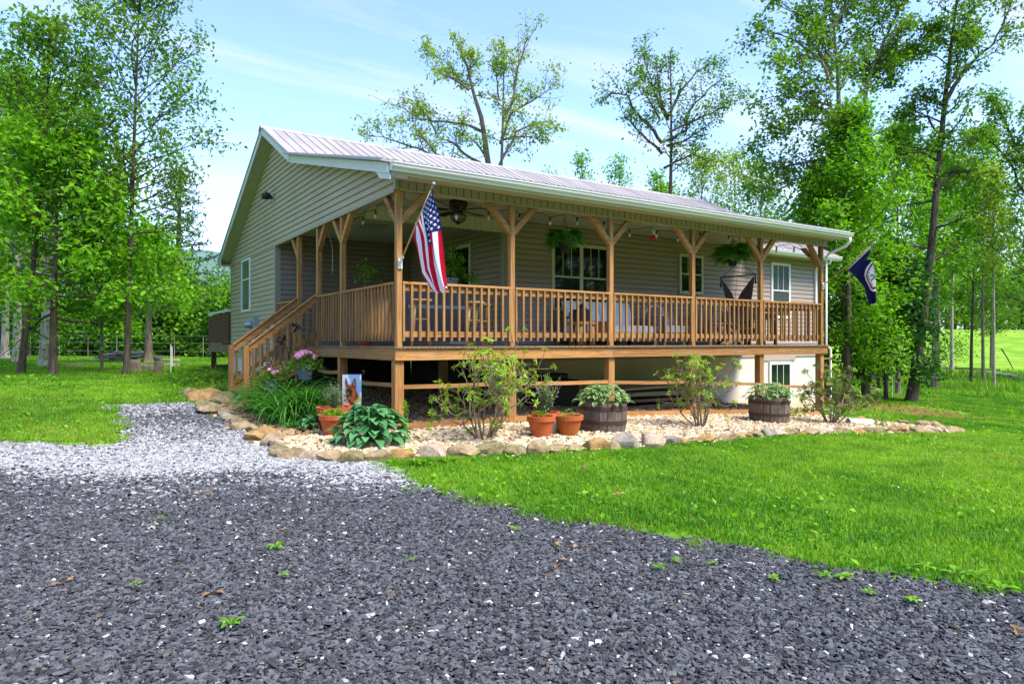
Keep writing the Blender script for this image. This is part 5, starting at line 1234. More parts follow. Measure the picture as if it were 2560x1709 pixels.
# small finds in the bed
a = stand(onG(2120, 1063)); b = stand(onG(2180, 1066)); t = thing('drain_pipe', 'white plastic drain pipe end lying on the pale gravel', 'pipe', tuple(a))
mb = MB(); d = (b-a).normalized(); mb.tube([a+Vector((0, 0, .06)), b+Vector((0, 0, .06))], 0.075, 16, cap=False); mb.tube([b+Vector((0, 0, .06)), a+Vector((0, 0, .06))], 0.066, 16, cap=False); mb.build('pipe', M['white'], t, smooth=True)
a = stand(onG(990, 1075)); t = thing('garden_ornament', 'small brown round ornament at the corner post foot', 'ornament', (a.x-0.1, a.y-0.05, a.z))
mb = MB(); mb.ball((a.x-0.1, a.y-0.05, a.z+0.30), 0.035, 10, 8); mb.tube([(a.x-0.1, a.y-0.05, a.z), (a.x-0.1, a.y-0.05, a.z+0.27)], 0.008, 6); mb.build('ball_finial', M['hoop'], t, smooth=True)
# lumber under the deck
lc = onY(1600, 985, 1.5); zl = gz(6.6, 1.5)
for i in range(11):
    row = i//3; y = 1.15+(i % 3)*0.33+row*0.05; z = zl+0.07+row*0.13; x0 = 4.9+random.uniform(-.2, .3)+row*0.12; x1 = 8.2+random.uniform(-.4, .4)-row*0.1; tl = random.uniform(-0.02, 0.02)
    pos = ['bottom', 'second', 'third', 'top'][row]
    lab = f"{['long', 'wide', 'knotty'][i % 3]} board in the {pos} layer of the lumber pile under the porch, {['front', 'middle', 'rear'][i % 3]} one"
    mb = MB(); mb.beam((x0, y, z+tl), (x1, y+0.02, z-tl), 0.28, 0.05 if i % 2 else 0.085); tag(mb.build('lumber_board', M['grey_wood_x'] if row < 2 else wood(f'old_lumber_{i}', 0, lin(120, 112, 84), lin(168, 158, 122), lin(186, 172, 134)), None, (x0, y, z), bevel=0.004), lab, 'lumber', 'lumber stacked under the porch')
for k, x in enumerate((5.4, 7.6)):
    mb = MB(); mb.box(x-0.05, x+0.05, 1.0, 2.0, zl-0.02, zl+0.03); tag(mb.build('bearer_block', M['grey_wood_y'], None, (x, 1.5, zl)), ['left', 'right'][k]+' timber bearer under the lumber pile beneath the porch', 'lumber', 'bearers under the lumber pile')
mb = MB(); mb.box(3.75, 4.75, 1.6, 2.2, gz(4, 2)-0.05, gz(4, 2)+0.55); mb.box(3.85, 4.5, 1.65, 2.1, gz(4, 2)+0.55, gz(4, 2)+0.68); t = mb.build('storage_crate', M['black'], None, (4.25, 1.9, gz(4, 2)), bevel=0.03); tag(t, 'black plastic crate in the dark under the porch behind the barrel planter', 'crate')
# ------------------------------------------------------------------ porch furniture
def V3(x, y, z): return Vector((x, y, z))
def legset(root, pts, r0=0.018, mat='stool_wood', name='leg'):
    for a, b in pts: MBt = MB(); MBt.tube([a, b], [r0*0.9, r0], 9); MBt.build(name, M[mat], root, smooth=True)
def stool(x, y, label, rot=0.3):
    h = 0.74; t = thing('bar_stool', label, 'stool', (x, y, D), 'bar stools at the porch bar')
    mb = MB(); mb.lathe([(0.155, h-0.035), (0.17, h-0.025), (0.17, h-0.008), (0.16, h)], (x, y, D), 24); mb.build('seat', M['stool_wood'], t)
    L = []
    for k in range(4):
        a = rot+k*math.pi/2; L.append((V3(x+0.20*math.cos(a), y+0.20*math.sin(a), D), V3(x+0.115*math.cos(a), y+0.115*math.sin(a), D+h-0.03)))
    legset(t, L, 0.020)
    for k in range(4):
        for f in ((0.28, 0.55) if k % 2 else (0.24, 0.60)):
            p = L[k][0].lerp(L[k][1], f); q = L[(k+1) % 4][0].lerp(L[(k+1) % 4][1], f); mb = MB(); mb.tube([p, q], 0.011, 7); mb.build('rung', M['stool_wood'], t)
stool(0.60, 0.42, 'pale wooden bar stool nearest the corner post behind the railing')
stool(1.62, 0.50, 'pale wooden bar stool in the second place along the porch bar')
stool(2.02, 0.95, 'pale wooden bar stool half hidden behind the first front post')
bx0, bx1, by0, by1 = 0.85, 2.15, 1.45, 2.05
t = thing('bar_cabinet', 'grey outdoor bar counter with pale rails behind the wooden stools', 'bar counter', (1.5, 1.7, D))
mb = MB(); mb.box(bx0+0.04, bx1-0.04, by0+0.05, by1, D+0.08, D+0.98); mb.build('body', plain('slate_panel', lin(88, 84, 82), 0.5, 0.35, var=0.2, scale=4), t, bevel=0.01)
mb = MB(); mb.box(bx0, bx1, by0, by1+0.03, D+0.981, D+1.02); mb.build('top', M['grey_wood_x'], t, bevel=0.005)
for z in (0.15, 0.66): mb = MB(); mb.box(bx0+0.02, bx1-0.02, by0+0.03, by0+0.049, D+z, D+z+0.06); mb.build('trim_rail', M['grey_metal'], t)
c = V3(1.85, 1.78, D+1.02); t = thing('potted_plant', 'bushy green ficus standing on the grey bar counter by the door', 'potted plant', tuple(c)); pot(t, c, 0.10, 0.14, 0.22, M['grey_metal'])
lb = LB(); r = np.random.default_rng(14)
for i in range(30):
    az = r.uniform(0, 6.28); L = r.uniform(0.35, 0.75); el = R_(r.uniform(20, 85)); d = np.array([math.cos(az)*math.cos(el), math.sin(az)*math.cos(el), math.sin(el)]); k = np.linspace(0.25, 1, 16)[:, None]
    pts = np.array([c.x, c.y, c.z+0.2])+d*L*k-np.array([0, 0, 0.35])*k**3*math.cos(el)*L*1.3; lb.leaves(pts+r.normal(size=(16, 3))*0.03, 0.12, 0.055, r.random(16), droop=1.0, rg=r); lb.strip(pts[::5], [0.008]*4, (d[1], -d[0], 0), 0.1)
lb.build('foliage', LEAF['mid'], t)
c = V3(0.55, 2.7, D); t = thing('potted_plant', 'spindly potted plant in the dark recess behind the flag', 'potted plant', tuple(c)); pot(t, c, 0.12, 0.16, 0.26, M['terracotta'])
lb = LB(); q = r.normal(size=(60, 3))*[0.10, 0.10, 0.12]+[c.x, c.y, D+1.35]; lb.leaves(q, 0.11, 0.05, r.random(60), rg=r); lb.build('foliage', LEAF['mid'], t)
mb = MB(); mb.tube([c+V3(0, 0, 0.2), c+V3(0.03, 0, 0.8), c+V3(0, 0, 1.35)], 0.014, 6); mb.build('stem', M['bark'], t)
def cushion(mb, x0, x1, y0, y1, z0, z1): mb.box(x0, x1, y0, y1, z0, z1)
wf = plain('white_fabric', lin(232, 230, 230), 0.9, 0.1, var=0.05, scale=12); bf = plain('brown_throw', lin(112, 76, 56), 0.95, 0.05, var=0.35, scale=25)
t = thing('porch_sofa', 'white cushioned outdoor sofa under the double window', 'sofa', (5.6, 1.9, D))
mb = MB(); mb.box(4.55, 6.65, 1.28, 2.15, D+0.10, D+0.24); mb.build('base_frame', M['grey_wood_x'], t, bevel=0.006)
for x in (4.60, 6.60):
    for y in (1.33, 2.1): mb = MB(); mb.box(x-0.04, x+0.04, y-0.04, y+0.04, D, D+0.56); mb.build('leg', M['grey_wood_z'], t)
for x in (4.60, 6.60): mb = MB(); mb.box(x-0.06, x+0.06, 1.25, 2.2, D+0.561, D+0.60); mb.build('armrest', M['grey_wood_y'], t, bevel=0.005)
for k in range(2): mb = MB(); mb.box(4.68+0.93*k, 5.59+0.93*k, 1.25, 2.0, D+0.241, D+0.42); mb.build('seat_cushion', wf, t, bevel=0.04)
for k in range(2):
    mb = MB(); mb.prism([(1.86, D+0.42), (2.02, D+0.42), (2.17, D+0.93), (2.02, D+0.95)], 'x', 4.68+0.93*k, 5.59+0.93*k); mb.build('back_cushion', wf, t, bevel=0.04)
mb = MB(); mb.prism([(1.2, D+0.2), (1.24, D+0.45), (1.9, D+0.46), (2.1, D+0.88), (2.05, D+0.9), (1.84, D+0.5), (1.21, D+0.49), (1.16, D+0.2)], 'x', 4.72, 5.15); tag(mb.build('throw_blanket', bf, None, (4.9, 1.6, D), bevel=0.02), 'brown fringed blanket draped over the left half of the white sofa', 'blanket')
c = (4.28, 0.95); t = thing('log_side_table', 'chunky yellow pine log side table left of the white sofa', 'side table', (c[0], c[1], D))
mb = MB(); mb.box(c[0]-0.22, c[0]+0.22, c[1]-0.2, c[1]+0.2, D+0.40, D+0.46); mb.build('top', M['wood_x'], t, bevel=0.01)
for i in (-1, 1):
    for j in (-1, 1): mb = MB(); mb.tube([(c[0]+i*0.15, c[1]+j*0.13, D), (c[0]+i*0.14, c[1]+j*0.12, D+0.40)], 0.055, 12); mb.build('leg', M['wood_z'], t, smooth=True)
mb = MB(); mb.box(c[0]-0.14, c[0]+0.14, c[1]-0.12, c[1]+0.12, D+0.46, D+0.70); mb.lathe([(0.15, 0), (0.02, 0.12)], (c[0], c[1], D+0.70), 4); tag(mb.build('lantern', M['bronze'], None, (c[0], c[1], D+0.46), bevel=0.01), 'dark box lantern on the log side table', 'lantern')
t = thing('porch_armchair', 'white outdoor armchair with arched back right of the sofa', 'armchair', (7.3, 1.9, D))
mb = MB(); mb.box(6.95, 7.72, 1.35, 2.1, D+0.14, D+0.26); mb.build('base_frame', M['grey_wood_x'], t, bevel=0.006)
mb = MB(); mb.box(6.98, 7.69, 1.32, 1.98, D+0.261, D+0.44); mb.build('seat_cushion', wf, t, bevel=0.04)
mb = MB(); n = 14; pts = [(7.33+0.36*math.cos(a), 2.03, D+0.55+0.36*math.sin(a)) for a in np.linspace(0, math.pi, n)]; mb.tube([(7.69, 2.03, D+0.2)]+pts+[(6.97, 2.03, D+0.2)], 0.03, 8); mb.build('back_frame', M['white'], t, smooth=True)
for x in (6.95, 7.72): mb = MB(); mb.box(x-0.03, x+0.03, 1.32, 2.1, D+0.60, D+0.635); mb.build('armrest', M['grey_wood_y'], t); mb = MB(); mb.box(x-0.03, x+0.03, 1.34, 1.40, D, D+0.60); mb.build('leg', M['grey_wood_z'], t)
for k, (x, cc, nm) in enumerate(((7.16, (150, 118, 116), 'mauve patterned'), (7.40, (196, 188, 206), 'pale lilac'), (7.60, (206, 150, 140), 'salmon pink'))):
    mb = MB(); mb.prism([(1.66, D+0.45), (1.78, D+0.44), (1.98, D+0.76), (1.88, D+0.80)], 'x', x-0.15, x+0.13); tag(mb.build('throw_pillow', plain(f'pillow_fabric_{k}', lin(*cc), 0.9, 0.1, var=0.2, scale=30), None, (x, 1.8, D+0.45), bevel=0.04), f'{nm} throw pillow on the arched white armchair', 'pillow')
def adirondack(x, y, rot, label, mat='grey_wood'):
    t = thing('slatted_armchair', label, 'garden chair', (x, y, D), 'slatted wooden chairs on the porch')
    c_, s_ = math.cos(rot), math.sin(rot); T = lambda a, b, z: V3(x+a*c_-b*s_, y+a*s_+b*c_, D+z)
    for i in range(5):
        a = -0.22+0.11*i; mb = MB(); mb.beam(T(a*0.85, 0.10, 0.30), T(a*1.15, 0.46, 0.98-0.05*abs(i-2)), 0.085, 0.02, tuple(T(0, 1, 0)-T(0, 0, 0))); mb.build('back_slat', M[mat+'_z'], t)
    for i in range(5): mb = MB(); b = -0.40+0.11*i; mb.beam(T(-0.26, b, 0.40-0.03*i), T(0.26, b, 0.40-0.03*i), 0.09, 0.02); mb.build('seat_slat', M[mat+'_x'], t)
    for sg in (-1, 1):
        mb = MB(); mb.beam(T(sg*0.33, -0.46, 0.56), T(sg*0.33, 0.28, 0.56), 0.12, 0.022); mb.build('armrest', M[mat+'_y'], t)
        mb = MB(); mb.beam(T(sg*0.29, -0.42, 0.0), T(sg*0.29, -0.42, 0.55), 0.09, 0.025); mb.build('front_leg', M[mat+'_z'], t)
        mb = MB(); mb.beam(T(sg*0.27, -0.42, 0.38), T(sg*0.27, 0.55, 0.04), 0.025, 0.11); mb.build('rear_leg', M[mat+'_y'], t)
adirondack(8.05, 1.35, R_(-55), 'brown slatted armchair turned sideways beside the white armchair')
adirondack(9.6, 1.5, R_(-25), 'brown slatted armchair right of the second front window')
cx_, cy_ = 8.75, 1.1; t = thing('folding_table', 'low cross-legged wooden table between the two slatted armchairs', 'side table', (cx_, cy_, D))
for i in range(4): mb = MB(); mb.box(cx_-0.30, cx_+0.30, cy_-0.24+0.12*i, cy_-0.14+0.12*i, D+0.44, D+0.465); mb.build('top_slat', M['dark_wood_x'], t)
for j in (-1, 1):
    for sg in (-1, 1): mb = MB(); mb.beam((cx_-0.27*sg, cy_+0.18*j+0.02*sg, D), (cx_+0.27*sg, cy_+0.18*j+0.02*sg, D+0.44), 0.025, 0.06); mb.build('leg', M['wood_x'], t)
t = thing('long_table', 'long dark brown table along the right end of the porch wall', 'table', (11.0, 2.0, D))
tx0, tx1, ty0, ty1 = 9.45, 10.75, 1.15, 1.6
mb = MB(); mb.box(tx0, tx1, ty0, ty1, D+0.73, D+0.77); mb.build('top', M['dark_wood_x'], t, bevel=0.004); mb = MB(); mb.box(tx0+0.05, tx1-0.05, ty0+0.04, ty0+0.06, D+0.60, D+0.729); mb.build('apron', M['dark_wood_x'], t)
for x in (tx0+0.08, (tx0+tx1)/2, tx1-0.08):
    for y in (ty0+0.07, ty1-0.05): mb = MB(); mb.box(x-0.03, x+0.03, y-0.03, y+0.03, D, D+0.73); mb.build('leg', M['dark_wood_z'], t)
# hammock chair
bA, bB, ap, lowp = onY(1803, 694, 1.0), onY(1888, 686, 1.0), onY(1848, 655, 1.0), onY(1845, 790, 0.9)
t = thing('hammock_chair', 'brown rope hammock chair hanging from a wooden spreader bar', 'hammock chair', tuple(ap))
mb = MB(); d = (bB-bA).normalized(); mb.tube([bA-d*0.03, bB+d*0.03], 0.018, 9); mb.build('spreader_bar', M['bronze'], t)
mb = MB(); mb.tube([bA, ap], 0.008, 5); mb.tube([bB, ap], 0.008, 5); mb.tube([ap, V3(ap.x, ap.y, CZ)], 0.010, 6); mb.tube([ap, V3(ap.x, ap.y+0.2, D+0.5)], 0.004, 5); mb.build('ropes', M['bronze'], t)
hf = plain('brown_hammock_cloth', lin(70, 54, 48), 0.95, 0.05, var=0.25, scale=40); mb = MB(); nu, nv = 22, 10
for i in range(nu+1):
    u = i/nu
    for j in range(nv+1):
        v = j/nv; e = abs(2*u-1); kk = 0.55+0.30*v; x = bA.x+(bB.x-bA.x)*(0.5+0.5*(2*u-1)*(kk+(1-kk)*e**3)); z = bA.z+(bB.z-bA.z)*u-(0.52+0.55*v)*(1-e**(1.7+1.2*v))-0.02; y = 1.0-0.12*(1-e**2)*(v-0.5)
        mb.v.append((x, y+0.01*math.sin(20*u), z))
for i in range(nu):
    for j in range(nv): k = i*(nv+1)+j; mb.f.append([k, k+1, k+nv+2, k+nv+1]); mb.mi.append(0)
mb.build('seat_cloth', hf, t, smooth=True)
for p in (bA, bB):
    mb = MB(); q = p-d*0.01 if p is bA else p+d*0.01; mb.tube([q, q-V3(0, 0, 0.10), q-V3(0, 0, 0.22)], [0.008, 0.016, 0.028], 7); mb.build('tassel', hf, t)
# wooden hanger swing on the gable side
t = thing('hanging_bracket', 'thin white folding hanger dangling inside the gable-side beam', 'hanger', (0.3, 3.3, CZ))
a = onX(818, 563, 0.3); b = onX(791, 602, 0.3); e_ = onX(831, 620, 0.3); mb = MB(); mb.tube([V3(a.x, a.y, CZ), a], 0.005, 5); mb.tube([a, b], 0.014, 7); mb.tube([a, e_, V3(e_.x, e_.y, e_.z-0.5)], 0.005, 5); mb.build('arm', M['fascia'], t)
# rear deck lidded box
t = thing('storage_box', 'box with a pale sloping lid on the rear deck', 'storage box', (0.3, 13.5, D)); mb = MB(); mb.box(0.2, 1.1, 12.3, 14.6, D, D+0.95); mb.build('box', M['dark_wood_x'], t); mb = MB(); mb.prism([(-0.12, D+0.955), (1.2, D+1.20), (1.2, D+1.26), (-0.12, D+1.03)], 'y', 12.0, 15.0); mb.build('lid', M['white'], t)
# ------------------------------------------------------------------ edging rocks (each its own mesh)
import bmesh
def rock(name, c, sx, sy, sz, rot, seed, mat):
    r = np.random.default_rng(seed); bm = bmesh.new(); bmesh.ops.create_icosphere(bm, subdivisions=3, radius=0.5)
    # cut flat facets as broken fieldstone has
    P = np.array([v.co[:] for v in bm.verts])
    for k in range(13):
        n = unit(r.normal(size=3)); h = r.uniform(0.24, 0.40); dd = P@n; P -= np.outer(np.maximum(0, dd-h)*0.93, n)
    n1 = np.sin(P@r.normal(size=3)*7+r.uniform(0, 6))*0.018+np.sin(P@r.normal(size=3)*13)*0.010
    P *= (1+n1)[:, None]
    ca, sa = math.cos(rot), math.sin(rot)
    for v, p in zip(bm.verts, P):
        x, y, z = p[0]*sx*1.15, p[1]*sy*1.15, p[2]*sz*1.15; v.co = (x*ca-y*sa, x*sa+y*ca, z)
    me = bpy.data.meshes.new(name); bm.to_mesh(me); bm.free(); me.materials.append(mat)
    me.polygons.foreach_set('use_smooth', [True]*len(me.polygons))
    me.set_sharp_from_angle(angle=R_(28)) if hasattr(me, 'set_sharp_from_angle') else None
    o = link(name, me, None, c); ROOTLOC[o] = Vector(c); return o
ORD = ['first', 'second', 'third', 'fourth', 'fifth', 'sixth', 'seventh', 'eighth', 'ninth', 'tenth', 'eleventh', 'twelfth', 'thirteenth', 'fourteenth', 'fifteenth', 'sixteenth', 'seventeenth', 'eighteenth', 'nineteenth', 'twentieth']
def ordn(i):
    if i < 20: return ORD[i]
    t = ['twenty', 'thirty', 'forty', 'fifty', 'sixty', 'seventy'][(i+1)//10-2]; k = (i+1) % 10
    return f'{t}-{ORD[k-1]}' if k else {'twenty': 'twentieth', 'thirty': 'thirtieth', 'forty': 'fortieth', 'fifty': 'fiftieth', 'sixty': 'sixtieth'}[t]
def rockrow(pl, size0, size1, seed, lab, grp, hf=(0.6, 0.9), flip=False):
    r = np.random.default_rng(seed); pts = [vG(*p) for p in pl]; segs = []; acc = 0
    for a, b in zip(pts[:-1], pts[1:]): L = math.hypot(b.x-a.x, b.y-a.y); segs.append((acc, acc+L, a, b)); acc += L
    s = 0.1; rocks = []
    while s < acc:
        f = s/acc; w = (size0+(size1-size0)*f)*r.uniform(0.75, 1.25); m = s+w/2
        for s0, s1, a, b in segs:
            if s0 <= m <= s1 or (s1 == acc and m > s1): k = (m-s0)/(s1-s0); rocks.append((a.x+(b.x-a.x)*k, a.y+(b.y-a.y)*k, math.atan2(b.y-a.y, b.x-a.x), w)); break
        s += w*0.90
    for i, (x, y, a, w) in enumerate(rocks):
        k = int(r.choice(5, p=[0.50, 0.07, 0.20, 0.09, 0.14])); h = w*r.uniform(*hf); j = r.uniform(-0.05, 0.05)
        x += -math.sin(a)*j; y += math.cos(a)*j
        shape = 'tall' if h > w*0.8 else ('flat' if h < w*0.55 else ('big' if w > (size0+size1)/2*1.08 else 'squat'))
        o = rock('edging_rock', (x, y, gz(x, y)+h*0.27), w*1.06, w*r.uniform(0.65, 0.9), h, a+r.uniform(-.2, .2), int(r.integers(1e6)), ROCKS[k][1])
        n = i if not flip else len(rocks)-1-i
        tag(o, f'{shape} {ROCKS[k][0]} edging rock, '+lab.format(ordn(n)), 'rock', grp)
rockrow(BEDFRONT[:7], 0.46, 0.34, 5, '{} from the stairs along the walkway', 'rocks along the walkway', (0.38, 0.55))
rockrow(BEDFRONT[6:], 0.36, 0.27, 6, "{} from the bed's right tip along the lawn", 'rocks along the lawn', (0.42, 0.7), True)
rockrow(BEDBACK, 0.36, 0.3, 7, '{} behind the white drain pipe', 'rocks at the far tip of the bed', (0.4, 0.6), True)
rockrow([(400, 908), (440, 910), (485, 913), (525, 917)], 0.52, 0.42, 8, '{} in the back row left of the bottom step', 'rocks left of the stairs', (0.45, 0.6))
rockrow([(420, 918), (465, 922), (510, 925)], 0.50, 0.45, 9, '{} in the front row left of the bottom step', 'rocks left of the stairs', (0.4, 0.6))
# ------------------------------------------------------------------ trees
def tree(name, label, base, H, r0, crown, seed, leaf='mid', bark='bark', n_leaf=9000, L=0.11, limbs=22, rise=(25, 60), lean=(0, 0), lo=0.3, path=None, clump=0.30, sub=5, group=None, prof=None, tw=0.02, bow=0.10, skirt=0.0, fork=0, limb_r=0.42, leaders=(), dep=0):
    """trunk and limbs are tapered tubes; leaves hang in clumps along the outer twigs. crown: radius at the widest; lo: height fraction where limbs begin"""
    r = np.random.default_rng(seed); bx, by = base; bz = gz(bx, by)
    t = thing(name, label, 'tree', (bx, by, bz), group); mb = MB(); ends = []
    n = 14; tr = []
    for i in range(n+1):
        f = i/n
        if path is not None:
            k = f*(len(path)-1); j = min(int(k), len(path)-2); a, b = path[j], path[j+1]; p = Vector([a[q]+(b[q]-a[q])*(k-j) for q in range(3)])
        else: p = Vector((bx+lean[0]*f*H, by+lean[1]*f*H, bz+f*H))
        w = 0.02*H*math.sin(3.1*f+seed)*f; p += Vector((w*math.cos(seed), w*math.sin(seed), 0)); tr.append(p)
    rad = lambda f: r0*(1-0.93*f**0.85)+0.006
    mb.tube([tr[0]-Vector((0, 0, 0.3)), tr[0], tr[0].lerp(tr[1], 0.18), tr[0].lerp(tr[1], 0.5)]+tr[1:], [r0*1.75, r0*1.5, r0*1.18, r0*1.05]+[rad(i/n) for i in range(1, n+1)], 12, cap=False)
    at = lambda f: tr[min(int(f*n), n-1)].lerp(tr[min(int(f*n), n-1)+1], f*n-min(int(f*n), n-1))
    prof = prof or [(0, 0.75), (0.25, 1.0), (0.6, 0.8), (1.0, 0.28)]
    def limb(p, d, Lg, rd, lev, curve):
        m = 5; pts = [p]; q = Vector(p); dd = Vector(d)
        for i in range(m):
            dd = (dd+Vector(r.normal(size=3)*bow)+Vector((0, 0, curve))).normalized(); q = q+dd*Lg/m; pts.append(q.copy())
        mb.tube(pts, [rd*(1-0.8*i/m)+0.004 for i in range(m+1)], 6 if lev else 4, cap=False)
        if lev == 0:
            for i in (2, 3, 4, 5): ends.append(pts[i])
            return
        k_ = sub if lev == 1 else 4
        for k in range(k_):
            f = 0.28+0.72*(k+r.random())/k_; i = min(int(f*m), m-1); b = pts[i].lerp(pts[i+1], f*m-i)
            out = (dd+Vector(r.normal(size=3)*0.62)).normalized(); limb(b, out, Lg*r.uniform(0.30, 0.55)*(1.15-0.4*f), rd*0.42, lev-1, curve*0.5)
        ends.append(pts[-1])
    for i in range(limbs):
        g = (i+r.random())/limbs; f = lo+(0.985-lo)*g; az = i*2.39996+r.uniform(-.5, .5)
        cr = crown*np.interp(g, [a for a, b in prof], [b for a, b in prof])*r.uniform(0.7, 1.15); el = R_(rise[0]+(rise[1]-rise[0])*g+r.uniform(-10, 10))
        limb(at(f), Vector((math.cos(az)*math.cos(el), math.sin(az)*math.cos(el), math.sin(el))), cr, max(tw*0.7, rad(f)*limb_r), 1, 0.10)
    for px, rl in leaders:   # the big limbs one can follow in the photograph, at the tree's own distance
        dp = dep+r.uniform(-0.6, 0.6); sl_ = r.uniform(-0.5, 0.5); m = len(px)
        P_ = [Vector((*ld((x-CX)/FPX*(dp+sl_*i/m), dp+sl_*i/m), ZC+(CY-y)/FPX*(dp+sl_*i/m))) for i, (x, y) in enumerate(px)]
        fine = [P_[0]]
        for a, b_ in zip(P_[:-1], P_[1:]):
            for q in (0.34, 0.67, 1.0): fine.append(a.lerp(b_, q)+Vector(r.normal(size=3)*0.025*(b_-a).length*(q < 1)))
        K = len(fine); mb.tube(fine, [rl*(1-0.86*i/(K-1)) for i in range(K)], 7, cap=False); Lt = sum((b_-a).length for a, b_ in zip(P_[:-1], P_[1:])); nb = int(5+Lt*2.6)
        for k in range(nb):
            f = 0.12+0.88*(k+r.random())/nb; i = min(int(f*(K-1)), K-2); b0 = fine[i].lerp(fine[i+1], f*(K-1)-i); dd = (fine[i+1]-fine[i]).normalized()
            limb(b0, (dd*0.7+Vector(r.normal(size=3))*0.62+Vector((0, 0, 0.15))).normalized(), r.uniform(0.5, 1.25)*min(1.3, 0.35+0.22*Lt), max(0.012, rl*0.3*(1-f*0.6)), 1 if r.random() < 0.6 else 0, 0.06)
        ends.append(fine[-1]); ends.append(fine[-2])
    if fork:   # big forked leaders
        for k in range(fork):
            az = seed+k*2.4; el = R_(62); limb(at(0.55+0.1*k), Vector((math.cos(az)*math.cos(el), math.sin(az)*math.cos(el), math.sin(el))), H*0.38, rad(0.6)*0.8, 2, 0.06)
    mb.build('trunk', M[bark], t, smooth=True)
    E_ = np.array([e[:] for e in ends]); m = n_leaf//max(1, 1)
    # clumps differ in size, so the crown has gaps and masses
    wgt = r.random(len(E_))**1.3+0.2; idx = r.choice(len(E_), m, p=wgt/wgt.sum()); pos = E_[idx]+r.normal(size=(m, 3))*np.array([clump, clump, clump*0.8])
    if skirt: pos[:, 2] -= np.abs(r.normal(size=m))*skirt
    ctint = r.random(len(E_))*0.5+0.2; lb = LB()
    lb.leaves(pos, L*r.uniform(0.7, 1.35, m), L*0.62*r.uniform(0.7, 1.3, m), np.clip(ctint[idx]+r.normal(size=m)*0.16, 0, 1), droop=0.5, rg=r)
    lb.build('crown', LEAF[leaf], t); return t
def hpx(px, py, ytop):   # ground point under a trunk foot seen at px,py and the tree height reaching ytop
    p = onG(px, py); d = to_ld(p.x, p.y)[1]; return (p.x, p.y), ZC+(CY-ytop)/FPX*d-gz(p.x, p.y), d
def ldw(px, d): return ld((px-CX)/FPX*d, d)
G1, G2 = 'trees on the left lawn', 'trees on the right lawn'
FULL = [(0, 0.8), (0.3, 1.0), (0.6, 1.0), (0.85, 0.75), (1, 0.45)]
b, H, d = hpx(316, 938, -40)
tree('maple_tree', 'tall slender maple with dark thin trunk standing nearest the house on the left lawn', b, H, 0.085, 2.25, 11, 'mid', 'bark_dark', 9500, 0.125, 46, (12, 48), (0.028, -0.005), 0.36, clump=0.19, group=G1, prof=[(0, 0.75), (0.2, 1.0), (0.7, 1.0), (0.9, 0.75), (1, 0.5)])
b, H, d = hpx(133, 938, 390)
tree('maple_tree', 'double-stemmed maple with a low bright crown of big leaves on the left lawn', b, H, 0.105, 2.5, 12, 'bright', 'bark_dark', 8500, 0.165, 36, (-12, 40), (0.0, 0.0), 0.26, clump=0.22, group=G1, skirt=0.12, prof=[(0, 0.9), (0.3, 1.0), (0.6, 0.9), (1, 0.5)])
b, H, d = hpx(52, 935, 75)
tree('maple_tree', 'leaning dark-trunked maple left of the double-stemmed maple', b, H, 0.09, 2.1, 13, 'mid', 'bark_dark', 6500, 0.13, 38, (10, 50), (0.075, -0.02), 0.42, clump=0.20, group=G1, prof=[(0, 0.9), (0.3, 1.0), (0.6, 0.9), (0.85, 0.6), (1, 0.35)])
b, H, d = hpx(254, 931, 520)
tree('young_tree', 'thin young maple between the two tallest left-hand maples', b, H, 0.04, 1.3, 14, 'bright', 'bark', 4500, 0.14, 26, (5, 50), (0.0, 0.0), 0.3, clump=0.2, group=G1)
b, H, d = hpx(371, 909, 590)
tree('oak_tree', 'thick grey-trunked oak beside the pile of split logs', b, H, 0.16, 1.7, 15, 'bright', 'bark', 3800, 0.19, 26, (0, 50), (0, 0), 0.42, clump=0.30, group=G1)
b, H, d = hpx(112, 918, 260)
tree('oak_tree', 'broad pale oak with a flaring rotten foot at the fence', b, H, 0.17, 2.8, 16, 'bright', 'bark_light', 4500, 0.20, 26, (5, 50), (0.01, 0), 0.40, clump=0.36, group=G1)
b, H, d = hpx(44, 906, 200); tree('poplar_tree', 'pale grey poplar at the fence behind the leaning maple', b, H, 0.165, 2.6, 17, 'mid', 'bark_light', 4500, 0.20, 26, (10, 55), (-0.01, 0), 0.38, clump=0.36, group=G1)
b, H, d = hpx(12, 898, 380); tree('poplar_tree', 'pale straight poplar at the far left edge of the lawn', b, H, 0.16, 2.6, 18, 'yellow', 'bark_light', 4500, 0.20, 24, (10, 55), (0.015, 0), 0.30, clump=0.36, group=G1)
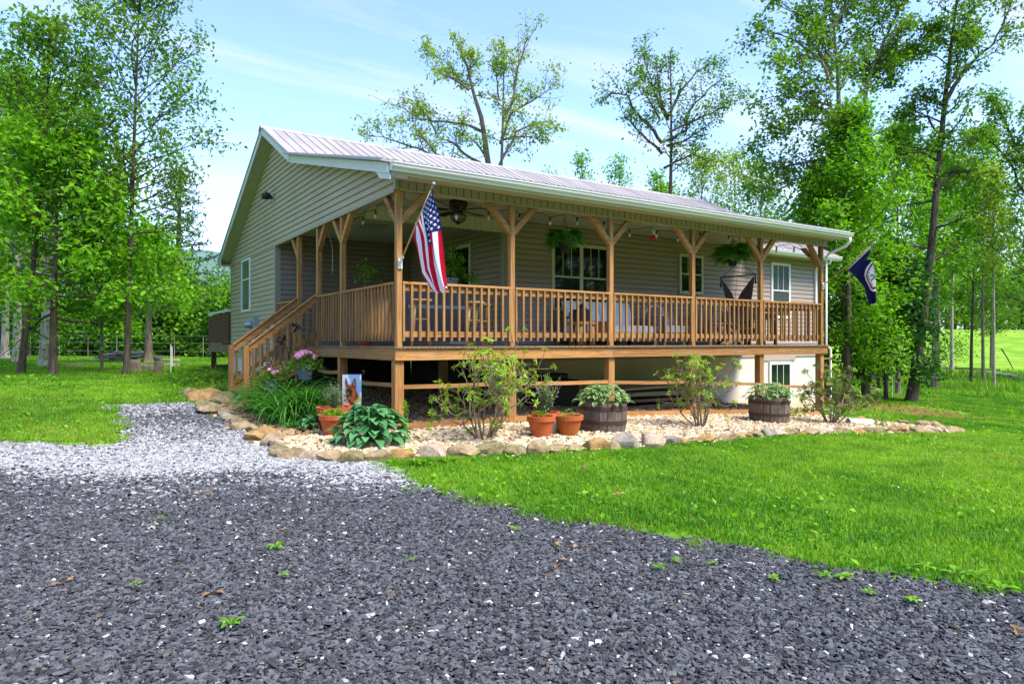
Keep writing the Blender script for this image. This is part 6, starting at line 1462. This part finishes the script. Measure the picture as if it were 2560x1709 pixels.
# conifer behind the fence
b = ldw(446, 37); H = ZC+(CY-415)/FPX*37-gz(*b)
def pine(label, b, H, seed, crown, name='pine_tree', lo=0.18):
    r = np.random.default_rng(seed); bz = gz(*b); t = thing(name, label, 'tree', (b[0], b[1], bz)); mb = MB(); mb.tube([(b[0], b[1], bz-0.3), (b[0], b[1], bz+H*0.5), (b[0]+0.1, b[1], bz+H)], [0.26, 0.17, 0.02], 10); lb = LB()
    for i in range(70):
        f = lo+(0.98-lo)*(i+r.random())/70; az = i*2.4+r.uniform(-.4, .4); Lg = crown*(1.02-f)**0.8*r.uniform(0.45, 1.15); el = R_(8-18*(1-f)+r.uniform(-8, 8)); d = np.array([math.cos(az)*math.cos(el), math.sin(az)*math.cos(el), math.sin(el)]); p = np.array([b[0], b[1], bz+H*f])
        tip = p+d*Lg+[0, 0, 0.12*Lg]; mb.tube([tuple(p), tuple(p+d*Lg*0.5), tuple(tip)], [0.045, 0.03, 0.01], 4, cap=False)
        n = int(60*Lg/crown)+14; k = r.uniform(0.30, 1.05, (n, 1)); q = p+(tip-p)*k+r.normal(size=(n, 3))*[0.22, 0.22, 0.07]; lb.leaves(q, 0.30, 0.085, r.random(n), axis=d[None]*0.7+r.normal(size=(n, 3))*0.7, rg=r)
    mb.build('trunk', M['bark_dark'], t); lb.build('crown', LEAF['pine'], t)
pine('dark ragged pine rising behind the left fence beside the house', b, H, 4, 3.9)
b = ldw(425, 39); pine('lower dark pine half hidden behind the ragged pine', b, 6.4, 7, 2.8, lo=0.08)
# trees behind the house
b = ldw(1246, 33); H = ZC+(CY-85)/FPX*33-gz(*b); GB = 'sparse trees behind the house'
tree('oak_tree', 'sparse twin-stemmed oak behind the roof ridge with bare limbs showing', b, H*0.99, 0.17, 0.9, 21, 'yellow', 'bark', 3000, 0.16, 10, (25, 60), (0.0, 0.0), 0.62, clump=0.17, group=GB, sub=5, dep=33,
     leaders=(([(1250, 360), (1276, 287), (1300, 270), (1335, 250), (1365, 228), (1395, 222)], 0.07), ([(1253, 351), (1285, 343), (1315, 340), (1360, 350)], 0.06), ([(1262, 300), (1285, 240), (1292, 180), (1310, 120), (1322, 90)], 0.09), ([(1245, 420), (1290, 330), (1330, 310), (1372, 320)], 0.07), ([(1248, 250), (1240, 190), (1246, 130)], 0.05)))
b2 = ldw(1232, 33.6); P33 = lambda L_: [(*ld((x-CX)/FPX*33.6, 33.6), ZC+(CY-y)/FPX*33.6) for x, y in L_]
pth = [(b2[0], b2[1], gz(*b2))]+P33([(1228, 450), (1206, 301), (1180, 236), (1158, 166), (1122, 88)])
tree('oak_tree', 'second stem of the sparse oak, leaning left over the roof ridge with long low limbs', b2, H, 0.19, 0.9, 27, 'yellow', 'bark', 3900, 0.16, 10, (20, 55), path=pth, lo=0.55, clump=0.17, group=GB, sub=5, dep=33.6,
     leaders=(([(1205, 330), (1160, 310), (1100, 303), (1050, 298), (1010, 270), (985, 262)], 0.08), ([(1215, 420), (1161, 385), (1133, 357), (1094, 343), (1075, 300), (1060, 270)], 0.08), ([(1180, 430), (1090, 385), (1060, 345), (1040, 320), (1022, 282)], 0.08), ([(1150, 430), (1068, 382), (1000, 357), (960, 343), (930, 340)], 0.07), ([(1172, 225), (1145, 205), (1120, 192), (1090, 180), (1060, 155)], 0.07), ([(1160, 215), (1140, 190), (1120, 160), (1085, 138)], 0.06), ([(1168, 200), (1175, 170), (1178, 135)], 0.05), ([(1225, 420), (1200, 370), (1170, 340), (1150, 300)], 0.07)))
b = ldw(1663, 34); H = ZC+(CY-128)/FPX*34-gz(*b)
tree('oak_tree', 'round-headed sparse oak behind the right half of the roof', b, H, 0.21, 1.2, 22, 'mid', 'bark_dark', 4600, 0.165, 12, (28, 65), (0.012, -0.008), 0.62, clump=0.19, group=GB, sub=5, dep=34,
     leaders=(([(1655, 385), (1618, 350), (1577, 306), (1559, 285)], 0.08), ([(1655, 358), (1624, 315), (1586, 279), (1568, 238), (1535, 232), (1515, 236)], 0.09), ([(1668, 365), (1709, 353), (1744, 332), (1797, 291)], 0.08), ([(1672, 350), (1715, 326), (1722, 279), (1773, 221), (1800, 200)], 0.09), ([(1671, 300), (1653, 256), (1644, 197), (1640, 150)], 0.08), ([(1673, 290), (1700, 230), (1740, 180), (1770, 165)], 0.08), ([(1660, 420), (1700, 400), (1730, 385), (1770, 400)], 0.07), ([(1675, 330), (1740, 300), (1800, 270), (1832, 262)], 0.07), ([(1668, 300), (1640, 240), (1620, 180), (1612, 140)], 0.07), ([(1650, 300), (1610, 230), (1590, 190)], 0.06)))
for i, (px, d, yt, cr, lf, nl, lab) in enumerate(((1455, 44, 380, 1.3, 'bright', 1400, 'small bright treetop peeking over the ridge between the two sparse oaks'), (1545, 46, 400, 2.0, 'bright', 1600, 'low bright treetop over the ridge left of the round-headed oak'),
        (1745, 40, 400, 3.0, 'yellow', 2600, 'thin yellow-green tree over the ridge right of the round-headed oak'), (1835, 42, 395, 3.0, 'yellow', 2600, 'wispy yellow-green tree over the right end of the ridge'), (1900, 38, 420, 2.6, 'mid', 2600, 'loose green tree over the right end of the porch roof'), (1370, 45, 440, 2.2, 'yellow', 1200, 'wispy treetop over the ridge right of the twin-stemmed oak'), (1650, 46, 455, 3.0, 'bright', 3500, 'bushy green treetop at the foot of the round-headed oak'))):
    b = ldw(px, d); H = ZC+(CY-yt)/FPX*d-gz(*b); tree('background_tree', lab, b, H, 0.12, cr, 60+i, lf, 'bark', nl, 0.20, 20, (25, 60), (0, 0), 0.42, clump=0.30, group='treetops behind the house')
# trees on the right
b, H, d = hpx(2118, 1005, -60)
pth = [(b[0], b[1], gz(*b))]+[(*ld((x-CX)/FPX*d, d), ZC+(CY-y)/FPX*d) for x, y in ((2120, 800), (2112, 536), (2090, 321), (2081, 179), (2071, 71), (2060, -60))]
tree('oak_tree', 'tall oak nearest the right end of the house with reaching left limbs', b, H, 0.15, 1.7, 31, 'mid', 'bark', 8500, 0.155, 30, (0, 50), path=pth, lo=0.32, clump=0.20, group=G2, sub=6, prof=[(0, 0.9), (0.4, 1.0), (0.8, 0.9), (1, 0.6)], dep=d,
     leaders=(([(2083, 200), (2060, 145), (2028, 132), (1992, 104), (1946, 82), (1900, 90)], 0.06), ([(2083, 220), (2050, 150), (2010, 138), (1971, 150), (1950, 168)], 0.05), ([(2085, 290), (2040, 265), (2014, 250), (1960, 239), (1915, 248)], 0.06), ([(2075, 110), (2060, 68), (2003, 39), (1939, 11)], 0.06), ([(2095, 430), (2071, 396), (2010, 407), (1950, 420), (1900, 400)], 0.06), ([(2071, 80), (2100, 40), (2120, 18), (2180, 4), (2230, -10)], 0.06), ([(2090, 330), (2050, 300), (1990, 300), (1930, 320)], 0.05), ([(2100, 470), (2040, 440), (1980, 450), (1940, 470)], 0.05)))
bb = ldw(2165, d+1.5); Q = lambda L_, dd: [(*ld((x-CX)/FPX*dd, dd), ZC+(CY-y)/FPX*dd) for x, y in L_]
tree('oak_tree', 'second tall oak stem just right of the oak nearest the house', bb, H, 0.12, 1.6, 34, 'mid', 'bark', 5000, 0.155, 26, (10, 55), path=[(bb[0], bb[1], gz(*bb))]+Q([(2150, 560), (2156, 311), (2160, 214), (2174, 161), (2203, 89), (2245, 0), (2260, -70)], d+1.5), lo=0.42, clump=0.19, group=G2, dep=d+1.5, leaders=(([(2172, 165), (2217, 146), (2260, 135), (2300, 118)], 0.05), ([(2165, 190), (2200, 185), (2240, 190)], 0.04)))
bb = ldw(2065, d+1.0); tree('maple_tree', 'dense bright maple filling the space behind the blue flag', bb, 7.9, 0.11, 2.5, 32, 'bright', 'bark_dark', 14500, 0.165, 52, (-10, 45), (0.02, 0), 0.12, clump=0.24, group=G2, skirt=0.2, prof=[(0, 0.9), (0.3, 1.0), (0.6, 0.75), (1, 0.3)])
bb = ldw(2120, d-0.6); tree('maple_tree', 'pointed bright maple rising in front of the tall oak by the house', bb, 9.8, 0.09, 1.9, 36, 'bright', 'bark_dark', 9500, 0.16, 40, (-8, 50), (0.0, 0), 0.28, clump=0.22, group=G2, skirt=0.15, prof=[(0, 0.9), (0.3, 1.0), (0.6, 0.7), (1, 0.2)])
bb = ldw(2215, d+1.6); tree('maple_tree', 'low dense dark-leaved maple between the oak and the leaning tree', bb, 5.4, 0.07, 1.8, 33, 'dark', 'bark_dark', 10000, 0.17, 36, (-12, 45), (0, 0), 0.2, clump=0.25, group=G2, skirt=0.2, prof=[(0, 1.0), (0.4, 1.0), (0.7, 0.7), (1, 0.3)])
p = onG(2278, 1006); d = to_ld(p.x, p.y)[1]
pth = [(p.x, p.y, gz(p.x, p.y))]+Q([(2310, 780), (2330, 600), (2350, 380), (2362, 250), (2378, 118), (2392, 0), (2400, -60)], d)
tree('leaning_tree', 'leaning dark-barked tree with open crown on the bare soil patch', (p.x, p.y), 16, 0.17, 1.3, 35, 'mid', 'bark_dark', 6500, 0.15, 26, (-5, 45), path=pth, lo=0.24, clump=0.17, group=G2, sub=6, prof=[(0, 1.0), (0.45, 1.0), (1, 0.8)], dep=d,
     leaders=(([(2360, 262), (2385, 215), (2417, 168), (2450, 135), (2485, 107), (2510, 60), (2528, 7)], 0.085), ([(2345, 330), (2320, 293), (2289, 293), (2249, 304)], 0.05), ([(2358, 265), (2330, 250), (2306, 243), (2264, 264)], 0.05), ([(2348, 360), (2396, 350), (2424, 354)], 0.05), ([(2380, 110), (2410, 60), (2440, 10)], 0.05), ([(2376, 125), (2350, 90), (2345, 60)], 0.04), ([(2440, 145), (2420, 110), (2400, 100)], 0.04), ([(2342, 400), (2300, 380), (2270, 390), (2240, 420)], 0.05), ([(2335, 480), (2380, 440), (2410, 430), (2440, 450)], 0.05)))
for px, py, yt, r0, cr, lf, bk_, nl, lo, lab in ((2335, 970, 380, 0.13, 1.9, 'bright', 'bark', 6000, 0.36, 'pale thick trunk with bright crown just left of the leaning tree'), (2245, 985, 330, 0.095, 1.9, 'bright', 'bark', 6000, 0.38, 'straight grey trunk right of the white marker stake'),
        (2197, 988, 640, 0.06, 1.1, 'dark', 'bark_dark', 2500, 0.45, 'short dark trunk left of the white marker stake'), (2345, 910, 420, 0.13, 2.6, 'bright', 'bark', 5500, 0.42, 'thick trunk standing alone at the foot of the pasture'), (2380, 930, 400, 0.12, 2.4, 'yellow', 'bark_light', 5000, 0.44, 'pale trunk behind the small bush at the pasture edge'),
        (2428, 955, 420, 0.085, 1.7, 'mid', 'bark_dark', 4500, 0.30, 'dark slim trunk with leafy lower branches near the right edge'), (2458, 958, 330, 0.085, 1.5, 'bright', 'bark', 3600, 0.48, 'reddish straight trunk second from the right edge'), (2485, 968, 420, 0.07, 1.2, 'yellow', 'bark_light', 2600, 0.52, 'thin silvery trunk nearest the right edge'),
        (2478, 925, 640, 0.10, 1.7, 'mid', 'bark', 3500, 0.26, 'bushy tree behind the silvery trunk on the pasture'), (2160, 925, 480, 0.13, 2.4, 'bright', 'bark_dark', 5500, 0.22, 'leafy tree far behind the blue flag at the pasture edge')):
    b, H, d = hpx(px, py, yt); tree('lawn_tree', lab, b, H, r0, cr, px+py, lf, bk_, nl, 0.19, 26, (5, 55), (random.uniform(-.01, .01), random.uniform(-.01, .01)), lo, clump=0.26, group=G2)
b = ldw(2590, 30); tree('oak_tree', 'tree with steep limbs cut off by the right edge of the view', b, ZC+(CY-270)/FPX*30-gz(*b), 0.14, 2.2, 47, 'mid', 'bark_dark', 6000, 0.17, 30, (10, 60), (-0.02, 0.01), 0.25, clump=0.22, group=G2, dep=30, leaders=(([(2560, 480), (2520, 400), (2480, 355), (2440, 345)], 0.06), ([(2565, 430), (2530, 340), (2505, 290), (2500, 270)], 0.06)))
b = ldw(2700, 36); tree('oak_tree', 'big dark green oak beyond the right edge of the pasture', b, 14, 0.2, 4.0, 48, 'mid', 'bark_dark', 9000, 0.2, 30, (5, 55), (0, 0), 0.25, clump=0.35, group=G2)
b = onG(2375, 920); t = thing('bush', 'small round bush at the foot of a pale trunk by the pasture', 'bush', tuple(b)); lb = LB(); r = np.random.default_rng(3); q = r.normal(size=(700, 3))*[0.75, 0.75, 0.55]+[0, 0, 1.5]; lb.leaves(q+np.array(b), 0.20, 0.10, r.random(700), rg=r); lb.build('leaves', LEAF['mid'], t)
mb = MB(); [mb.tube([b, b+Vector((math.cos(a)*0.4, math.sin(a)*0.4, 1.4))], 0.025, 5) for a in (0, 2, 4)]; mb.build('stems', M['bark'], t)
# ------------------------------------------------------------------ far woods: many small crowns seen as one mass
def woods(name, spots, seed, leafs, L, nl, hill=None):
    r = np.random.default_rng(seed); lb = LB(); mb = MB()
    for i, (x, y, H, R) in enumerate(spots):
        z = gz(x, y); lo = r.uniform(0.03, 0.12)
        mb.tube([(x, y, z-0.5), (x+r.normal()*0.4, y, z+H*0.9)], [0.13+0.01*H, 0.05], 6, cap=False)
        nb = 16; f = r.uniform(lo, 1, nb); rr = R*np.interp(f, [0, 0.3, 0.6, 1.0], [0.8, 1.0, 0.85, 0.25]); a = r.uniform(0, 6.28, nb); q = np.sqrt(r.random(nb))
        cc = np.stack([x+np.cos(a)*rr*q, y+np.sin(a)*rr*q, z+H*f], 1); n = nl; idx = r.integers(0, nb, n)
        pos = cc[idx]+r.normal(size=(n, 3))*np.array([R*0.30, R*0.30, R*0.20]); k = i % len(leafs)
        lb.leaves(pos, L*r.uniform(0.6, 1.4, n), L*0.62, np.clip((r.random(nb)*0.5+0.2)[idx]+r.normal(size=n)*0.15, 0, 1), mi=k, rg=r)
    o = lb.build(name, [LEAF[q] for q in leafs]); tag(o, kind='stuff')
    w = mb.build(name+'_trunks', M['bark']); tag(w, kind='stuff')
r = np.random.default_rng(77); sp = []
for i in range(80):
    px = r.uniform(-700, 640); d = r.uniform(40, 64); x, y = ldw(px, d); yt = np.interp(px, [-700, 0, 250, 380, 480, 640], [300, 450, 590, 690, 700, 690])+r.uniform(-50, 60); sp.append((x, y, max(4, ZC+(CY-yt)/FPX*d-gz(x, y)), r.uniform(1.8, 3.2)))
for i in range(40):   # understorey along the fence
    px = r.uniform(-600, 660); d = r.uniform(34.5, 38); x, y = ldw(px, d); sp.append((x, y, r.uniform(2.0, 4.2), r.uniform(1.2, 1.9)))
woods('woods', sp, 5, ['bright', 'mid', 'bright', 'dark', 'mid'], 0.26, 1050)
sp = []
for i in range(95):
    px = r.uniform(1950, 3300); d = r.uniform(97, 128); x, y = ldw(px, d); yt = np.interp(px, [1950, 2200, 2400, 2560, 3300], [560, 600, 640, 660, 560])+r.uniform(-45, 55); sp.append((x, y, max(6, ZC+(CY-yt)/FPX*d-gz(x, y)), r.uniform(3, 5.5)))
for i in range(26):
    px = r.uniform(1200, 2000); d = r.uniform(60, 85); x, y = ldw(px, d); sp.append((x, y, r.uniform(8, 11), r.uniform(2.5, 4)))
woods('far_woods', sp, 6, ['bright', 'mid', 'yellow', 'dark'], 0.55, 850)
# the trees across the road, mirrored in the window panes
sp = []
for i in range(260):
    x, y = r.uniform(-45, 90), r.uniform(-56, -30); l, d = to_ld(x, y)
    if d < abs(l)*0.95-3: sp.append((x, y, r.uniform(12, 19), r.uniform(3.4, 5)))
woods('roadside_woods', sp, 8, ['mid', 'bright', 'dark'], 0.62, 330)
# far hill
hx = np.linspace(-1, 1, 60); X2, Y2 = np.meshgrid(hx, np.linspace(-1, 1, 30), indexing='ij'); Lh, Dh = -330+X2*420, 620+Y2*160
Xw, Yw = CAM[0]+Lh*RT[0]+Dh*FW[0], CAM[1]+Lh*RT[1]+Dh*FW[1]; Zw = -3+82*np.maximum(0, 1-X2**2)**0.8*np.maximum(0, 1-Y2**2)+vnoise(Xw, Yw, 0.02, 1)*9
tag(grid_mesh('hills', Xw, Yw, Zw, plain('far_wooded_hill', (0.10, 0.17, 0.15, 1), 0.95, 0.0, var=0.4, scale=0.08)), kind='structure')  # blue-green base colour carries the distance haze; no air is modelled
# ------------------------------------------------------------------ fence, stumps, logs, stakes
fd_ = 33.0; pts = [ldw(px, fd_+ (px-300)*0.001) for px in range(-500, 640, 72)]
t = thing('wire_fence', 'thin three-strand wire fence along the edge of the left woods', 'fence', (*pts[8], gz(*pts[8])))
for q in pts: mb = MB(); mb.tube([(q[0], q[1], gz(*q)-0.2), (q[0], q[1], gz(*q)+1.05)], 0.010, 6); mb.build('post', M['bark_light'], t)
for k, h in enumerate((0.35, 0.75, 1.1)): mb = MB(); mb.tube([(q[0], q[1], gz(*q)+h) for q in pts], 0.0035, 4); mb.build('wire', M['grey_metal'], t)
def stump(px, py, r0, h, lab, mat='bark'):
    c = onG(px, py); mb = MB(); r = random.Random(px); mb.lathe([(r0*1.35, -0.1), (r0*1.1, h*0.25), (r0, h*0.9), (r0*0.93, h), (0.001, h*1.02)], c, 14, sx=1, sy=0.9); v = [(a+r.uniform(-.02, .02)*r0*3, b+r.uniform(-.02, .02)*r0*3, z+r.uniform(-.03, .03)*h) for a, b, z in mb.v]; mb.v = v; tag(mb.build('tree_stump', M[mat], None, tuple(c)), lab, 'stump', 'stumps on the lawns')
for a in ((334, 931, 0.19, 0.36, 'grey stump beside the trunk of the tall slender maple'), (379, 927, 0.26, 0.18, 'low weathered stump right of the log pile'), (396, 934, 0.11, 0.36, 'narrow reddish stump left of the white stakes'), (176, 917, 0.36, 0.10, 'flat grey stump right of the double-stemmed maple'), (425, 917, 0.3, 0.12, 'low rotten stump behind the white stakes'), (562, 920, 0.3, 0.12, 'low stump under the rear deck'),
          (2182, 977, 0.22, 0.16, 'short brown stump left of the short dark trunk'), (2183, 950, 0.42, 0.95, 'tall broken stump behind the low dark maple')): stump(*a)
for px, py, h, lab in ((427, 936, 0.85, 'white step-in fence stake nearer the house on the left lawn'), (430, 921, 0.72, 'white step-in fence stake farther back on the left lawn'), (2231, 993, 1.0, 'white marker stake on the right lawn')):
    c = onG(px, py); mb = MB(); mb.tube([(c.x, c.y, c.z-0.1), (c.x, c.y, c.z+h)], 0.013, 8); tag(mb.build('marker_stake', M['white'], None, tuple(c)), lab, 'stake', 'white stakes on the lawns')
lg0 = onG(328, 905); r = random.Random(4)
for i in range(30):
    row = i//11; u = (i % 11)/10-0.5; cx_, cz = u*3.2*(1-0.3*row)+r.uniform(-.15, .15), 0.07+row*0.14
    a = Vector((lg0.x+RT[0]*cx_, lg0.y+RT[1]*cx_, gz(lg0.x, lg0.y)+cz)); th_ = r.uniform(-0.5, 0.5); L_ = r.uniform(0.5, 1.3); dv = Vector((RT[0]*math.cos(th_)+FW[0]*math.sin(th_), RT[1]*math.cos(th_)+FW[1]*math.sin(th_), r.uniform(-0.12, 0.12)))*L_/2
    mb = MB(); mb.tube([a-dv, a+dv], [r.uniform(0.03, 0.065)]*2, 7); tag(mb.build('split_log', M['bark_light' if i % 3 else 'bark'], None, tuple(a)), 'split log lying in the woodpile beside the thick oak by the fence', 'log', 'logs in the woodpile')
for i, (x0, y0, x1, y1, rr, lab) in enumerate(((2465, 935, 2600, 962, 0.12, 'long bleached fallen log near the right edge'), (2300, 925, 2500, 928, 0.10, 'dark fallen trunk along the foot of the pasture'), (2500, 895, 2533, 924, 0.05, 'thin leaning branch behind the silvery trunk'))):
    a, b = onG(x0, y0) if i != 2 else onG(x1, y1)+Vector((-1.2, 0.3, 1.5)), onG(x1, y1); mb = MB(); mb.tube([a+Vector((0, 0, rr)), a.lerp(b, 0.5)+Vector((0, 0, rr+0.08)), b+Vector((0, 0, rr))], [rr, rr*0.85, rr*0.6], 8); tag(mb.build('fallen_log', M['bark_light' if i == 0 else 'bark_dark'], None, tuple(a)), lab, 'log', 'fallen logs on the right')
# ------------------------------------------------------------------ weeds and dead leaves in the gravel
def weed(px, py, R, n, lab, seed, mat='bright'):
    c = onG(px, py); c.z += 0.035; t = thing('weed', lab, 'weed', tuple(c), 'weeds in the driveway'); lb = LB(); r = random.Random(seed)
    for i in range(n): blade(lb, tuple(c), i*2.4+r.uniform(-.3, .3), R*r.uniform(0.6, 1.1), R*0.33, R_(r.uniform(25, 60)), R_(r.uniform(0, 30)), r.uniform(0.3, 1), 6, 0, 0.2, 'hosta')
    lb.build('leaves', LEAF[mat], t)
for i, (px, py, R, n, lab) in enumerate(((688, 1380, 0.075, 11, 'leafy weed in the middle of the slate gravel'), (577, 1578, 0.085, 8, 'flat star-shaped weed nearest the camera in the slate gravel'), (337, 1477, 0.05, 4, 'upright grassy weed at the left of the slate gravel'), (705, 1452, 0.05, 6, 'small weed below the leafy weed in the slate'), (404, 1308, 0.06, 5, 'small weed near the edge of the pale gravel on the left'), (1028, 1412, 0.045, 6, 'tiny weed alone in the dark gravel towards the centre'),
        (1645, 1432, 0.06, 8, 'small weed in the slate under the middle of the lawn edge'), (1690, 1415, 0.06, 8, 'yellowish weed beside the small weed under the lawn edge'), (1782, 1420, 0.05, 6, 'tiny weed between the weeds under the lawn edge'), (2060, 1452, 0.07, 10, 'leafy weed hugging the lawn edge on the right'), (2110, 1455, 0.08, 11, 'spreading weed right of the leafy weed at the lawn edge'), (1935, 1460, 0.06, 8, 'weed in the slate below the spreading weeds'), (2170, 1495, 0.06, 8, 'weed in the gravel near the right corner'), (2280, 1515, 0.07, 9, 'bright weed in the gravel at the right corner'), (1100, 1240, 0.06, 7, 'sparse weed where pale and dark gravel meet'), (1010, 1232, 0.06, 6, 'sparse weed left of the one where the two gravels meet'), (1290, 1335, 0.07, 8, 'weed in the slate just below the lawn'))): weed(px, py, R, n, lab, i)
for i, (px, py, R, n) in enumerate(((2390, 1440, 0.11, 10), (2440, 1452, 0.13, 10), (2320, 1425, 0.10, 10), (2500, 1480, 0.12, 10), (2280, 1425, 0.08, 8), (1010, 1140, 0.22, 14), (1050, 1165, 0.2, 14), (1120, 1160, 0.18, 12), (980, 1160, 0.14, 10), (1180, 1150, 0.15, 10), (1370, 1125, 0.13, 10), (1530, 1110, 0.13, 10))):
    c = onG(px, py); t = thing('broadleaf_weed', ['big bright plantain weed at the right-hand lawn edge', 'leafy dock weed where the lawn meets the bed rocks'][0 if i < 5 else 1]+f', {ordn(i if i < 5 else i-5)} from the '+('top' if i < 5 else 'left'), 'weed', tuple(c), 'broad-leaved weeds along the lawn edge'); lb = LB(); r = random.Random(i)
    for k in range(n): blade(lb, tuple(c), k*2.4+r.uniform(-.3, .3), R*r.uniform(0.7, 1.2), R*0.34, R_(r.uniform(35, 75)), R_(r.uniform(0, 40)), r.random(), 8, 0, 0.2, 'hosta')
    lb.build('leaves', LEAF['bright'], t)
for i, (px, py) in enumerate(((147, 1472), (537, 1496), (1476, 1376), (1390, 1420), (2540, 1590), (520, 1243), (1395, 1372), (1545, 1240), (1490, 1258), (1465, 1175))):
    c = onG(px, py); lb = LB(); r = np.random.default_rng(i); n = 5; lb.leaves(np.array(c)+r.normal(size=(n, 3))*[0.03, 0.03, 0.006]+[0, 0, 0.035], 0.055, 0.032, r.random(n), nrm=r.normal(size=(n, 3))*0.3+[0, 0, 1], rg=r)
    tag(lb.build('dead_leaves', LEAF['straw'], None, tuple(c)), 'brown dead leaf litter, '+['at the far left of the slate', 'below the leafy gravel weed', 'in the slate below the lawn edge', 'left of the lawn-edge weeds', 'in the right bottom corner', 'on the pale gravel rust patch', 'in the slate left of the litter below the lawn edge', 'in the grass left of centre', 'on the lawn below the other litter', 'on the lawn near the barrel planter'][i], 'dead leaves', 'dead leaves on the ground')
